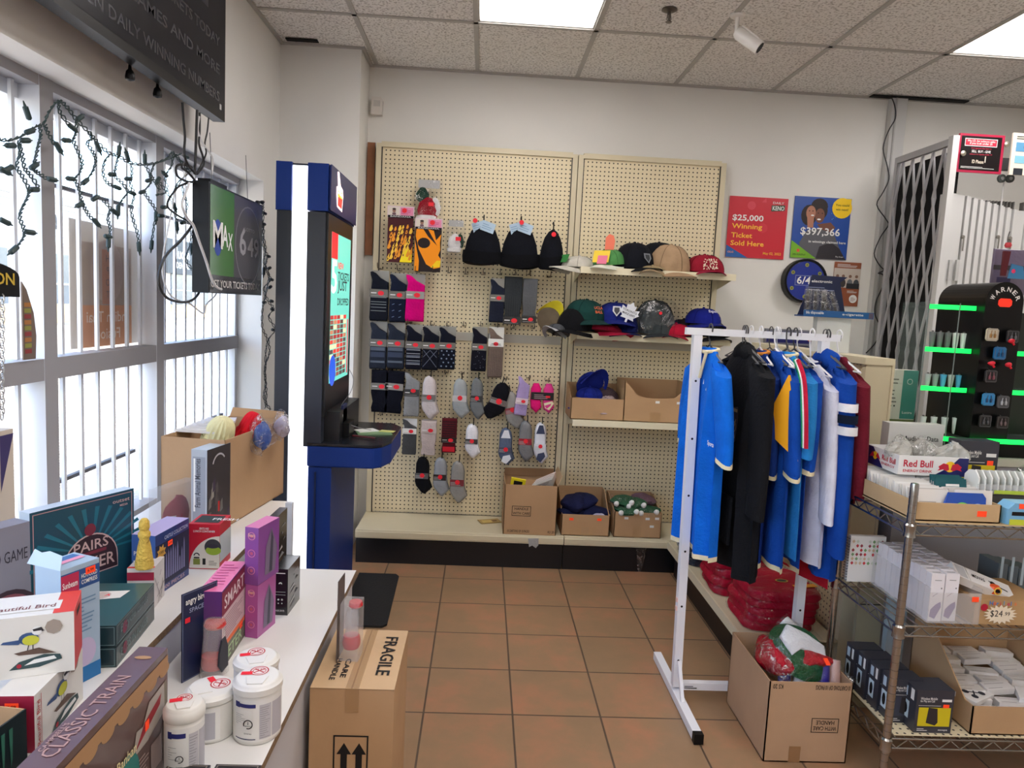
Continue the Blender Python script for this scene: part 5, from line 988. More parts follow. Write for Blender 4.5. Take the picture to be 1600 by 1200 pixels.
# bird boxes
def bird(b,r,x,y,s,lo=0):
    bl=M((56,84,130)); yl=M((200,200,60)); dk_=M((44,40,44)); d=.001
    b.pg(r,[(x-s*.55,y+s*.05),(x-s*.2,y+s*.0),(x-s*.1,y+s*.12),(x-s*.5,y+s*.1)],bl,d).disc(r,x,y+s*.12,s*.2,bl,d,14,ry=s*.15).disc(r,x+s*.04,y+s*.08,s*.17,yl,d+.0003,14,ry=s*.12).disc(r,x+s*.17,y+s*.3,s*.11,INKW,d+.0004,12).pg(r,[(x+s*.08,y+s*.34),(x+s*.26,y+s*.38),(x+s*.3,y+s*.3),(x+s*.1,y+s*.29)],dk_,d+.0006).pg(r,[(x+s*.26,y+s*.31),(x+s*.33,y+s*.29),(x+s*.26,y+s*.27)],dk_,d+.0006)
    b.line(r,x,y-.02*s,x-s*.03,y-s*.16,.0015,dk_,d).line(r,x+s*.08,y-.02*s,x+s*.08,y-s*.16,.0015,dk_,d)
    b.pg(r,[(x-s*.3,y-s*.2),(x+s*.2,y-s*.12),(x+s*.55,y-s*.3),(x+s*.3,y-s*.28),(x-s*.2,y-s*.26)],M((96,74,62)),d)
    b.pg(r,[(x-s*.4,y-s*.6),(x-s*.2,y-s*.42),(x+s*.3,y-s*.3),(x+s*.62,y-s*.34),(x+s*.66,y-s*.46),(x+s*.2,y-s*.6)],M((50,74,76)),d).pg(r,[(x-s*.1,y-s*.52),(x+s*.1,y-s*.4),(x+s*.5,y-s*.36),(x+s*.55,y-s*.44)],INKW,d+.0004).disc(r,x-s*.2,y-s*.52,s*.05,M((170,30,50)),d+.0006)
    b.disc(r,x+s*.5,y+s*.35,s*.18,M((160,146,134)),d-.0002,8)
cw_=M((226,222,214),.35,coat=.3)
def d_b1(b,f,r,tp,w,d,h):
    rd=M((190,60,60)); 

    rf=Fr(r.p(0,0),r.v,-r.u,r.n); b.text(rf,h*.06,-d*.1,h*.1,'Beautiful Bird',rd,w=h*.8); bird(b,r,d*.52,h*.56,d*.55); b.rect(r,d*.12,h*.04,.0015,h*.9,rd)
def d_b2(b,f,r,tp,w,d,h):
    rd=M((190,60,60)); rf=Fr(f.p(0,0),f.v,-f.u,f.n); b.text(rf,h*.06,-w*.1,h*.1,'Beautiful Bird',rd,w=h*.8); b.rect(f,w*.13,h*.04,.0015,h*.9,rd); bird(b,f,w*.58,h*.55,w*.46)
    b.rect(r,d*.3,h*.8,d*.4,h*.1,M((60,20,30)),.0006); b.pg(tp,[(w*.1,d*.2),(w*.85,d*.2),(w*.85,d*.6),(w*.1,d*.6)],cw_,.0006).text(tp,w*.15,d*.3,d*.16,'Beautiful Bird',M((120,60,60)),w=w*.65,d=.001).rect(tp,w*.8,0,w*.2,d,M((215,60,50)),.0003)
n,w_,d_,h_,rz=geo((55,1177),(8,1165),(130,1092),1088,ZU)
pbox('bird_ornament_box','lower bird ornament carton, crimson end with orange sticker, under the white one','product box',(55,1177),(8,1165),(130,1092),1088,ZU,cw_,front=M((150,30,60),.4),draw=d_b1,sticker=[('f',.3,.75)])
# the white one on top, its broad face to the camera
zt=ZU+h_+.001; A=P(-18,1092,z=zt); B=P(117,1047,z=zt); rz=R_(22); ww=.165
t=T('bird_ornament_box','upper white carton with a yellow and blue bird picture and a bright red end','product box',(B.x,B.y,zt),rz); hh=P(117,955,y=B.y).z-zt; b=MB().bx(-ww,0,0,0,.1,hh,cw_,{'right':M((215,50,45),.4),'top':cw_}); d_b2(b,FX((-ww,-.0002,0)),FR((.0002,0,0)),FT((-ww,0,hh+.0002)),ww,.1,hh); b.build('printed_carton',t)
# drink-style carton bottom left
p1=P(43,1192,z=ZU); h5=P(41,1108,y=p1.y).z-ZU
t=T('open_display_box','dark green open display box with claw-mark print at the bottom left corner','display box',(p1.x,p1.y,ZU+.0005),R_(-8)); g=M((16,34,36),.4); b=MB().bx(-.16,-.24,0,0,0,.004,g).bx(-.003,-.24,0,0,0,h5,g).bx(-.16,-.24,0,-.157,0,h5,g).bx(-.157,-.003,.0,-.003,0,h5,KRAFT)
fr=FR((.0004,-.24,0))
for k in range(3): b.pg(fr,[(.17+.016*k,h5*.85),(.178+.016*k,h5*.85),(.176+.016*k,h5*.3),(.173+.016*k,h5*.15)],M((50,110,90)))
b.rect(fr,.08,0.005,.05,h5*.5,M((180,160,110))); b.build('carton',t); MB().bx(-.14,-.2,.005,-.02,-.02,h5*.7,M((44,30,30),.7)).build('contents',t); MB().rect(FT((-.06,-.1,h5*.7+.001)),0,0,.03,.02,ORANGE).build('price_sticker',t)
# casino train game
N=P(262,1190,z=ZL); xR=N.x; t=T('train_game_box','long purple-brown train set box standing on edge at the counter front','board game',(xR,.72,ZL+.0005)); y1_=N.y; ht=P(262,1012,y=y1_).z-ZL; L_=y1_-.72; pm=M((84,56,64),.35,coat=.3); wT=.052
b=MB().bx(-wT,0,0,0,L_,ht,pm,{'right':M((92,68,62),.35,coat=.3),'top':M((92,62,68),.35,coat=.3)}); tp=Fr((-wT,0,ht+.0002),(0,1,0),(-1,0,0),(0,0,1)); r=FR((.0002,0,0)); gd=M((170,130,90)); cr_=M((176,140,134))
b.text(tp,L_*.44,-wT*.72,wT*.44,'CLASSIC TRAIN',cr_,w=L_*.38,bold=0).text(tp,L_*.46,-wT*.25,wT*.14,'CAMPBELL\'S',cr_,w=L_*.12).disc(tp,L_*.34,-wT*.5,wT*.28,M((140,120,110)),.0006).ring(tp,L_*.34,-wT*.5,wT*.36,.003,gd,.0008).disc(tp,L_*.93,-wT*.5,wT*.12,gd,.0006,10,ry=wT*.3)
b.rect(r,0,ht*.84,L_,ht*.1,gd)
for k in range(12): b.disc(r,L_*(.04+.085*k),ht*.84,L_*.034,gd,.0008,14,ry=ht*.05)
b.pg(r,[(L_*.77,ht*.42),(L_*.79,ht*.6),(L_*.83,ht*.58),(L_*.87,ht*.72),(L_*.97,ht*.74),(L_*.975,ht*.5),(L_*.86,ht*.42)],M((170,160,150)),.001).pg(r,[(L_*.78,ht*.45),(L_*.84,ht*.6),(L_*.95,ht*.68),(L_*.94,ht*.6)],M((150,40,50)),.0014).rect(r,L_*.88,ht*.1,L_*.07,ht*.24,M((160,140,134)),.001).lines(r,L_*.8,ht*.06,L_*.07,ht*.3,9,M((180,160,150)),d=.001).rect(r,L_*.965,ht*.04,L_*.025,ht*.7,M((120,110,92)),.0009)
b.disc(r,L_*.73,ht*.3,L_*.075,M((46,120,112)),.0016,24,ry=L_*.08).text(r,L_*.73,ht*.46,ht*.08,'Banban',M((230,214,160)),al='c',w=L_*.11,d=.0022).text(r,L_*.73,ht*.26,ht*.12,'14',M((230,214,160)),al='c',d=.0022).rect(r,0,0,L_*.42,ht*.5,M((60,36,44)),.0008)
b.build('printed_carton',t); MB().rect(FR((.002,L_*.84,ht*.52)),0,0,.014,.018,ORANGE).build('price_sticker',t)
# raised shelf, middle
def d_small(b,f,r,tp,w,d,h):
    b.rect(f,0,h*.7,w,h*.2,M((160,30,60))); b.rect(tp,0,0,w,d*.12,M((220,60,50)),.0004); q=random.Random(3)
    for k in range(7): b.line(r,d*q.random(),h*q.random()*.9,d*q.random(),h*q.random()*.9,.002,M((120,110,112)))
t=pbox('small_carton','small white carton with a red band holding up the yellow candle','product box',(241,951),(213,943),(257,930),888,ZU,M((214,208,204),.4),draw=d_small)
c=t.location+Vector((-.04,.04,0)); hh=P(241,888,y=t.location.y).z-ZU; c=P(217,890,z=ZU+hh)
q=T('yellow_beeswax_candle','yellow textured candle shaped like a tapering beehive on a small white carton','candle',(c.x+.008,c.y+.012,ZU+hh+.001)); ym=M((226,190,84),.7,bump=1,bs=140)
MB().lathe([(.001,0),(.021,0),(.022,.01),(.019,.03),(.0155,.055),(.011,.075),(.0145,.082),(.0145,.09),(.010,.096),(.013,.105),(.012,.118),(.007,.126),(.001,.128)],(0,0,0),ym,20).build('wax_body',q,smooth=True)
def d_blue(b,f,r,tp,w,d,h):
    b.rect(f,w*.1,h*.15,w*.8,h*.4,M((60,90,150))).frame(f,w*.08,h*.12,w*.84,h*.46,.002,INKW,.001).text(f,w*.1,h*.66,h*.07,'PUZZLE',INKW,w=w*.7)
    b.rect(r,0,h*.12,d,h*.7,M((34,36,66)),.0004).text(r,d*.95,h*.86,h*.06,'CASTLE COLLECTION',M((190,200,230)),al='r',w=d*.7).text(r,d*.5,h*.04,h*.06,'1000 PIECES',M((190,160,170)),al='c',w=d*.7); q=random.Random(5)
    for k in range(9): x=d*(.3+.6*k/9); hh=h*(.25+.3*q.random()); b.pg(r,[(x-.004,h*.2),(x+.004,h*.2),(x+.003,h*.2+hh*.8),(x,h*.2+hh),(x-.003,h*.2+hh*.8)],M((120,120,160)),.0008+.00005*k)
    pts=[]; 
    for k in range(16): a=2*PI*k/16; rr=.022 if k%2 else .014; pts.append((d*.16+rr*math.cos(a),h*.68+rr*math.sin(a)))
    b.pg(r,pts,M((210,160,70)),.001).text(r,d*.16,h*.66,.008,'1000',INKB,al='c',d=.0014)
pbox('puzzle_box','blue puzzle box with a night castle picture and lilac lid','puzzle box',(243,934),(222,924),(295,898),838,ZU,M((34,60,120),.35,coat=.3),front=M((50,90,160),.35),topm=M((176,160,205),.4),draw=d_blue,sticker=[('r',.34,.72)])
def d_red(b,f,r,tp,w,d,h):
    cr=M((226,222,210),.4); pts=[(w*1.0,h*.74)]+[(w*(1-.98*math.sin(q)),h*.02+h*.72*math.cos(q)) for q in [PI/2*k/12 for k in range(13)]]+[(w,h*.02)]
    b.pg(f,pts,cr).disc(f,w*.78,h*.5,w*.27,M((60,60,66)),.001,24).disc(f,w*.8,h*.42,w*.25,M((150,180,50)),.0014,24,ry=h*.1).disc(f,w*.78,h*.52,w*.2,M((52,48,62)),.0018,20,ry=h*.05)
    b.rect(f,w*.15,h*.1,w*.22,h*.13,M((130,140,60)),.001).rect(f,w*.17,h*.24,w*.18,h*.03,INKB,.0012).ring(f,w*.26,h*.3,w*.1,.003,INKB,.001,14,0,PI).rect(f,w*.45,h*.1,w*.1,h*.14,INKB,.001).lines(f,w*.65,h*.08,w*.28,h*.12,3,M((110,110,100)))
    b.text(f,w*.5,h*.88,h*.045,'BENTO AND',INKW,al='c',w=w*.3).text(f,w*.5,h*.82,h*.045,'LUNCH CONTAINER',INKW,al='c',w=w*.7)
    b.rect(r,0,h*.15,d,h*.6,M((200,206,210),.2),.0006).rect(tp,w*.1,d*.15,w*.8,d*.7,M((44,54,54)),.0005).text(tp,w*.6,d*.4,d*.2,'FRESH',INKW,d=.001)
pbox('lunch_container_box','red and white carton with a green lunch pot in a round window','product box',(343,890),(297,887),(360,872),820,ZU,M((196,30,50),.4),draw=d_red)
def d_tall(b,f,r,tp,w,d,h):
    b.rect(f,w*.1,h*.02,w*.8,h*.9,M((150,156,166)),.0004); rf=Fr(f.p(0,0),f.v,-f.u,f.n)
    b.text(rf,h*.35,-w*.6,w*.35,'Farm Animal Memories',M((60,64,74)),w=h*.55,d=.001).rect(f,w*.15,h*.3,w*.12,h*.6,INKW,.0008)
    b.rect(r,0,0,d,h,M((58,54,58),.4),.0003); q=random.Random(8)
    for k in range(14): x=d*q.random()*.85; y=h*q.random()*.5; b.pg(r,[(x,y),(x+d*.12,y+h*.03),(x+d*.1,y+h*.16),(x+d*.02,y+h*.12)],M([(120,116,112),(90,84,84),(150,146,136),(70,60,80)][k%4]),.0006+.00003*k)
    b.ring(r,d*.5,h*.78,d*.3,.006,M((190,190,196)),.001,14,PI*.2,PI*.9).rect(r,d*.45,h*.25,.01,h*.12,M((190,40,40)),.0014)
pbox('tall_gift_box','tall narrow grey box with a dark photo side leaning against the big kraft box','product box',(323,842),(298,842),(359,822),704,ZU,M((176,184,192),.4),topm=M((170,180,188),.3),draw=d_tall,w=.055)
t=pbox('toy_box','clear-fronted toy box with a dark red item inside, above the blue puzzle box','product box',(267,851),(262,850),(322,826),768,ZU,M((196,200,204),.2,alpha=.22),draw=None,w=.045,dx=-.03,dy=.0)
n,w_,d_,h_,rz=geo((267,851),(262,850),(322,826),768,ZU)
blob(MB(),(-.022,d_*.55,h_*.4),(.018,d_*.38,h_*.33),M((140,30,56),.6),4).build('red_toy',t,smooth=True); MB().bx(-.02,d_*.2,.004,-.004,d_*.5,h_*.42,M((180,176,170),.5)).build('inner_card',t); MB().rect(FR((.001,d_*.3,h_*.25)),0,0,.014,.02,ORANGE).build('price_sticker',t)
# large kraft carton with hats
n,w_,d_,h_,rz=geo((358,834),(250,824),(450,776),694,ZU); w_=.228
n=n+Vector((-.033,.05,0)); o0=n+Matrix.Rotation(rz,3,'Z')@Vector((-w_,0,0))
tb=carton(0,0,w_,d_,h_,'big open kraft carton by the window, hats and papers spilling over its rim',y=o0.y,z=ZU+.001,x=o0.x,rz=rz,m=card((186,152,116)),tape=False)
MB().ext(Fr((0,d_,h_),(1,0,0),(0,.15,1)),[(0,0),(w_,0),(w_*.98,.03),(.01,.035)],.003,KRAFT).build('flap',tb)
def inbox(dx,dy,dz): return tb.matrix_basis@Vector((dx,dy,dz))
def ribhat(label,c,loc,s,rot):
    t=T('knit_hat',label,'hat',loc); t.rotation_euler=rot; rings=[]
    for i in range(9):
        a=PI/2*i/8; rr=math.cos(a)**.6 if i<8 else .02
        rings.append([Vector((s[0]*rr*math.cos(b)*(1+.05*math.cos(18*b)+.05*math.sin(2*b)),s[1]*rr*math.sin(b)*(1+.05*math.cos(18*b)),s[2]*math.sin(a))) for b in [2*PI*k/90 for k in range(90)]])
    rings.insert(0,[Vector((v.x*1.02,v.y*1.02,-.03)) for v in rings[0]]); MB().loft(rings,cloth(c,.15)).build('knit_body',t,smooth=True)
    MB().loft([[Vector((v.x*1.08,v.y*1.08,z)) for v in rings[0]] for z in (-.035,.012)],cloth([int(k*.93) for k in c])).build('folded_cuff',t,smooth=True)
ribhat('cream and pale yellow knit hat heaped in the big kraft carton',(232,226,176),inbox(w_*.55,d_*.3,h_-.03),(.05,.055,.09),(.25,.3,.2))
ribhat('bright red ribbed knit hat heaped in the big kraft carton',(215,30,44),inbox(w_*.82,d_*.5,h_-.02),(.036,.05,.085),(.1,.35,.6))
q=lump('bagged_hat','blue hat in a crinkled clear bag hanging over the carton edge','bagged hat',inbox(w_+.03,d_*.45,h_-.07),(.03,.035,.05),cloth((70,100,170),.3),7,None); blob(MB(),(0,0,.055),(.042,.05,.068),FILM2,8,20,.2).build('plastic_bag',q)
q=lump('bagged_hat','white item in a crinkled clear bag at the carton far corner','bagged hat',inbox(w_+.035,d_*.78,h_-.05),(.03,.035,.04),cloth((190,185,205),.2),17,None); blob(MB(),(0,0,.045),(.036,.045,.055),FILM2,9,20,.2).build('plastic_bag',q)
for k in range(5):
    o=MB().obox((0,0,0),(.15-.012*k,.11-.006*k,.007),M((222-4*k,218-3*k,212),.6)).build('paper_pad',loc=inbox(w_*.3+.012*k,d_*.3+.01*k,h_+.004+.0075*k),rz=rz+.1*k); tag(o,'white printed pad in the slanted pile on the left rim of the big carton','paper pad','white pads piled on the big carton')
# ---- lower counter ----
pk=M((150,80,150),.35,coat=.3)
def d_pk(b,f,r,tp,w,d,h):
    c2=M((220,130,170)); 
    for y in (.85,.55,.25): b.ring(f,w*.5,h*y,w*.28,.002,c2,.0006,16).disc(f,w*.5,h*y,w*.12,M((196,90,120)),.0008,10)
    b.text(f,w*.5,h*.82,h*.06,'Beauty',M((240,190,170)),al='c',w=w*.5,d=.001); b.pg(r,[(d*.3,h*.1),(d*.8,h*.1),(d*.9,h*.5),(d*.6,h*.9),(d*.35,h*.6)],M((120,104,130)),.0006).pg(r,[(d*.5,h*.12),(d*.65,h*.12),(d*.7,h*.7),(d*.6,h*.85)],M((70,66,84)),.001)
n,w_,d_,h_,rz=geo((402,998),(380,1002),(430,976),916,ZL)
pbox('doll_box','lower purple-pink doll box with silver dress panel on the counter','toy box',(402,998),(380,1002),(430,974),916,ZL,M((170,80,150),.35,coat=.3),draw=d_pk)
pbox('doll_box','upper purple-pink doll box stacked on its twin, dark side window','toy box',(402,998),(378,1002),(434,972),916,ZL+h_+.001,M((136,74,150),.35,coat=.3),topm=M((214,120,170),.4),draw=d_pk,h=P(409,826,y=n.y).z-ZL-h_-.001,zp=ZL)
def d_bk(b,f,r,tp,w,d,h):
    b.rect(f,w*.12,h*.9,w*.7,h*.02,INKW,.0006).ring(f,w*.5,h*.68,w*.12,.003,INKW,.0008,12,0,PI).rect(f,w*.15,h*.5,w*.7,h*.012,M((150,150,150)),.0008).rect(f,w*.15,h*.44,w*.7,h*.012,M((150,150,150)),.0008)
    for i in (-1,1):
        b.disc(f,w*(.5+.12*i),h*.34,w*.07,M((190,190,190)),.0008,8).disc(f,w*(.5+.12*i),h*.26,w*.05,M((190,190,190)),.0008,8)
    b.text(f,w*.5,h*.08,h*.04,'HAIR DRYER',M((200,200,200)),al='c',w=w*.6); q=random.Random(4)
    for k in range(8): b.pg(r,[(d*q.random()*.6,h*(.1+.1*k)),(d*(.5+.4*q.random()),h*(.12+.1*k)),(d*(.4+.4*q.random()),h*(.2+.09*k))],M([(120,120,120),(170,170,170),(60,60,60)][k%3]),.0006+.0001*k)
pbox('black_gift_box','small glossy black box with white icons nearest the kiosk on the counter','product box',(449,962),(428,959),(468,936),890,ZL,M((20,20,22),.25,coat=.5),draw=d_bk)
pbox('black_gift_box','tall black and white patterned box standing behind the doll boxes','product box',(431,925),(418,926),(447,905),808,ZL,M((30,28,32),.25,coat=.5),draw=d_bk)
def d_sm(b,f,r,tp,w,d,h):
    b.rect(r,0,h*.68,d,h*.3,M((130,30,60)),.0004).text(r,d*.08,h*.74,h*.16,'SMART',M((230,210,214)),w=d*.8,bold=.01,d=.001).rect(r,0,h*.3,d,h*.38,M((206,176,180)),.0004).lines(r,d*.08,h*.34,d*.8,h*.3,9,M((150,110,120))).rect(r,0,0,d,h*.3,M((110,110,96)),.0004).text(r,d*.1,h*.06,h*.14,'PETER',M((170,200,150)),w=d*.7,d=.001).pg(r,[(d*.1,h*.26),(d*.9,h*.24),(d*.95,h*.3),(d*.15,h*.32)],M((230,110,60)),.001).lines(tp,w*.1,d*.1,w*.8,d*.8,9,M((200,90,140)))
pbox('board_game_box','bright pink boxed game with a lined pink top behind the blister card','board game',(346,1050),(326,1046),(384,990),925,ZL,M((90,40,110),.35),topm=M((232,120,168),.35),draw=d_sm,w=.055,sticker=[('r',.7,.2)])
# blister pack
A=P(283,1068,z=ZL); B=P(338,1038,z=ZL); rz=math.atan2(B.y-A.y,B.x-A.x); w=(B-A).length; h=P(283,930,y=A.y).z-ZL
t=T('toy_blister_pack','navy blister card with a clear and red toy dome','toy pack',(A.x,A.y,ZL+.001),rz)
fr=FX((0,-.002,0)); b=MB().bx(0,-.002,0,w,.0,h,M((26,38,72),.35)).pg(fr,[(0,h),(w,h),(w,h*1.0),(w*.5,h*1.0)],M((26,38,72))).text(fr,w*.1,h*.84,h*.07,'angry birds',INKW,w=w*.6,bold=.02).text(fr,w*.2,h*.76,h*.05,'SPACE',M((160,170,200)),w=w*.4).disc(fr,w*.8,h*.85,w*.14,INKW,.0008,14).text(fr,w*.8,h*.83,h*.03,'EGGS',INKB,al='c',d=.0012).frame(fr,.002,.002,w-.004,h-.004,.001,M((130,140,170)))
b.build('backing_card',t); cx=w*.62
MB().lathe([(.034,.006),(.034,.02),(.030,.06),(.026,.1),(.027,.13),(.024,.136),(.001,.137)],(cx,-.035,0),M((225,220,215),.08,alpha=.28,spec=.9),20,sy=.85).build('clear_dome',t,smooth=True)
MB().lathe([(.001,.118),(.022,.118),(.025,.124),(.022,.132),(.001,.133)],(cx+.002,-.035,0),M((200,50,46),.3),18).build('red_lid',t,smooth=True)
MB().lathe([(.001,.02),(.026,.02),(.028,.035),(.026,.05),(.001,.051)],(cx,-.033,0),M((190,30,36),.3),18).build('red_toy_base',t,smooth=True)
MB().pillow(Fr((cx-.016,-.062,.015),(1,0,0),(0,0,1),(0,-1,0)),[(0,.02),(.012,0),(.03,.01),(.03,.06),(.022,.085),(.01,.08),(.002,.05)],.004,M((40,40,50),.3)).build('printed_insert',t); MB().rect(FX((.008,-.003,h*.66)),0,0,.014,.012,REDST).build('price_sticker',t)
# wipe tubs
def tub(cx,by,wpx,topy,label,rot=0,st=True,z=ZL,proto=None):
    c=P(cx,by,z=z); r=wpx/2/F*(c.y*1.0)*1.03; h=P(cx,topy,y=c.y).z-z
    t=T('wipes_canister',label,'wipes tub',(c.x,c.y,z+.001),rot,'white disinfectant wipe canisters'); wm=M((228,226,220),.35)
    MB().lathe([(.001,0),(r*.9,0),(r*.95,.004),(r*.95,h*.76),(r*.9,h*.78),(r*.9,h*.8),(.001,h*.8)],(0,0,0),wm,32).build('body',t,smooth=True)
    l=MB().lathe([(r*.97,h*.79),(r*1.0,h*.8),(r*1.0,h*.89),(r*.93,h*.91),(r*.9,h*.93),(r*.84,h*.955),(r*.8,h*.96),(.001,h*.96)],(0,0,0),wm,32).ext(FT((0,0,h*.96)),[(-r*.3,-r*.75),(r*.3,-r*.75),(r*.45,-r*.1),(-r*.45,-r*.1)],h*.02,wm); l.build('lid',t,smooth=True)
    f=FT((0,0,h*.9615)); m=M((190,60,64)); b=MB().disc(f,0,r*.35,r*.36,M((236,225,222)),.0003).ring(f,0,r*.35,r*.38,r*.05,m,.0006).ring(f,0,r*.35,r*.27,r*.03,m,.0006).line(f,-r*.2,r*.2,r*.2,r*.5,r*.06,m,.0006).line(f,-r*.2,r*.5,r*.2,r*.2,r*.06,m,.0006).text(f,-r*.2,r*.4,r*.12,'RX RX',m,w=r*.4); b.build('lid_seal',t)
    MB().rect(FT((-r*.7,r*.05,h*.962)),0,0,.022,.013,REDST).build('price_sticker',t)
    lb=MB(); R2=r*.955
    def patch(a0,a1,z0,z1,m,dr=0):
        n=max(2,int(abs(a1-a0)/.12)); rr=R2+dr; vs=[];fs=[]
        for k in range(n+1):
            a=a0+(a1-a0)*k/n-PI/2; vs+=[(rr*math.cos(a),rr*math.sin(a),z0),(rr*math.cos(a),rr*math.sin(a),z1)]
            if k: fs.append((2*k-2,2*k,2*k+1,2*k-1))
        lb.add(vs,fs,m)
    patch(-1.5,1.6,h*.06,h*.74,M((232,231,228),.4)); patch(-.85,.1,h*.62,h*.68,M((34,38,110)),.0006); patch(-.85,-.6,h*.61,h*.7,M((34,38,110)),.0008); patch(-.85,.1,h*.1,h*.115,M((40,40,90)),.0006); patch(.25,.75,h*.1,h*.66,M((196,194,200)),.0005); patch(.8,1.4,h*.1,h*.66,M((186,184,192)),.0005)
    q=random.Random(int(cx))
    for k in range(15): patch(.28,.45+.28*q.random(),h*(.12+.035*k),h*(.127+.035*k),M((140,138,144)),.0009)
    for k in range(6): patch(-.82,-.75+.5*q.random(),h*(.5-.03*k),h*(.505-.03*k),M((130,130,134)),.0009)
    fr=Fr((R2*math.sin(-.2)*1.012,-R2*math.cos(.2)*1.012,h*.36),(math.cos(.2),math.sin(-.2),0),(0,0,1)); fr.n=Vector((math.sin(-.2),-math.cos(.2),0)); rr=r*.2
    lb.ring(fr,0,0,rr,rr*.22,INKB,.0012,20,-1.9,3.6).text(fr,0,-rr*.1,rr*.7,'1',INKB,al='c',d=.0014,bold=.03).text(fr,0,-rr*.5,rr*.25,'MINUTE',INKB,al='c',d=.0014).text(fr,0,-rr*2.2,rr*.3,'Diversey',INKB,al='c',d=.0014)
    lb.build('label',t,smooth=True); return t
tub(400,1092,70,1022,'white wipes canister at the back of the group, behind the frontmost-right one',.3)
tub(402,1145,76,1052,'white wipes canister at the front right, 1 MINUTE label fully in view',.12)
tub(330,1142,80,1070,'white wipes canister with its grey small-print side showing, under the blister card',-.9)
tub(288,1212,62,1092,'white wipes canister cut by the long train box, lowest left of the four',.35)
# dark boxes at the bottom edge
for px_,wpx,l in ((298,68,'dark framed flat box at the bottom edge left of its twin'),(375,72,'dark framed flat box with white oval marks near the counter edge')):
    a=P(px_-wpx/2,1192,z=ZL+.04); b2=P(px_+wpx/2,1190,z=ZL+.04); w=b2.x-a.x; t=T('flat_gift_box',l,'product box',(a.x,a.y-.14,ZL+.001)); b=MB().bx(0,0,0,w,.138,.038,M((34,30,34),.3,coat=.4)); f=FT((0,0,.0385)); b.frame(f,.004,.004,w-.008,.13,.0015,M((150,140,130))).disc(f,w*.5,.1,w*.1,INKW,.0008,ry=w*.07).disc(f,w*.75,.1,w*.1,INKW,.0008,ry=w*.07).line(f,w*.2,.07,w*.25,.115,.003,INKW); b.build('printed_carton',t)
# FRAGILE carton on the floor
zt=.55; a=P(480,1075,z=zt); b2=P(618,1071,z=zt); c2=P(624,986,z=zt); xl=XE+.004
t=T('shipping_carton','closed kraft shipping carton printed FRAGILE on the floor against the counter','cardboard box',(xl,a.y,0)); w=b2.x-xl; d=c2.y-a.y
b=MB().bx(0,0,0,w,d,zt,KRAFT); b.bx(-.0,.0,zt-.001,w,d,zt+.0015,KRAFTL)
f=FX((0,-.0004,0)); tp=FT((0,0,zt+.002)); rt=Fr(tp.o,(0,-1,0),(1,0,0),(0,0,1))
b.rect(tp,w*.0,0,0.0001,d,KRAFTD); b.rect(tp,w*.485,-.001,.004,d+.001,KRAFTD,.0004).rect(tp,w*.42,0,w*.16,d,M((190,154,112),.2,alpha=.5,spec=.8),.0008)
b.text(rt,-d*.86,w*.72,w*.17,'FRAGILE',INKB,w=d*.66,bold=.02,d=.0012).text(rt,-d*.45,w*.3,w*.07,'CARE',INKB,w=d*.3,bold=.02,d=.0012).text(rt,-d*.45,w*.18,w*.07,'HANDLE',INKB,w=d*.34,bold=.02,d=.0012)
b.frame(f,w*.29,zt-.3,w*.42,.18,.004,INKB)
for x in (.42,.6): b.pg(f,[(w*x-.008,zt-.25),(w*x+.008,zt-.25),(w*x+.008,zt-.17),(w*x+.018,zt-.17),(w*x,zt-.14),(w*x-.018,zt-.17),(w*x-.008,zt-.17)],INKB)
b.rect(f,w*.34,zt-.272,w*.32,.008,INKB).rect(f,w*.42,zt-.06,w*.16,.06,M((170,132,92),.25,spec=.8),.0006); b.build('carton',t)
# clear cup pack on the carton
c=P(560,1036,z=zt); t=T('clear_cup_pack','upright clear plastic pack with two red lids standing on the FRAGILE carton','toy pack',(c.x,c.y,zt+.003),R_(-4)); hp=P(560,942,y=c.y).z-zt
clr=M((230,228,228),.06,alpha=.22,spec=1)
MB().bx(-.052,0,0,-.002,.055,hp*.94,clr).build('clear_box',t,bevel=.003); MB().bx(-.058,-.006,.0,-.0565,.06,hp*1.32,M((90,84,84),.4)).build('backing_card',t)
for z0,z1 in ((.16,.36),): MB().lathe([(.001,hp*z0),(.021,hp*z0),(.024,hp*.22),(.024,hp*.3),(.021,hp*z1),(.001,hp*z1)],(-.027,.028,0),M((190,26,44),.3),20).build('red_lid',t,smooth=True)
MB().lathe([(.001,hp*.84),(.015,hp*.84),(.019,hp*.87),(.017,hp*.93),(.001,hp*.93)],(-.018,.028,0),M((205,40,50),.3),18).build('red_lid',t,smooth=True)
MB().lathe([(.02,hp*.38),(.016,hp*.5),(.019,hp*.6),(.014,hp*.82),(.012,hp*.82),(.016,hp*.6),(.013,hp*.5),(.018,hp*.38)],(-.027,.028,0),clr,18,cap=False).build('clear_cup',t,smooth=True)
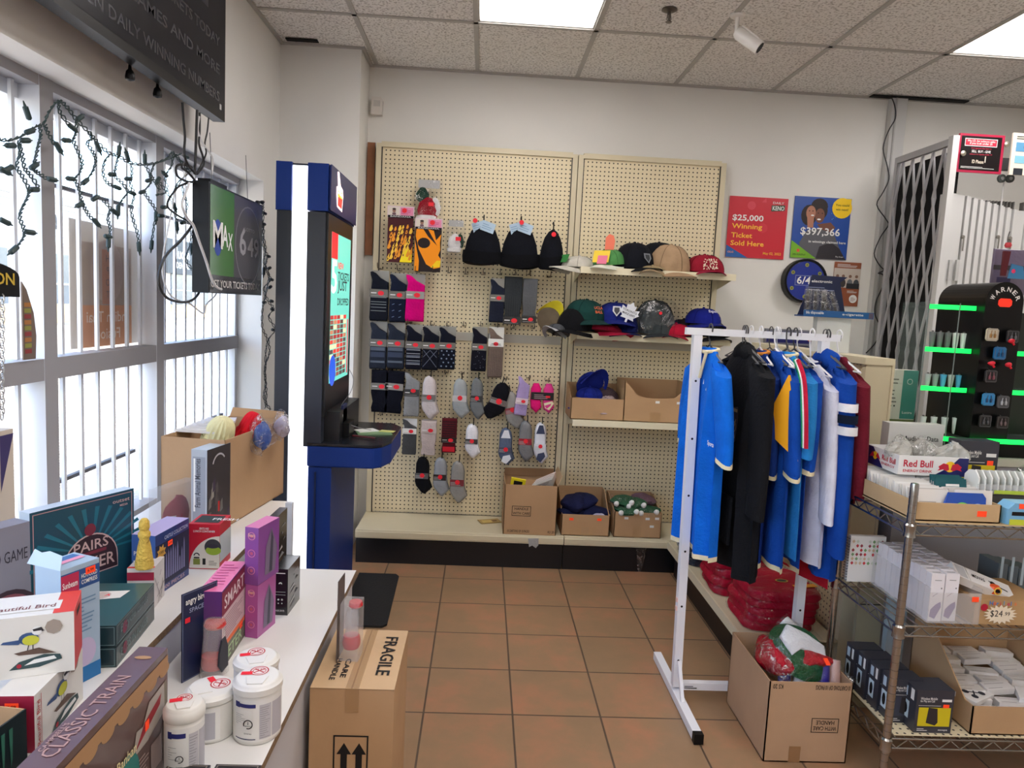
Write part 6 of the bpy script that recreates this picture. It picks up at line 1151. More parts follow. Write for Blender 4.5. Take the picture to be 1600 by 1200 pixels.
# ---------------- side gondola ----------------
GX0,GXP,GY0,GY1=1.115,1.53,2.775,3.975
t=T('side_gondola','low beige pegboard shelf unit running forward from the back wall, jerseys piled on its deck','shelf unit',(1.4,3.3,0))
MB().bx(GXP,GY0+.03,.2,GXP+.02,GY1,1.34,PEGX).build('pegboard_panel',t,rel=True)
MB().bx(GXP-.01,GY0,.0,GXP+.03,GY0+.03,1.36,BEIGE).bx(GXP+.03,GY0+.002,.0,GXP+.095,GY0+.02,1.355,BEIGE).bx(GXP+.095,GY0-.004,.0,GXP+.105,GY0+.03,1.36,BEIGE).bx(GXP+.03,GY0+.02,.0,GXP+.1,GY1,1.33,BEIGE).build('end_panel',t,rel=True)
MB().bx(GXP-.02,GY0-.01,1.345,GXP+.1,GY1,1.372,BEIGE).build('top_rail',t,rel=True,bevel=.003)
MB().bx(GX0+.008,GY0,DZ-.011,GXP-.012,GY1,DZ-.001,BEIGE).bx(GX0,GY0,DZ-.04,GX0+.008,GY1,DZ+.003,CREAMFR).build('base_deck',t,rel=True)
MB().bx(GX0+.05,GY0+.01,0,GX0+.065,GY1,DZ-.012,M((30,24,22),.5)).build('kick_plate',t,rel=True)
# white display box and the pen display standing on the rail
yb=3.1; a=P(1274,550,y=yb); b_=P(1328,498,y=yb); zt=1.373
tt=T('white_box','plain white box standing on the beige rail behind the coat rack end','box',(1.45,3.1,zt)); w=.15; h=b_.z-zt
MB().bx(0,-.02,0,w,.02,h,M((222,224,222),.5)).build('carton',tt); bb=MB()
fr=FR((w+.0005,-.018,.0)); bb.text(Fr(fr.p(.008,.02),fr.v,-fr.u,fr.n),0,-.02,.016,'PHONE',INKB,w=h*.6); bb.build('side_lettering',tt)
x0=P(1247,495,y=yb).x; x1=P(1355,495,y=yb).x; zb=zt+h+.001; zt2=P(1300,430,y=yb).z
t=T('pen_display','blue counter display tray of clear-wrapped pens on top of the white box','display stand',(x0,yb,zb)); w=x1-x0; H_=zt2-zb; bl=M((24,60,110),.35)
MB().bx(0,-.05,0,w,.04,.006,bl).bx(0,-.052,0,w,-.049,.028,M((30,90,150),.35)).text(FX((0,-.0525,0)),.01,.008,.012,'blu disposable',INKW,w=w*.25).text(FX((0,-.0525,0)),w*.55,.008,.01,'e-cigarette',INKW,w=w*.3).rect(FX((0,-.0522,0)),w*.93,.002,w*.06,.024,M((90,80,100))).build('tray',t)
MB().ext(FX((0,.04,0)),[(.01,.0),(w*.75,0),(w*.62,H_*.85),(w*.72,H_*.98),(w*.2,H_),(.05,H_*.68)],.004,M((22,34,70),.4)).text(FX((0,.035,0)),w*.2,H_*.82,.012,'electronic',INKW,w=w*.3).lines(FX((0,.035,0)),w*.12,H_*.62,w*.45,.02,2,M((120,130,160))).build('back_card',t)
for k in range(5):
    q=T('wrapped_pen','clear wrapped dark pen standing in the blue pen display','pen',(x0+.03+.034*k,yb-.02,zb+.007),0,'wrapped pens in the blue display',rot=(-.1,.0 if k<3 else -.35,0))
    MB().tube([(0,0,0),(0,0,H_*.55)],.006,M((34,30,32),.3),8).build('barrel',q); MB().bx(-.014,-.006,0,.014,.006,H_*.62,FILM2).build('clear_wrap',q)
# ---------------- garment rack ----------------
RY=2.66; rxl=.80; rxr=1.285; wt=M((236,238,244),.4); bxl=P(1072,510,y=RY).x; bxr=P(1312,520,y=RY).x; zt=1.458
t=T('garment_rack','white metal garment rack with square posts full of jerseys','garment rack',((rxl+rxr)/2,RY,0))
xb=.822
MB().bx(bxl,RY-.013,zt-.026,bxr,RY+.013,zt,wt).bx(bxr-.0005,RY-.013,zt-.024,bxr+.0015,RY+.013,zt-.002,BLACK).build('top_bar',t,rel=True,bevel=.002)
def post(xt,xb,nm):
    b=MB(); h=.016; r0=[Vector((xb+a*h,RY+c*h,.05)) for a,c in ((-1,-1),(1,-1),(1,1),(-1,1))]; r1=[Vector((xt+a*h,RY+c*h,zt-.027)) for a,c in ((-1,-1),(1,-1),(1,1),(-1,1))]
    b.loft([r0,r1],wt)
    for k in range(6): z=.16+.22*k; x=xb+(xt-xb)*z/zt; b.disc(FX((x,RY-h-.0006,z)),0,0,.0045,INKB,.0003,10)
    b.build('post',t,rel=True)
post(rxl,xb,''); post(rxr,rxr,'')
MB().tube([(xb,RY-.02,.16),(xb,RY-.1,.035)],.009,wt,4).build('brace',t,rel=True)
MB().bx(xb-.016,2.37,.005,xb+.016,RY+.3,.037,wt).bx(xb-.017,2.345,.003,xb+.017,2.37,.039,BLACK).build('foot',t,rel=True)
MB().bx(rxr-.016,RY-.01,.005,rxr+.016,RY+.09,.037,wt).build('foot',t,rel=True)
MB().bx(xb+.017,RY-.014,.038,rxr-.017,RY+.014,.066,wt).rect(FX((xb+.03,RY-.0145,.045)),0,0,.05,.004,INKB).rect(FX((xb+.03,RY-.0145,.052)),0,0,.035,.003,INKB).build('cross_tube',t,rel=True)
MB().bx(xb-.026,RY-.012,.36,xb-.017,RY+.004,.375,M((240,200,190),.4)).bx(xb-.026,RY-.012,.395,xb-.017,RY+.004,.41,M((240,200,190),.4)).build('plastic_clip',t,rel=True)
SZ=1.375
def garment(x,yaw,col,label,hem,hw=.205,slv=.33,slw=.058,trim=None,sl=None,thick=.034,cat='jersey',name='jersey',sz=SZ,hood=False,out=.035,cuffr=None,seed=0,extra=None,y=RY,slcol=None,hanger=True,neck=None):
    t=T(name,label,cat,(x,y,sz),yaw); m=cloth(col,.1); r=random.Random(seed); ph=r.random()*6; L=sz-hem
    def ring(z,a,b,k=0.0):
        return [Vector((b*math.cos(q)*(1+k*math.sin(5*q+ph))+.35*k*b*math.sin(9*q),a*math.sin(q)*(1+.03*k*math.sin(7*q)),z)) for q in [2*PI*i/36 for i in range(36)]]
    prof=[(0.012,.05,.02,0),(0,.07,.022,0),(-.02,hw*.5,.022,.1),(-.05,hw*.74,thick*.7,.2),(-.09,hw*.93,thick*.9,.3),(-.14,hw,thick,.45),(-.22,hw*.94,thick*1.1,.6),(-.4,hw*.96,thick*1.15,.7),(-L*.8,hw*1.02,thick*1.1,.75),(-L+.018,hw*1.05,thick*1.05,.8)]
    b=MB(); rings=[ring(*p) for p in prof]; b.loft(rings,m,cap=True); 
    e1=ring(-L+.018,hw*1.052,thick*1.07,.8); e2=ring(-L,hw*1.055,thick*1.05,.8)
    b.build('body',t,smooth=True)
    MB().loft([e1,e2],cloth(trim) if trim else m,cap=True).build('hem',t,smooth=True)
    for sgn in (-1,1):
        c=m; n=7; rr=[[Vector((slw*.35*math.cos(q),sgn*hw*.5+slw*.3*math.sin(q),-.05+.01*math.sin(q)*-sgn)) for q in [2*PI*k/18 for k in range(18)]],[Vector((slw*.5*math.cos(q),sgn*hw*.72+slw*.75*math.sin(q),-.055-.02*math.sin(q)*sgn)) for q in [2*PI*k/18 for k in range(18)]]]
        for i in range(n+1):
            f=i/n; cy=sgn*(hw*.8+(out+hw*.06)*math.sin(f*PI/2)); cz=-.075-slv*f; ww=slw*(1.15-.3*f); rr.append([Vector((ww*.55*math.cos(q)*(1+.12*math.sin(3*q+ph))-.004*sgn*0+.01*f*math.sin(ph),cy+ww*math.sin(q),cz+.02*math.sin(q)*sgn*(-.5))) for q in [2*PI*k/18 for k in range(18)]])
        MB().loft(rr,c).build('sleeve',t,smooth=True)
        if trim or cuffr:
            f0=rr[-1]; MB().loft([[v+Vector((0,0,.004)) for v in f0],[Vector((v.x*1.04,v.y,v.z-.014)) for v in f0]],cloth(trim or cuffr)).build('cuff',t,smooth=True)
    if neck: MB().tube([Vector((.026*math.cos(q),.062*math.sin(q),.002+.006*math.cos(q))) for q in [2*PI*k/16 for k in range(17)]],.007,cloth(neck),8).build('collar',t,smooth=True)
    if hood:
        b=MB(); blob(b,(.0,.0,-.012),(.034,.085,.04),m,seed,18,.12); b.build('hood',t,smooth=True)
    if hanger:
        hx=MB(); hc=M((232,232,236),.35) if r.random()<.65 else M((60,60,64),.35); zz=zt-sz
        hx.tube(smooth_pts([(0,-.018,zz-.012),(0,-.018,zz+.006),(0,0,zz+.018),(0,.018,zz+.006),(0,.012,zz-.035),(0,0,.035),(0,0,.02)],4),.0028,hc,6); hx.tube([(0,0,.022),(0,-hw*.85,-.035),(0,hw*.85,-.035),(0,0,.022)],.0035,hc,6); hx.build('hanger',t,smooth=True)
    if extra: extra(t,L)
    return t
def gx(px): return P(px,700,y=2.43).x-.015
B1_=(14,104,214); B2_=(18,72,166); B3_=(20,60,140)
def ex_sport(s_):
    def f(t,L): MB().text(Fr((-.045,-.205,-.33),(0,-1,0),(0,0,1)),-.03,0,.016,s_,INKW,w=.06,bold=.02,d=.001).build('sleeve_lettering',t)
    return f
def ex_neck(t,L):
    m=cloth((226,216,180)); MB().tube([(-.028,-.05,.0),(-.036,-.02,-.1),(-.034,.04,-.1),(-.02,.07,.0)],.006,m,6).build('v_neck_trim',t,smooth=True); MB().pg(Fr((-.0375,-.07,-.12),(0,-1,0),(0,0,1)),[(-.004,0),(.004,0),(.002,.02)],INKW,.001).pg(Fr((-.0375,-.1,-.14),(0,-1,0),(0,0,1)),[(-.003,0),(.003,0),(0,.01)],INKW,.001).build('chest_mark',t)
garment(.85,.05,B1_,'bright blue jersey with cream trim and white sleeve script, leftmost on the rack',.615,slv=.30,slw=.055,trim=(232,222,188),extra=lambda t,L:(ex_neck(t,L),ex_sport('Sports')(t,L)),seed=1,hw=.165,out=.07,neck=(232,222,188))
def ex_crest(t,L):
    fr=Fr((-.052,-.09,-.27),(0,-1,0),(0,0,1)); fr.n=Vector((-1,0,0)); g=M((196,160,110),.6); MB().ext(fr,[(-.022,.06),(.022,.066),(.03,.02),(.02,-.06),(0,-.075),(-.022,-.05)],.001,M((60,44,36))).rect(fr,-.022,.045,.044,.012,g,.0016).ring(fr,0,-.01,.02,.004,g,.0016,16).line(fr,-.015,-.05,.015,.02,.005,g,.0018).line(fr,.015,-.05,-.015,.02,.005,g,.0018).build('crest',t)
    MB().bx(-.056,-.12,-L+.1,-.046,.03,-L+.28,cloth((24,26,32))).build('pocket',t)
garment(.985,.03,(20,21,25),'black hoodie with a small gold crest and front pocket beside the bright blue jersey',.565,hw=.225,slv=.5,slw=.06,thick=.042,hood=True,name='hoodie',cat='hoodie',extra=ex_crest,seed=2,sz=SZ+.01)
garment(gx(1220),-.02,(20,50,120),'dark blue jersey with a curled cream cuff right of the black hoodie',.60,slv=.34,trim=(226,216,180),seed=3,thick=.014,slw=.045,hw=.165,neck=(220,140,60))
def ex_yel(t,L):
    fr=Fr((-.036,-.17,-.05),(.55,-.83,0),(0,0,1)); fr.n=Vector((-.83,-.55,0)); MB().ext(fr,[(.03,-.01),(.085,-.2),(.095,-.3),(.0,-.24),(-.045,-.18)],.012,M((250,176,20),.8)).build('yellow_panel',t)
garment(gx(1240),0,B2_,'blue jersey with a bold yellow panel on its sleeve',.61,slv=.33,trim=(226,216,180),seed=4,thick=.014,slw=.052,y=RY-.035,extra=ex_yel)
def ex_str(t,L):
    b=MB()
    for i,c in enumerate(((40,150,100),(236,236,236),(190,30,60))):
        pts=[(-.03+.0*i,-.13-.012*i,-.01),(-.036,-.2-.012*i,-.07),(-.036,-.235-.012*i,-.18),(-.03,-.25-.01*i,-.3)]; b.tube(smooth_pts(pts,4),.0075,cloth(c),6)
    b.build('shoulder_stripes',t,smooth=True)
garment(gx(1258),.03,(40,128,200),'light blue jersey with green, white and red stripes over the shoulder',.66,slv=.26,slw=.05,seed=5,thick=.014,extra=ex_str,hw=.2,y=RY-.045,neck=(226,216,180))
garment(gx(1278),-.02,B2_,'mid blue jersey with cream cuff and small white sleeve lettering, before the white shirt',.6,slv=.31,trim=(226,216,180),seed=6,thick=.015,slw=.055,extra=ex_sport('Nowi'))
garment(gx(1306),.03,(214,216,232),'long-sleeved white raglan shirt with navy collar on the rack',.62,hw=.2,slv=.46,slw=.045,seed=7,thick=.018,cat='shirt',name='long_sleeve_shirt',neck=(24,34,90),sz=SZ-.03,cuffr=(214,216,232))
def ex_band(t,L):
    for i,(z,c) in enumerate(((-.165,(236,236,240)),(-.205,(20,30,50)),(-.245,(236,236,240)))):
        f=(-z-.045)/.62; MB().lathe([(.056,.015),(.057,-.015)],(.0,-.205*.86-.07*math.sin(f*PI/2),z),cloth(c),18,cap=False,sx=.66,sy=1.0).build('sleeve_band',t,smooth=True)
garment(gx(1333),-.05,(18,68,160),'royal blue hockey jersey with white bands on a long wide sleeve, near the right end',.575,hw=.205,slv=.62,slw=.06,seed=8,thick=.026,extra=ex_band,sz=SZ,hood=True)
garment(gx(1352),.05,(104,24,40),'maroon zip jacket, last garment at the right end of the rack',.86,hw=.19,slv=.4,slw=.05,seed=9,thick=.02,name='jacket',cat='jacket',sz=SZ-.01)
garment(gx(1318),.2,(176,24,44),'red garment hanging lowest, its hem showing beside the royal blue sleeve',.53,hw=.17,slv=.15,slw=.04,seed=10,thick=.008,cat='shirt',name='red_shirt',sz=SZ-.12,hanger=False)
for o in [o for o in COL.objects if o.get('label','').startswith('red garment')]: o.name='shirt'
for k,px in enumerate((1163,1174,1205,1217,1232,1249,1290)):
    xx=P(px,520,y=RY).x; o=MB().tube(smooth_pts([(0,-.018,-.012),(0,-.018,.006),(0,0,.018),(0,.018,.006),(0,.012,-.035),(0,0,-.06)],4),.0022,M((225,225,228),.35) if k%2 else M((70,70,72),.35),6).tube([(0,0,-.06),(0,-.17,-.115),(0,.17,-.115),(0,0,-.06)],.003,M((225,225,228),.35) if k%2 else M((70,70,72),.35),6).build('clothes_hanger',loc=(xx,RY,zt),smooth=True); tag(o,'bare wire clothes hanger hooked over the bar among the jerseys','hanger','spare clothes hangers on the rack bar')
# ---------------- piles on the side deck ----------------
def folded(x,y,z,w,d,h,col,label,group,seed,bag=True,rz=0):
    t=T('folded_jersey',label,'folded jersey',(x,y,z),rz,group); r=random.Random(seed); pts=[]
    for k in range(28):
        a=2*PI*k/28; c,s=math.cos(a),math.sin(a); q=(abs(c)**6+abs(s)**6)**(-1/6); pts.append((w/2*c*q*(1+.02*math.sin(5*a+seed)),d/2*s*q*(1+.02*math.sin(3*a+seed))))
    MB().pillow(FT((0,0,0)),pts,h,cloth(col,.18),inset=.9).build('cloth',t,smooth=True)
    if bag: MB().pillow(FT((0,0,.001)),[(a*1.05,b*1.05) for a,b in pts],h+.003,FILM,inset=.93).build('plastic_bag',t)
    return t
G1='red bagged jerseys stacked on the low deck'
red=(178,18,50)
for i in range(5): tr=folded(1.31+.008*(i%2),2.99-.01*i,DZ+.002+.037*i,.3,.32,.034,red,'folded red jersey in the nearer stack on the low deck, layer %s'%['at bottom','second up','third up','fourth up','on top'][i],'nearer red jersey stack',i,rz=.06*((i%3)-1))
q=tr
MB().ext(FT((.05,-.1,.0375)),[(0,0),(.1,.02),(.095,.05),(-.005,.03)],.002,M((240,160,40),.5)).build('hang_tag',q); MB().disc(FT((.02,-.02,.0378)),0,0,.028,M((200,170,60)),.0006,16,ry=.018).disc(FT((.02,-.02,.0378)),0,0,.022,M((30,30,34)),.001,16,ry=.013).build('emblem',q)
for i in range(5): tr=folded(1.30-.01*(i%2),3.34+.01*i,DZ+.002+.04*i,.3,.3,.037,red,'folded red jersey in the farther stack on the low deck, layer %s'%['at bottom','second up','third up','fourth up','on top'][i],'farther red jersey stack',i+9,rz=.05*((i%3)-1))
MB().ext(FT((.0,-.06,.0405)),[(0,0),(.04,-.03),(.07,-.01),(.08,.04),(.03,.06)],.002,M((236,150,40),.5)).build('hang_tag',tr); MB().disc(FT((.03,-.11,.0407)),0,0,.028,M((200,170,60)),.0006,16,ry=.016).disc(FT((.03,-.11,.0407)),0,0,.022,M((30,30,34)),.001,16,ry=.011).build('emblem',tr)
MB().bx(-.1,-.1,.0405,-.09,.12,.042,BLACK).build('zip',tr)
for i in range(5): folded(1.28,3.72+.01*(i%2),DZ+.002+.034*i,.3,.3,.032,(34,40,58),'folded navy garment in a bag, %s layer of the dark pile behind the rack post'%['bottom','second','third','fourth','top'][i],'dark bagged garment pile',i+3,rz=.05*((i%3)-1))
lump('bagged_garment','bright blue garment in a crinkled bag between the dark pile and red jerseys','bagged garment',(1.3,3.53,DZ+.18),(.1,.09,.035),cloth((30,80,180)),4)
# box of christmas things
x0,y0_=1.02,2.262; w=.288; hb=P(1200,1065,y=y0_).z
def xt(b,fr,w,h):
    fl=Fr(fr.p(w,h),-fr.u,-fr.v,fr.n); b.text(fl,w*.03,h*.03,h*.055,'10 CARTONS OF 10 PACKS',INKB,w=w*.42).text(fl,w*.84,h*.03,h*.055,'KS 20',INKB,w=w*.12).frame(fl,w*.13,h*.44,w*.33,h*.18,.0025,INKB).text(fl,w*.295,h*.47,h*.05,'HANDLE',INKB,al='c',w=w*.22).text(fl,w*.295,h*.54,h*.05,'WITH CARE',INKB,al='c',w=w*.28).rect(fr,w*.3,0,w*.14,h*.2,M((150,112,76),.4),.0008)
tx=carton(0,0,w,.37,hb,'kraft carton of christmas decorations with upside-down HANDLE WITH CARE, on the floor under the rack',y=y0_,x=x0,z=0.001,text=xt,tape=False,m=card((184,150,118)))
def cx(dx,dy,dz): return Vector((x0+dx,y0_+dy,hb+dz))
q=lump('garland_bag','shiny red tinsel in a clear bag at the left of the christmas carton','bagged decoration',cx(.06,.13,-.03),(.05,.1,.055),M((190,16,40),.25,bump=1,bs=120),5,None); blob(MB(),(0,0,.05),(.058,.112,.068),FILM2,2,18,.15).build('plastic_bag',q)
t=T('wreath_bag','green, white and red tinsel wreath in a clear bag atop the christmas carton','bagged decoration',cx(.15,.13,.045)); t.rotation_euler=(.6,.1,.2); t.scale=(1.12,1.12,1.12)
MB().lathe([(.001,-.03),(.075,-.028),(.1,0),(.075,.03),(.001,.034)],(0,0,0),M((20,90,50),.35,bump=1,bs=150),24).build('green_tinsel',t,smooth=True); MB().pillow(Fr((-.075,-.03,.028),(1,0,0),(0,1,.1)),[(0,.06),(.02,.0),(.06,.02),(.14,-.005),(.15,.03),(.1,.07),(.04,.1)],.012,M((226,228,232),.6,bump=.6,bs=120)).build('white_panel',t,smooth=True); blob(MB(),(.03,-.04,.03),(.045,.03,.016),M((190,20,36),.3,bump=1,bs=150),3,16,.2).build('red_tinsel',t,smooth=True); MB().rect(FT((.04,-.07,.047)),0,0,.016,.024,ORANGE).build('price_sticker',t); MB().lathe([(.001,-.035),(.08,-.034),(.108,0),(.08,.042),(.001,.046)],(0,0,0),FILM,20).build('plastic_bag',t)
t=T('wrapping_roll','white and red roll in clear wrap slanting out of the christmas carton','wrapping roll',cx(.19,.26,.05)); 
d=Vector((.62,-.7,-.5)).normalized(); o_=Vector((-.03,.03,.035)); MB().tube([o_,o_+d*.06],[.026,.026],M((232,232,232),.4),16).tube([o_+d*.2,o_+d*.29],[.012,.009],M((232,232,232),.4),12).build('white_tube',t,smooth=True); MB().tube([o_+d*.06,o_+d*.14],[.022,.02],M((190,20,46),.4),16).tube([o_+d*.14,o_+d*.2],[.016,.013],M((226,226,226),.4),16).build('red_section',t,smooth=True); MB().tube([o_-d*.01,o_+d*.15,o_+d*.3],[.032,.034,.03],FILM,12).build('clear_wrap',t)
for k,(dx,dy,c,l) in enumerate(((.07,.045,(40,34,110),'purple foil roll end at the front left of the christmas carton'),(.125,.05,(226,226,230),'white roll end in the middle front of the christmas carton'),(.17,.06,(150,40,60),'dark red roll end in the christmas carton'),(.215,.06,(50,40,150),'shiny violet roll end at the front right of the christmas carton'),(.258,.07,(206,170,160),'pale pink hollow roll end at the carton corner'))):
    q=T('wrapping_roll',l,'wrapping roll',cx(dx,dy,-.09)); q.location.z+=.045; q.rotation_euler=(-.35,.1,0); MB().lathe([(.001,0),(.021,0),(.021,.085),(.015,.085),(.015,.04),(.001,.04)],(0,0,0),M(c,.3),16).build('roll',q,smooth=True); MB().lathe([(.022,.0),(.023,.088)],(0,0,0),FILM,14,cap=False).build('clear_wrap',q)
tag(MB().obox((0,0,0),(.2,.28,.01),KRAFTD).build('cardboard_sheet',loc=(x0+.144,y0_+.19,hb-.14)),'flat sheet lining under the rolls inside the christmas carton','cardboard sheet')
# ---------------- chrome wire shelving ----------------
WX0,WX1,WY0,WY1=1.34,2.25,2.1,2.5; S=(.895,.57,.195)
t=T('wire_shelving','chrome wire shelving unit on ringed posts at the lower right','shelf unit',((WX0+WX1)/2,2.3,0))
for x,y in ((WX0,WY0),(WX0,WY1),(WX1,WY0),(WX1,WY1)):
    b=MB(); pr=[(.001,0),(.0125,0)]; z=.02
    while z<1.0: pr+=[(.0125,z),(.0115,z+.0004),(.0115,z+.0024),(.0125,z+.0028)]; z+=.0254
    pr+=[(.0125,1.02),(.011,1.026),(.001,1.028)]; b.lathe(pr,(x,y,0),CHROME,14).build('post',t,rel=True,smooth=True)
for i,z in enumerate(S):
    b=MB(); 
    for y in (WY0,WY1):
        b.tube([(WX0,y,z),(WX1,y,z)],.0035,CHROME,6).tube([(WX0,y,z-.032),(WX1,y,z-.032)],.0035,CHROME,6); n=26; b.tube([(WX0+(WX1-WX0)*k/n,y,z-(.03 if k%2 else .002)) for k in range(n+1)],.0022,CHROME,5)
    for x in (WX0,WX1):
        b.tube([(x,WY0,z),(x,WY1,z)],.0035,CHROME,6).tube([(x,WY0,z-.032),(x,WY1,z-.032)],.0035,CHROME,6); n=12; b.tube([(x,WY0+(WY1-WY0)*k/n,z-(.03 if k%2 else .002)) for k in range(n+1)],.0022,CHROME,5)
    for k in range(1,30): x=WX0+(WX1-WX0)*k/30; b.tube([(x,WY0,z+.003),(x,WY1,z+.003)],.002,CHROME,4)
    sh=b.build('wire_shelf',t,rel=True,smooth=True)
    for x,y in ((WX0,WY0),(WX0,WY1),(WX1,WY0),(WX1,WY1)): MB().lathe([(.013,-.038),(.019,-.036),(.017,-.02),(.019,0),(.014,.006)],(x,y,z),CHROME,12,cap=False).build('collar',sh,rel=t.location,smooth=True)
MB().bx(WX0+.03,WY0+.01,S[2]+.0055,WX1-.02,WY1-.01,S[2]+.009,pegmat('peg_liner',0,1)).build('perforated_liner',t,rel=True)
MB().bx(WX0+.02,WY0+.005,S[0]+.0055,WX1-.02,WY1-.01,S[0]+.009,M((206,180,140),.6)).build('top_liner',t,rel=True)
ZT=S[0]+.0095; ZM=S[1]+.0055; ZB=S[2]+.0095
# top shelf: tray of packed cases
xa=1.362; xe=P(1562,812,y=2.12).x; tray=carton(0,0,xe-xa,.36,.058,'low wide kraft tray packed with white card sleeves on the top wire shelf',x=xa,y=2.118,z=ZT,tape=False,m=card((196,166,126)))
MB().rect(FX(((xe-xa)*.72,-.001,.02)),0,0,.03,.018,ORANGE).build('price_sticker',tray)
def case(col=(228,224,218)): 
    o=MB().bx(0,0,0,.11,.005,.085,M(col,.45),{'top':M([int(c*.86) for c in col],.5),'back':M([int(c*.7) for c in col],.5)}).rect(FX((0,-.0002,0)),.01,.01,.09,.03,M((150,140,130))).rect(FX((0,-.0002,0)),.02,.035,.05,.012,M((180,170,160))).build('phone_case_pack'); return o  # darker top and back faces paint in the shade between packs
cps=[case(),case((206,200,194)),case((238,236,232))]; cps[1].name=cps[2].name='phone_case_pack'; used=[0,0,0]; rr_=random.Random(5); cw=(xe-xa-.012)/2
for col in range(2):
    for k in range(22):
        i_=rr_.choice((0,0,1,2)) if k>2 else k
        if not used[i_]: o=cps[i_]; used[i_]=1
        else: o=cps[i_].copy(); COL.objects.link(o)
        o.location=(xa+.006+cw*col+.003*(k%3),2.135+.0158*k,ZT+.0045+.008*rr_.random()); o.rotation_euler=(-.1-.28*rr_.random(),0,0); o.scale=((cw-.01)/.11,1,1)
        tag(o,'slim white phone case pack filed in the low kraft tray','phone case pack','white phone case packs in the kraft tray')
for k in range(4): tag(MB().bx(0,0,0,.1,.005,.07,M((22,88,96),.35)).rect(FX((0,-.0003,0)),.03,.045,.045,.008,INKW).build('teal_case_pack',loc=(1.49+.006*k,2.21+.02*k,ZT+.045-.0*k),rot=(-.25,0,0)),'teal hang pack standing above the white packs in the kraft tray','phone case pack','teal hang packs in the kraft tray')
q=T('blue_accessory_pack','bright blue hang pack leaning at the front of the kraft tray','accessory pack',(1.455,2.127,ZT+.03)); q.rotation_euler=(-.25,0,0)
MB().pillow(FX((0,0,0)),[(0,0),(0,.02),(.02,.06),(.13,.06),(.14,.045),(.135,0)][::-1][::-1],.006,M((22,74,170),.25,coat=.5),inset=.98).build('pack',q); MB().ring(FX((.06,-.0065,.0)),0,0,.03,.009,M((110,210,80)),.0008,14,.3,2.8).disc(FX((.11,-.0065,.02)),0,0,.013,M((150,180,220)),.0008,12,ry=.008).build('printed_mark',q)
# energy drink tray
zr=1.0; n=P(1402,743,z=zr); e=P(1512,748,z=zr); dd=P(1360,722,z=zr); w=e.x-n.x; d=.2; h=P(1403,713,y=n.y).z-zr
t=T('energy_drink_tray','white and navy energy drink tray stuffed with clear bags on top of the white packs','display tray',(n.x,n.y,zr+.004)); wh=M((236,234,232),.35); nb=M((26,30,96),.35); rd=M((200,24,54),.4); yw=M((250,200,30),.4)
b=MB(); th=.003
b.bx(0,0,0,w,d,th,wh).bx(0,0,th,w,th,h,wh).bx(0,d-th,th,w,d,h,wh).bx(0,th,th,th,d-th,h,wh).bx(w-th,th,th,w,d-th,h,wh); f=FX((0,-.0003,0)); l=FL((-.0003,d,0))
b.pg(f,[(w*.5,0),(w,0),(w,h*.97),(w*.86,h*.97),(w*.75,h*.55),(w*.62,h*.25)],nb,.0004).text(f,w*.07,h*.42,h*.36,'Red Bull',rd,w=w*.42,bold=.03,d=.001).text(f,w*.07,h*.15,h*.14,'ENERGY DRINK',rd,w=w*.42,d=.001)
b.disc(f,w*.74,h*.5,h*.28,yw,.0008,20)
for sg in (-1,1):
    X0=w*.74; b.pg(f,[(X0+sg*w*.01,h*.35),(X0+sg*w*.03,h*.62),(X0+sg*w*.1,h*.68),(X0+sg*w*.17,h*.5),(X0+sg*w*.15,h*.4),(X0+sg*w*.18,h*.28),(X0+sg*w*.1,h*.36),(X0+sg*w*.05,h*.28)],rd,.0012)
b.pg(l,[(0,h*.97),(0,0),(d*.55,0),(d*.45,h*.3),(d*.2,h*.97)],nb,.0004).text(l,d*.5,h*.45,h*.28,'Red Bull',rd,w=d*.42,bold=.03,d=.001).text(l,d*.5,h*.22,h*.12,'ENERGY',rd,w=d*.4,d=.001).disc(l,d*.28,h*.55,h*.22,yw,.0008,16).pg(l,[(d*.1,h*.4),(d*.2,h*.75),(d*.26,h*.5)],rd,.001).pg(l,[(d*.46,h*.4),(d*.36,h*.75),(d*.3,h*.5)],rd,.001)
b.build('carton',t)
for k in range(7):
    q=T('clear_bag','crinkled clear plastic bag stuffed in the energy drink tray','plastic bag',(n.x+.035+.03*k,n.y+.06+.05*(k%3),zr+.012),.4*k,'clear bags in the energy drink tray'); blob(MB(),(0,0,.05),(.05,.03,.045),FILM2 if k%2 else M((200,198,190),.2,alpha=.5,spec=1,bump=1,bs=40),k+2,14,.25).build('film',q)
    MB().bx(-.03,-.006,.01,.03,.006,.035,M((196,194,188),.5)).build('contents',q)
a=P(1400,698,y=2.52); b2=P(1462,668,y=2.52); q=T('handwritten_sign','white plastic box sign reading Audio & Data Lightning Adapter behind the energy drink tray','sign',(a.x,2.575,1.002)); hh=b2.z-1.0; w=b2.x-a.x
MB().bx(0,0,-.08,w*1.5,.05,hh,M((214,214,210),.4,alpha=.9)).build('box',q) ; MB().text(FX((0,-.0006,0)),w*.42,hh*.55,.018,'Audio & Data',INKB,w=w*.95).text(FX((0,-.0006,0)),w*.36,hh*.2,.018,'Lightning Adapter',INKB,w=w*1.1).build('lettering',q)
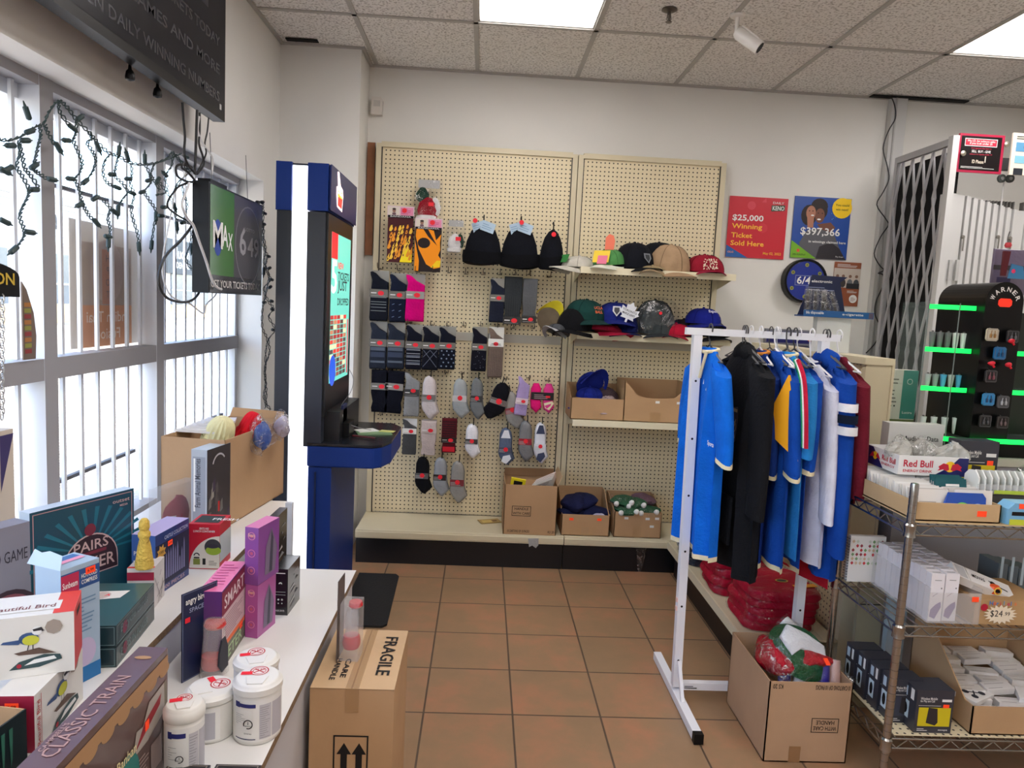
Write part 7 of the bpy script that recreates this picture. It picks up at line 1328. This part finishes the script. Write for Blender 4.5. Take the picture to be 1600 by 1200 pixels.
def bbox(x,y,z,w,d,h,label,name='speaker_box',rz=0,yel=(214,196,30)):
    t=T(name,label,'product box',(x,y,z),rz); k=M((52,54,64),.4,coat=.2); b=MB().bx(0,0,0,w,d,h,k); f=FX((0,-.0003,0)); l=FL((-.0003,d,0))
    b.rect(f,w*.08,h*.16,w*.86,h*.44,M(yel,.4)).pg(f,[(w*.3,h*.24),(w*.55,h*.18),(w*.62,h*.25),(w*.58,h*.58),(w*.34,h*.6)],M((44,40,42)),.0008).text(f,w*.1,h*.78,h*.06,'Wireless Mobile',INKW,w=w*.45,d=.001).text(f,w*.1,h*.71,h*.05,'for Play and Call',INKW,w=w*.38,d=.001).rect(f,w*.68,h*.74,w*.26,h*.06,INKW,.0008).rect(f,w*.06,h*.64,w*.6,h*.008,INKW,.0008).lines(f,w*.08,h*.04,w*.3,h*.08,2,INKW,d=.0008).text(f,w*.65,h*.05,h*.04,'escape',INKW,w=w*.25,d=.001)
    b.rect(l,d*.1,h*.2,d*.5,h*.4,M((190,210,220))).disc(l,d*.35,h*.4,d*.16,INKB,.0008,12,ry=h*.14).rect(l,d*.15,h*.7,d*.3,h*.22,M((180,200,214))).rect(l,d*.65,h*.7,d*.2,h*.25,INKW).build('printed_carton',t)
    MB().rect(FX((w*.72,-.001,h*.6)),0,0,w*.16,h*.08,ORANGE).build('price_sticker',t); return t
xx=P(1495,700,y=2.43).x; hh=P(1525,688,y=2.43).z-ZT
bbox(xx,2.41,ZT,P(1555,700,y=2.43).x-xx,.07,hh,'dark grey box with yellow window standing behind the energy drink tray')
# right end of the top shelf
xx=P(1568,830,y=2.115).x; t=T('blue_brush_pack','long blue and black packaged item at the right end of the top shelf','product pack',(xx,2.11,ZT)); MB().pillow(FX((0,.05,0)),[(0,.0),(.0,.05),(.02,.07),(.3,.07),(.3,0)][::-1],.05,M((120,180,220),.3,coat=.3),inset=.97).build('pack',t); MB().rect(FX((0,-.0008,0)),.015,.03,.28,.012,INKB).rect(FX((0,-.0008,0)),.01,.0,.28,.018,M((200,210,60))).build('printed_stripes',t); MB().rect(FX((.035,-.0012,.052)),0,0,.03,.016,ORANGE).build('price_sticker',t)
xx=P(1522,790,y=2.2).x; zz=ZT+.075; t=T('clear_clip_tray','clear tray holding a fan of white curved clips at the right of the top shelf','display tray',(xx+.06,2.2,zz)); MB().bx(-.055,0,0,.25,.1,.004,clr).bx(-.055,0,0.004,.25,.003,.03,clr).rect(FX((0,-.0005,0)),0,.0,.2,.012,M((190,210,70))).build('tray',t)
for k in range(11): q=T('curved_clip','white curved clip in the fanned row of the clear tray','clip',(xx+.0225+.022*k,2.225,zz+.0045),0,'white clips in the clear tray'); MB().ext(Fr((0,0,0),(0,1,0),(0,0,1),(1,0,0)),[(0,0),(.07,0),(.068,.04),(.05,.058),(.02,.062),(.0,.04)],.005,M((234,236,232),.3)).build('clip_body',q); MB().ext(Fr((.006,.002,0),(0,1,0),(0,0,1),(1,0,0)),[(0,0),(.06,0),(.05,.05),(.02,.055)],.002,M((80,96,80),.4)).build('clip_pad',q)
tag(MB().bx(0,0,0,.32,.08,.07,M((70,66,60),.6)).build('support_block',loc=(xx+.005,2.205,ZT)),'dark low carton under the clear tray of white clips','carton')
t=T('coiled_cable_bag','coiled dark cable in a clear bag at the right edge above the white clips','cable pack',(P(1592,735,y=2.4).x+.03,2.38,ZT)); b=MB()
for k in range(5): b.tube([(.05*math.cos(a)*(1-.06*k),.012*k-.02,.075+.055*math.sin(a)*(1-.06*k)) for a in [2*PI*j/20 for j in range(21)]],.004,M((60,66,62),.4),6)
b.build('cable',t,smooth=True); blob(MB(),(0,0,.075),(.06,.04,.07),FILM2,3,14,.1).build('clear_bag',t)
# middle shelf: white boxes in a clear bin
xb0=P(1449,985,y=2.125).x; bw=.043; bh=.155; bdp=.031
def d_ear(b,f,w,h):
    b.pg(f,[(w*.1,h*.1),(w*.5,h*.05),(w*.9,h*.3),(w*.85,h*.42),(w*.5,h*.36),(w*.15,h*.25)],M((130,110,160))).line(f,w*.2,h*.52,w*.55,h*.6,.002,M((150,140,150)),.0008).disc(f,w*.8,h*.7,w*.06,M((120,120,120)),.0008,8).rect(f,w*.25,h*.86,w*.5,h*.012,M((120,120,120)),.0008)
b=MB().bx(0,0,0,bw,bdp-.002,bh,M((232,228,232),.4)); d_ear(b,FX((0,-.0003,0)),bw,bh); b.rect(FT((0,0,bh+.0003)),bw*.2,.01,bw*.6,.004,M((150,150,150))); e0=b.build('earphone_box'); first=True
for c in range(3):
    for k in range(10):
        if c==2 and k<3: continue
        if first: o=e0; first=False
        else: o=e0.copy(); COL.objects.link(o)
        o.location=(xb0-.004+(bw+.004)*c,2.127+bdp*k,ZM+.002+.002*((k+c)%3)); o.rotation_euler=(0,0,.02*((k%3)-1)); tag(o,'slim upright white box with a purple hand print in the clear bin','earphone box','white upright boxes in the clear bin')
o=MB().bx(xb0-.01,2.118,ZM,xb0+.155,2.445,ZM+.0015,clr).bx(xb0-.012,2.116,ZM,xb0-.01,2.445,ZM+.115,clr).bx(xb0-.01,2.116,ZM,xb0+.155,2.118,ZM+.1,clr).bx(xb0+.155,2.116,ZM,xb0+.157,2.445,ZM+.115,clr).build('clear_bin'); tag(o,'frosted clear plastic bin holding the upright white boxes','bin')
q=T('price_label','orange price label on the frosted bin front','label',(xb0+.125,2.115,ZM+.075)); MB().rect(FX((0,-.001,0)),0,0,.022,.016,ORANGE).build('sticker',q)
t=T('patterned_notebook','white spiral notebook with coloured diamonds at the back left of the middle shelf','notebook',(1.352,2.452,ZM)); b=MB().bx(0,0,0,.13,.02,.17,M((226,224,220),.5)); f=FX((0,-.0003,0)); r=random.Random(6)
for i in range(8):
    for j in range(6):
        x=.012+.015*i; y=.07+.016*j
        if r.random()<.8: b.pg(f,[(x,y-.007),(x+.006,y),(x,y+.007),(x-.006,y)],M([(190,50,60),(120,160,110),(206,180,150),(150,60,70),(200,206,190)][r.randrange(5)]),.0004)
b.build('cover',t); b=MB()
for k in range(16): b.tube([(-.004+.005*math.cos(a),.01+.012*math.sin(a),.006+.0102*k) for a in [2*PI*j/8 for j in range(9)]],.0011,M((60,60,64),.3),4)
b.build('spiral',t)
t=T('kraft_box','kraft box with a starburst price card reading $24.99 on the middle shelf','cardboard box',(P(1518,985,y=2.12).x,2.12,ZM)); kw=.24; kh=P(1560,938,y=2.12).z-ZM; MB().bx(0,0,0,kw,.2,kh,card((184,148,104))).build('carton',t)
f=FX((.085,-.003,.035)); pts=[]
for k in range(36): a=2*PI*k/36; r_=(1 if k%2 else .72); pts.append((.055*r_*math.cos(a),.032*r_*math.sin(a)))
MB().ext(f,pts,.001,M((238,222,196),.6)).text(f,-.034,-.01,.02,'$24',INKB,w=.04,d=.0016,bold=0).text(f,.01,-.003,.012,'.99',INKB,w=.02,d=.0016,bold=0).build('price_burst',t)
b=MB(); f=FX((.0,-.0035,.065)); cc=[(60,120,190),(230,90,60),(60,120,190),(220,60,70),(90,160,200),(200,60,90),(60,120,190),(220,120,60)]
for k,ch in enumerate('Horilela'): b.text(f,.045+.0115*k,.001*math.sin(k*2),.014,ch,M(cc[k],.5),bold=.06,d=.0006)
b.disc(f,.03,-.008,.012,M((180,20,50)),.0004,10); b.build('coloured_lettering',t)
t=T('orange_toy','small orange round toy with black nose on the kraft price box','toy',(P(1555,925,y=2.16).x,2.17,ZM+kh+.001)); b=MB(); b.lathe([(.001,0),(.016,.004),(.02,.016),(.016,.029),(.001,.033)],(0,0,0),M((226,90,40),.4),16); b.build('body',t,smooth=True); MB().lathe([(.001,-.006),(.007,-.003),(.007,.003),(.001,.006)],(0,-.021,.017),BLACK,10).build('nose',t,smooth=True); MB().ring(FX((0,-.0205,.017)),0,0,.013,.004,M((236,200,80)),.0008,16).build('ring',t)
a=P(1488,892,y=2.2); c=P(1590,938,y=2.13); m_=(a+c)/2; dv=(c-a); t=T('long_white_box','long white flat box with a black logo lying slanted over the middle shelf boxes','product box',(a+c)/2+Vector((0,.02,0))); L_=dv.length*1.08; t.rotation_euler=(.5,math.atan2(-dv.z,dv.x),0)
b=MB().bx(-L_/2,-.03,-.014,L_/2,.03,.014,M((232,230,228),.4)); f=FT((0,0,.0143)); b.text(f,-L_*.2,-.006,.014,'MOVAS',INKB,w=L_*.22,bold=.05).disc(f,L_*.17,.0,.012,INKB,.0006,12).line(f,L_*.17,-.0,L_*.4,-.008,.006,INKB,.0006).line(f,L_*.1,.008,L_*.2,-.006,.004,INKB,.0008).line(f,-L_*.28,-.03,-L_*.28,.03,.001,INKB,.0006).rect(f,-L_*.47,-.026,L_*.16,.05,M((190,190,192)),.0005); b.build('printed_carton',t)
for k in range(4):
    q=pq=T('grey_box','slate grey slim upright box in the row at the back right of the middle shelf','product box',(P(1552,900,y=2.36).x+.038*k,2.34+.0*k,ZM),.0,'slate grey boxes on the middle shelf'); MB().bx(0,0,0,.034,.1,P(1575,878,y=2.36).z-ZM-.008*k,M((98,112,120),.4)).rect(FX((0,-.0004,0)),.006,.05,.01,.1,M((190,210,220))).build('printed_carton',q)
# bottom shelf
for k in range(4):
    x=1.372+.006*k; bbox(x,2.44-.068*k-.06,ZB,.1,.062,.15,'dark speaker box in the row behind the left post, %s from the back'%['first','second','third','fourth'][k],yel=(60,64,80))
x=P(1425,1150,y=2.125).x; bbox(x,2.122,ZB,P(1483,1150,y=2.125).x-x,.085,P(1450,1078,y=2.125).z-ZB,'single dark box with bright yellow window in front on the bottom shelf')
x=P(1513,1165,y=2.12).x; tk=carton(0,0,.36,.34,.27,'big kraft display carton with cutaway sides, full of white toy boxes, bottom shelf',x=x,y=2.12,z=ZB,hf=.095,back=.27,tape=False,m=card((190,154,114)))
o0=None
for i in range(3):
    for j in range(7):
        lb='small flat plain white box filed in the big kraft carton on the bottom shelf'
        if o0 is None: o=o0=MB().bx(0,0,0,.1,.04,.022,M((228,222,216),.4)).rect(FT((.0,.0,.0223)),.01,.006,.05,.003,M((180,170,164)),.0003).rect(FT((.0,.0,.0223)),.01,.028,.07,.003,M((190,180,176)),.0003).build('toy_box')
        else: o=o0.copy(); COL.objects.link(o)
        o.location=(x+.012+.113*i+.006*math.sin(i*5+j*3),2.13+.046*j,ZB+.045+.012*j+.004*((i+2*j)%3)); o.rotation_euler=(.0 if (i+j)%3 else .16,.05*math.sin(j*2+i),.09*math.sin(i*3+j*2)); tag(o,lb,'toy box','small white toy boxes in the kraft carton')
for (dx,dy,dz,rz,cc) in ((.03,.02,.075,.5,(30,32,44)),(.2,.05,.08,-.45,(110,60,56))):
    o=MB().bx(0,0,0,.115,.075,.016,M((232,228,224),.4)); f=FT((.0575,.0375,.0163))
    for k in range(4): a=PI/4+PI/2*k; o.disc(f,.03*math.cos(a),.022*math.sin(a),.011,M(cc),.0004,12).line(f,0,0,.03*math.cos(a),.022*math.sin(a),.005,M(cc),.0006)
    tag(o.build('toy_box',loc=(x+dx,2.13+dy,ZB+dz),rot=(.08,0,rz)),'white box printed with a %s four-rotor toy, loose in the kraft carton'%('black' if cc[0]<50 else 'reddish brown'),'toy box')
o=MB().bx(x+.006,2.128,ZB+.005,x+.35,2.45,ZB+.043,M((214,208,202),.5)).build('white_box_layer'); tag(o,'lower layer of white boxes under the small plain white boxes','carton')
# ---------------- service counter and display case ----------------
CX0,CY0,CZ=1.66,2.72,1.0
t=T('service_counter','grey fronted service counter behind the wire shelving','counter',(2.4,3.0,0)); MB().bx(CX0,CY0,0,3.3,3.35,CZ-.03,M((150,152,160),.5)).build('cabinet',t,rel=True); MB().bx(CX0-.01,CY0-.01,CZ-.03,3.32,3.37,CZ,M((190,186,176),.5)).build('countertop',t,rel=True)
o=MB().bx(0,0,0,.1,.02,.5,M((150,146,124),.6)).bx(.004,-.0006,.42,.096,-.0001,.425,INKB).build('khaki_panel',loc=(1.50,2.62,0)); tag(o,'khaki board leaning behind the wire shelving legs','board')
o=MB().bx(0,0,0,.07,.03,.46,M((186,204,214),.5)).build('pale_blue_box',loc=(1.615,2.60,0)); tag(o,'pale blue tall box standing behind the wire shelving','box')
a=P(1396,640,y=2.95); b2=P(1446,580,y=2.95); t=T('test_kit_box','white and teal boxed kit standing on the counter left of the glass case','product box',(1.675,2.95,CZ)); w=.17; hh=b2.z-CZ; b=MB().bx(0,0,0,w,.06,hh,M((226,222,214),.5)); f=FX((0,-.0004,0)); b.rect(f,w*.62,hh*.35,w*.38,hh*.65,M((0,128,120))).ring(f,w*.8,hh*.85,.012,.002,INKW,.0008,14).text(f,w*.68,hh*.42,.01,'Lucira',INKW,w=w*.25,d=.001).lines(f,w*.05,hh*.55,w*.5,hh*.4,8,M((120,116,110))).rect(f,0,0,w,hh*.34,M((96,104,40),.4),.0006)  # olive band along the carton bottom is a green reflection painted on
for k in range(5): b.disc(f,w*(.1+.09*k),hh*.52,.004,INKB,.0008,8)
b.build('printed_carton',t)
gn=M((20,255,90),.4,emit=.75); glass=M((200,220,215),.05,alpha=.05,spec=.6); cyf=2.74
def gxz(px,py): p=P(px,py,y=cyf); return p.x,p.z
t=T('glass_display_case','glass shelf case with glowing green shelf edges on the counter','display case',(gxz(1455,482)[0],cyf,CZ)); X0=gxz(1452,540)[0]; X1=gxz(1541,484)[0]
zs=[gxz(1500,482)[1],gxz(1493,549)[1],gxz(1485,610)[1],gxz(1510,684)[1]]
for i,z in enumerate(zs):
    x1=1.911 if i<3 else 2.5; cyf=2.74 if i<3 else 2.665; MB().ext(FT((0,0,z)),[(X0,cyf+.03),(X0+.1,cyf),(x1,cyf),(x1,cyf+.2),(X0,cyf+.2)],.005,glass).build('glass_shelf',t,rel=True)
    MB().bx(X0+.1,cyf-.006,z-.006,x1,cyf-.001,z+.012,gn).ext(FT((0,0,z-.006)),[(X0,cyf+.024),(X0+.1,cyf-.006),(X0+.1,cyf-.001),(X0,cyf+.029)],.018,gn).build('led_strip',t,rel=True)
cyf=2.74
for z in zs[1:3]: MB().bx(2.075,cyf,z,2.4,cyf+.2,z+.005,glass).bx(2.075,cyf-.006,z-.006,2.4,cyf-.001,z+.012,gn).build('glass_shelf',t,rel=True)
MB().bx(X0-.004,cyf+.025,CZ+.001,X0,cyf+.2,zs[0]+.02,glass).bx(X0+.099,cyf-.009,CZ+.001,X0+.102,cyf-.006,zs[0]+.02,M((120,130,130),.2)).bx(X0-.005,cyf+.022,CZ+.001,X0-.002,cyf+.025,zs[0]+.02,M((120,130,130),.2)).build('glass_panel',t,rel=True)
MB().bx(2.08,cyf+.201,CZ+.001,2.5,cyf+.21,zs[0],M((30,34,32),.4)).build('back_panel',t,rel=True)
MB().bx(X0+.11,cyf+.002,CZ+.001,2.5,cyf+.2,zs[3]-.008,BLACK).build('base',t,rel=True)
for row,(z,xs,cols) in enumerate(((zs[1],6,((110,112,116),)*3+((224,226,230),)*3),(zs[2],6,((180,184,188),(150,156,160),(90,170,220),(190,194,196),(90,170,220),(200,190,190))),(zs[3],4,((224,226,230),)*4))):
    for k in range(xs):
        q=T('car_charger','small upright plug-in charger in the %s row of the glass case'%['upper','middle','lowest'][row],'charger',(X0+.04+.032*k*(1 if xs==6 else 1.4),cyf+.05,z+.0055),0,'chargers on the %s glass shelf'%['upper','middle','lowest'][row])
        c=cols[k]; s=1 if row!=1 else .8; MB().lathe([(.001,0),(.006,.001),(.008,.008),(.0095,.02),(.011,.05*s),(.0125,.066*s),(.001,.067*s)],(0,0,0),M(c,.35),12).build('charger_body',q,smooth=True); MB().lathe([(.004,-.0),(.0045,.004),(.003,.005)],(0,-.0,.067*s),STEEL,8).build('tip',q)
# WARNER stand
ya_=2.70; xl=P(1541,560,y=ya_).x; xr=xl+.15; xc=(xl+xr)/2; R1=.075; ztop=P(1575,441,y=ya_).z; zc=ztop-R1
xl=1.915; 
t=T('earphone_display_stand','black arched display column with white arched lettering and packaged earphones','display stand',(xc,ya_+.0,CZ)); pr=[(xl,CZ+.002),(xr,CZ+.002)]+[(xc+ (xr-xc)*math.cos(a),zc+R1*math.sin(a)) for a in [PI*k/18 for k in range(19)]]+[] 
bk=M((8,8,10),.3,spec=.3); xr=xl+.15; xc=(xl+xr)/2
MB().ext(Fr((0,ya_-.008,0),(1,0,0),(0,0,1),(0,1,0)),[(xl,zs[3]+.006),(xr,zs[3]+.006)]+[(xc+(xr-xl)/2*math.cos(a),zc+R1*math.sin(a)) for a in [PI*k/18 for k in range(19)]],.008,bk).build('front_panel',t,rel=True)
MB().ext(Fr((0,ya_+.0005,0),(1,0,0),(0,0,1),(0,1,0)),[(xl,zs[3]+.006),(xr,zs[3]+.006)]+[(xc+(xr-xl)/2*math.cos(a),zc+R1*math.sin(a)) for a in [PI*k/18 for k in range(19)]],.28,bk).build('column',t,rel=True)
b=MB(); f0=FX((xc,ya_-.0085,zc-.005))
for k,ch in enumerate('WARNER'):
    a=R_(158-27.2*k); rr=.052; o_=f0.p(rr*math.cos(a),rr*math.sin(a)); u=f0.u*math.sin(a)-f0.v*math.cos(a); v=f0.u*math.cos(a)+f0.v*math.sin(a); b.text(Fr(o_,u,v,f0.n),0,-.008,.018,ch,INKW,al='c',bold=.05,w=.017)
b.build('lettering',t,rel=True)
MB().pillow(FX((xc-.026,ya_-.009,zc-.02)),[(0,.008),(.008,0),(.046,0),(.054,.008),(.054,.024),(.046,.032),(.008,.032),(0,.024)][::1],.002,M((235,50,30),.4,emit=.3),inset=.96).build('price_sticker',t,rel=True)
pk=[((1550,523),(200,190,170),(150,110,60),'cream carded earphones at the top left of the black stand'),((1582,526),(40,40,44),(90,90,94),'black carded earphones at the top right of the black stand'),((1562,552),(30,110,170),(20,60,100),'blue carded earphones on the second row of the black stand'),((1548,588),(40,36,40),(120,60,70),'dark carded earphones with reddish buds on the third row'),((1544,624),(50,140,200),(20,60,100),'sky blue carded earphones on the fourth row left'),((1567,628),(80,80,84),(160,160,164),'grey carded earphones on the fourth row right'),((1539,658),(30,30,32),(70,70,74),'black carded earphones on the lowest row left'),((1566,660),(40,34,34),(100,80,80),'dark carded earphones with a square outline on the lowest row right')]
for (px,py),c,c2,l in pk:
    p=P(px,py,y=ya_-.028); s=.048; q=T('earphone_pack',l,'earphone pack',(p.x,ya_-.028,p.z)); sq=[(-s/2,-s/2+.006),(-s/2+.006,-s/2),(s/2-.006,-s/2),(s/2,-s/2+.006),(s/2,s/2-.006),(s/2-.006,s/2),(-s/2+.006,s/2),(-s/2,s/2-.006)]
    MB().ext(FX((0,.003,0)),sq,.006,M(c,.35)).frame(FX((0,-.0035,0)),-s/2+.003,-s/2+.003,s-.006,s-.006,.0012,M((110,110,112)),.0004).build('card',q)
    for sx in (-1,1): MB().lathe([(.001,0),(.004,.001),(.0045,.012),(.002,.016)],(sx*.008,-.006,-.012),M(c2,.3),8).tube([(sx*.008,-.006,.003),(sx*.006,-.006,.016)],.0015,M(c2,.3),5).build('earbud',q,smooth=True)
    MB().tube([(0,.003,s/2-.004),(0,.018,s/2+.002)],.0015,STEEL,5).build('hook',q)
for i,(a,b2) in enumerate((((1573,530),(1588,536)),((1543,566),(1556,570)),((1568,572),(1584,568)))):
    p=P(*a,y=ya_-.04); q2=P(*b2,y=ya_-.04); o=MB(); blob(o,(0,0,0),(.014,.007,.009),M((214,26,50),.4),i,12,.1).tube([(0,0,0),(.012,.0,-.014)],.004,M((214,26,50),.4),6); tag(o.build('red_cable_winder',loc=(p+q2)/2,smooth=True),'small red cable winder hanging on the black stand, %s'%['beside the top right earphones','left one under the blue earphones','right one under the blue earphones'][i],'cable winder')
# hanging lanyards
p=P(1575,385,y=2.9); t=T('lanyard','dark red lanyard with a blue card hanging above the black stand','lanyard',p); MB().tube(smooth_pts([(0,0,.06),(-.005,0,.03),(.004,0,.0)],4),.002,STEEL,5).lathe([(.01,.0),(.014,.01),(.01,.02)],(0,0,-.005),M((200,60,70),.3),8).build('clip',t,smooth=True); MB().ext(FX((-.02,0,-.12)),[(.0,0),(.02,0),(.03,.1),(.0,.1)],.008,M((90,14,30),.6)).build('strap',t); MB().ext(FX((.005,-.01,-.13)),[(0,0),(.07,0),(.06,.05),(.01,.06)],.004,M((60,130,180),.4)).disc(FX((.005,-.0141,-.13)),.02,.03,.009,M((240,60,110)),.0006,8).build('blue_card',t)
a=P(1546,440,y=2.98); b2=P(1600,391,y=2.98); t=T('purple_bag','purple grey printed bag hanging behind the lanyard','bag',(a.x,2.98,a.z-.05)); MB().pillow(FX((0,0,0)),[(0,0),(.2,0),(.2,b2.z-a.z+.05),(0,b2.z-a.z+.05)],.012,M((110,98,122),.3,coat=.5,bump=.6,bs=30),inset=.95).build('bag_body',t,smooth=True); MB().rect(FX((0,-.0125,0)),.02,.03,.06,.04,M((60,50,90))).rect(FX((0,-.0125,0)),.0,.1,.2,.02,M((60,56,60))).build('printed_panel',t)
# ---------------- folding gate, shutter, notices ----------------
YG0,YG1,XG,ZG=3.78,4.25,2.40,2.49; gm=M((176,176,178),.45); wm=M((208,208,206),.45)
t=T('folding_security_gate','grey folding security gate with steep crossing bars near the back wall','gate',(XG,4.0,0))
MB().bx(XG-.012,YG0,ZG-.035,XG+.012,YG1,ZG,gm).build('top_rail',t,rel=True); MB().bx(XG-.014,YG0-.04,0,XG+.02,YG0,ZG+.01,wm).build('end_post',t,rel=True); MB().bx(XG-.012,YG1,0,XG+.012,YG1+.025,ZG,gm).build('end_post',t,rel=True)
n=5; st=(YG1-YG0)/n; zs_=.1; per=.42
for k in range(n):
    for sg in (0,1):
        b=MB(); y=YG0+st*k; pts=[]; z=zs_; a=sg
        while z<ZG-.04: pts.append((XG+(.006 if sg else -.006),y+(st if a%2 else 0),z)); z+=per; a+=1
        f_=(ZG-.04-(z-per))/per; y0_=y+(st if (a-1)%2 else 0); y1_=y+(st if a%2 else 0); pts.append((XG+(.006 if sg else -.006),y0_+(y1_-y0_)*f_,ZG-.04))
        b.tube(pts,.0075,gm,4); b.build('lattice_bar',t,rel=True)
struct(MB().bx(2.47,3.84,0,2.5,4.4,2.45,M((12,12,13),.9)),'dark_doorway')  # black panel stands in for the unlit doorway behind the gate
t=T('accordion_shutter','white folded accordion shutter with vertical leaves at the right','shutter',(2.9,3.86,0)); b=MB(); x=2.425; k=0
while x<3.4:
    wd=.05 if k in (0,1,17,19) else .014; b.bx(x,3.80+(.012 if k%2 else 0),.1,x+wd,3.86,P(1480+20*k*0+60,305,y=3.8).z-.004*k,wm).bx(x+wd,3.83,.1,x+wd+.005,3.86,P(1540,305,y=3.8).z-.02,M((110,108,104),.6)); x+=wd+.005; k+=1
b.build('leaves',t,rel=True)
for px,py in ((1507,370),(1562,370),(1581,372)):
    p=P(px,py,y=3.79); MB().lathe([(.001,-.01),(.01,-.008),(.01,.0),(.001,.002)],(p.x,3.799,p.z),M((120,116,108),.4),10,axis='Y').bx(p.x-.006,3.785,p.z-.075,p.x-.001,3.79,p.z,M((130,126,118),.4)).build('handle',t,rel=True)
for px in (1484,1495):
    p=P(px,415,y=3.795); MB().bx(p.x-.008,3.786,p.z-.08,p.x+.008,3.799,p.z+.03,M((190,190,188),.4)).build('hinge',t,rel=True)
MB().bx(2.42,3.82,2.36,3.42,3.86,2.42,M((90,90,92),.5)).build('track',t,rel=True)
for px in (1565,1578):
    p=P(px,279,y=3.79); MB().lathe([(.001,-.006),(.022,-.006),(.022,.006),(.001,.006)],(p.x,3.79,p.z),M((70,76,74),.4),14,axis='Y').lathe([(.001,-.008),(.009,-.008),(.009,.008)],(p.x,3.789,p.z),M((150,150,150),.3),10,axis='Y').build('roller',t,rel=True)
p=P(1570,290,y=3.79); MB().tube([(p.x,3.80,p.z+.02),(p.x,3.80,P(1572,325,y=3.8).z)],.004,wm,6).build('hanger_rod',t,rel=True)
ys=3.74; a=P(1494,268,y=ys); b2=P(1571,212,y=ys); t=T('notice_sign','black and crimson age notice sign fixed above the folded shutter','sign',(a.x,ys,a.z)); w=b2.x-a.x; h=b2.z-a.z
MB().bx(0,0,0,w,.012,h,M((170,30,66),.4)).build('backing',t); f=FX((0,-.0005,0)); b=MB().rect(f,w*.04,h*.06,w*.9,h*.88,M((20,14,16),.3),.0004).rect(f,w*.12,h*.68,w*.72,h*.2,M((214,30,60)),.0008).frame(f,w*.12,h*.68,w*.72,h*.2,.003,INKW,.001)
b.text(f,w*.48,h*.79,h*.055,'We I.D. for tobacco sales',INKW,al='c',w=w*.62,d=.0014).text(f,w*.48,h*.71,h*.055,'if you look under 25',INKW,al='c',w=w*.5,d=.0014).text(f,w*.5,h*.6,h*.04,'it is against the law to',M((190,40,70)),al='c',w=w*.45,d=.001).text(f,w*.5,h*.52,h*.06,'SELL  BUY - GIVE',INKW,al='c',w=w*.42,d=.001).text(f,w*.5,h*.45,h*.035,'tobacco to anyone under 19',M((190,40,70)),al='c',w=w*.5,d=.001).text(f,w*.45,h*.24,h*.09,'ID Please',M((220,210,190)),al='c',w=w*.26,d=.001,bold=.03).rect(f,w*.6,h*.27,w*.02,h*.16,M((230,220,200)),.001).lines(f,w*.08,h*.1,w*.8,h*.06,2,INKW,d=.001)
b.build('printed_face',t); 
for px,py in ((1504,240),(1572,226)):
    p=P(px,py,y=ys-.004); MB().lathe([(.001,0),(.014,.002),(.014,.006),(.001,.01)],(p.x-t.location.x,-.006,p.z-t.location.z),M((170,166,150),.3,metal=.8),12,axis='Y').build('screw',t)
a=P(1575,273,y=ys-.02); t=T('notice_sign','cream notice with pictures of banknotes at the right edge of the photo','sign',(a.x,ys-.02,a.z)); h=P(1572,207,y=ys-.02).z-a.z; f=FX((0,-.0065,0)); MB().bx(0,-.006,0,.22,.004,h,M((232,222,206),.5)).rect(f,.02,h*.56,.16,h*.22,M((90,150,190))).disc(f,.08,h*.67,.02,M((60,110,160)),.001).rect(f,.02,h*.28,.16,h*.18,M((130,190,210))).rect(f,.02,.0,.05,h*.16,M((30,34,44))).lines(f,.02,h*.84,.12,h*.1,2,INKB,d=.001).build('printed_sheet',t)
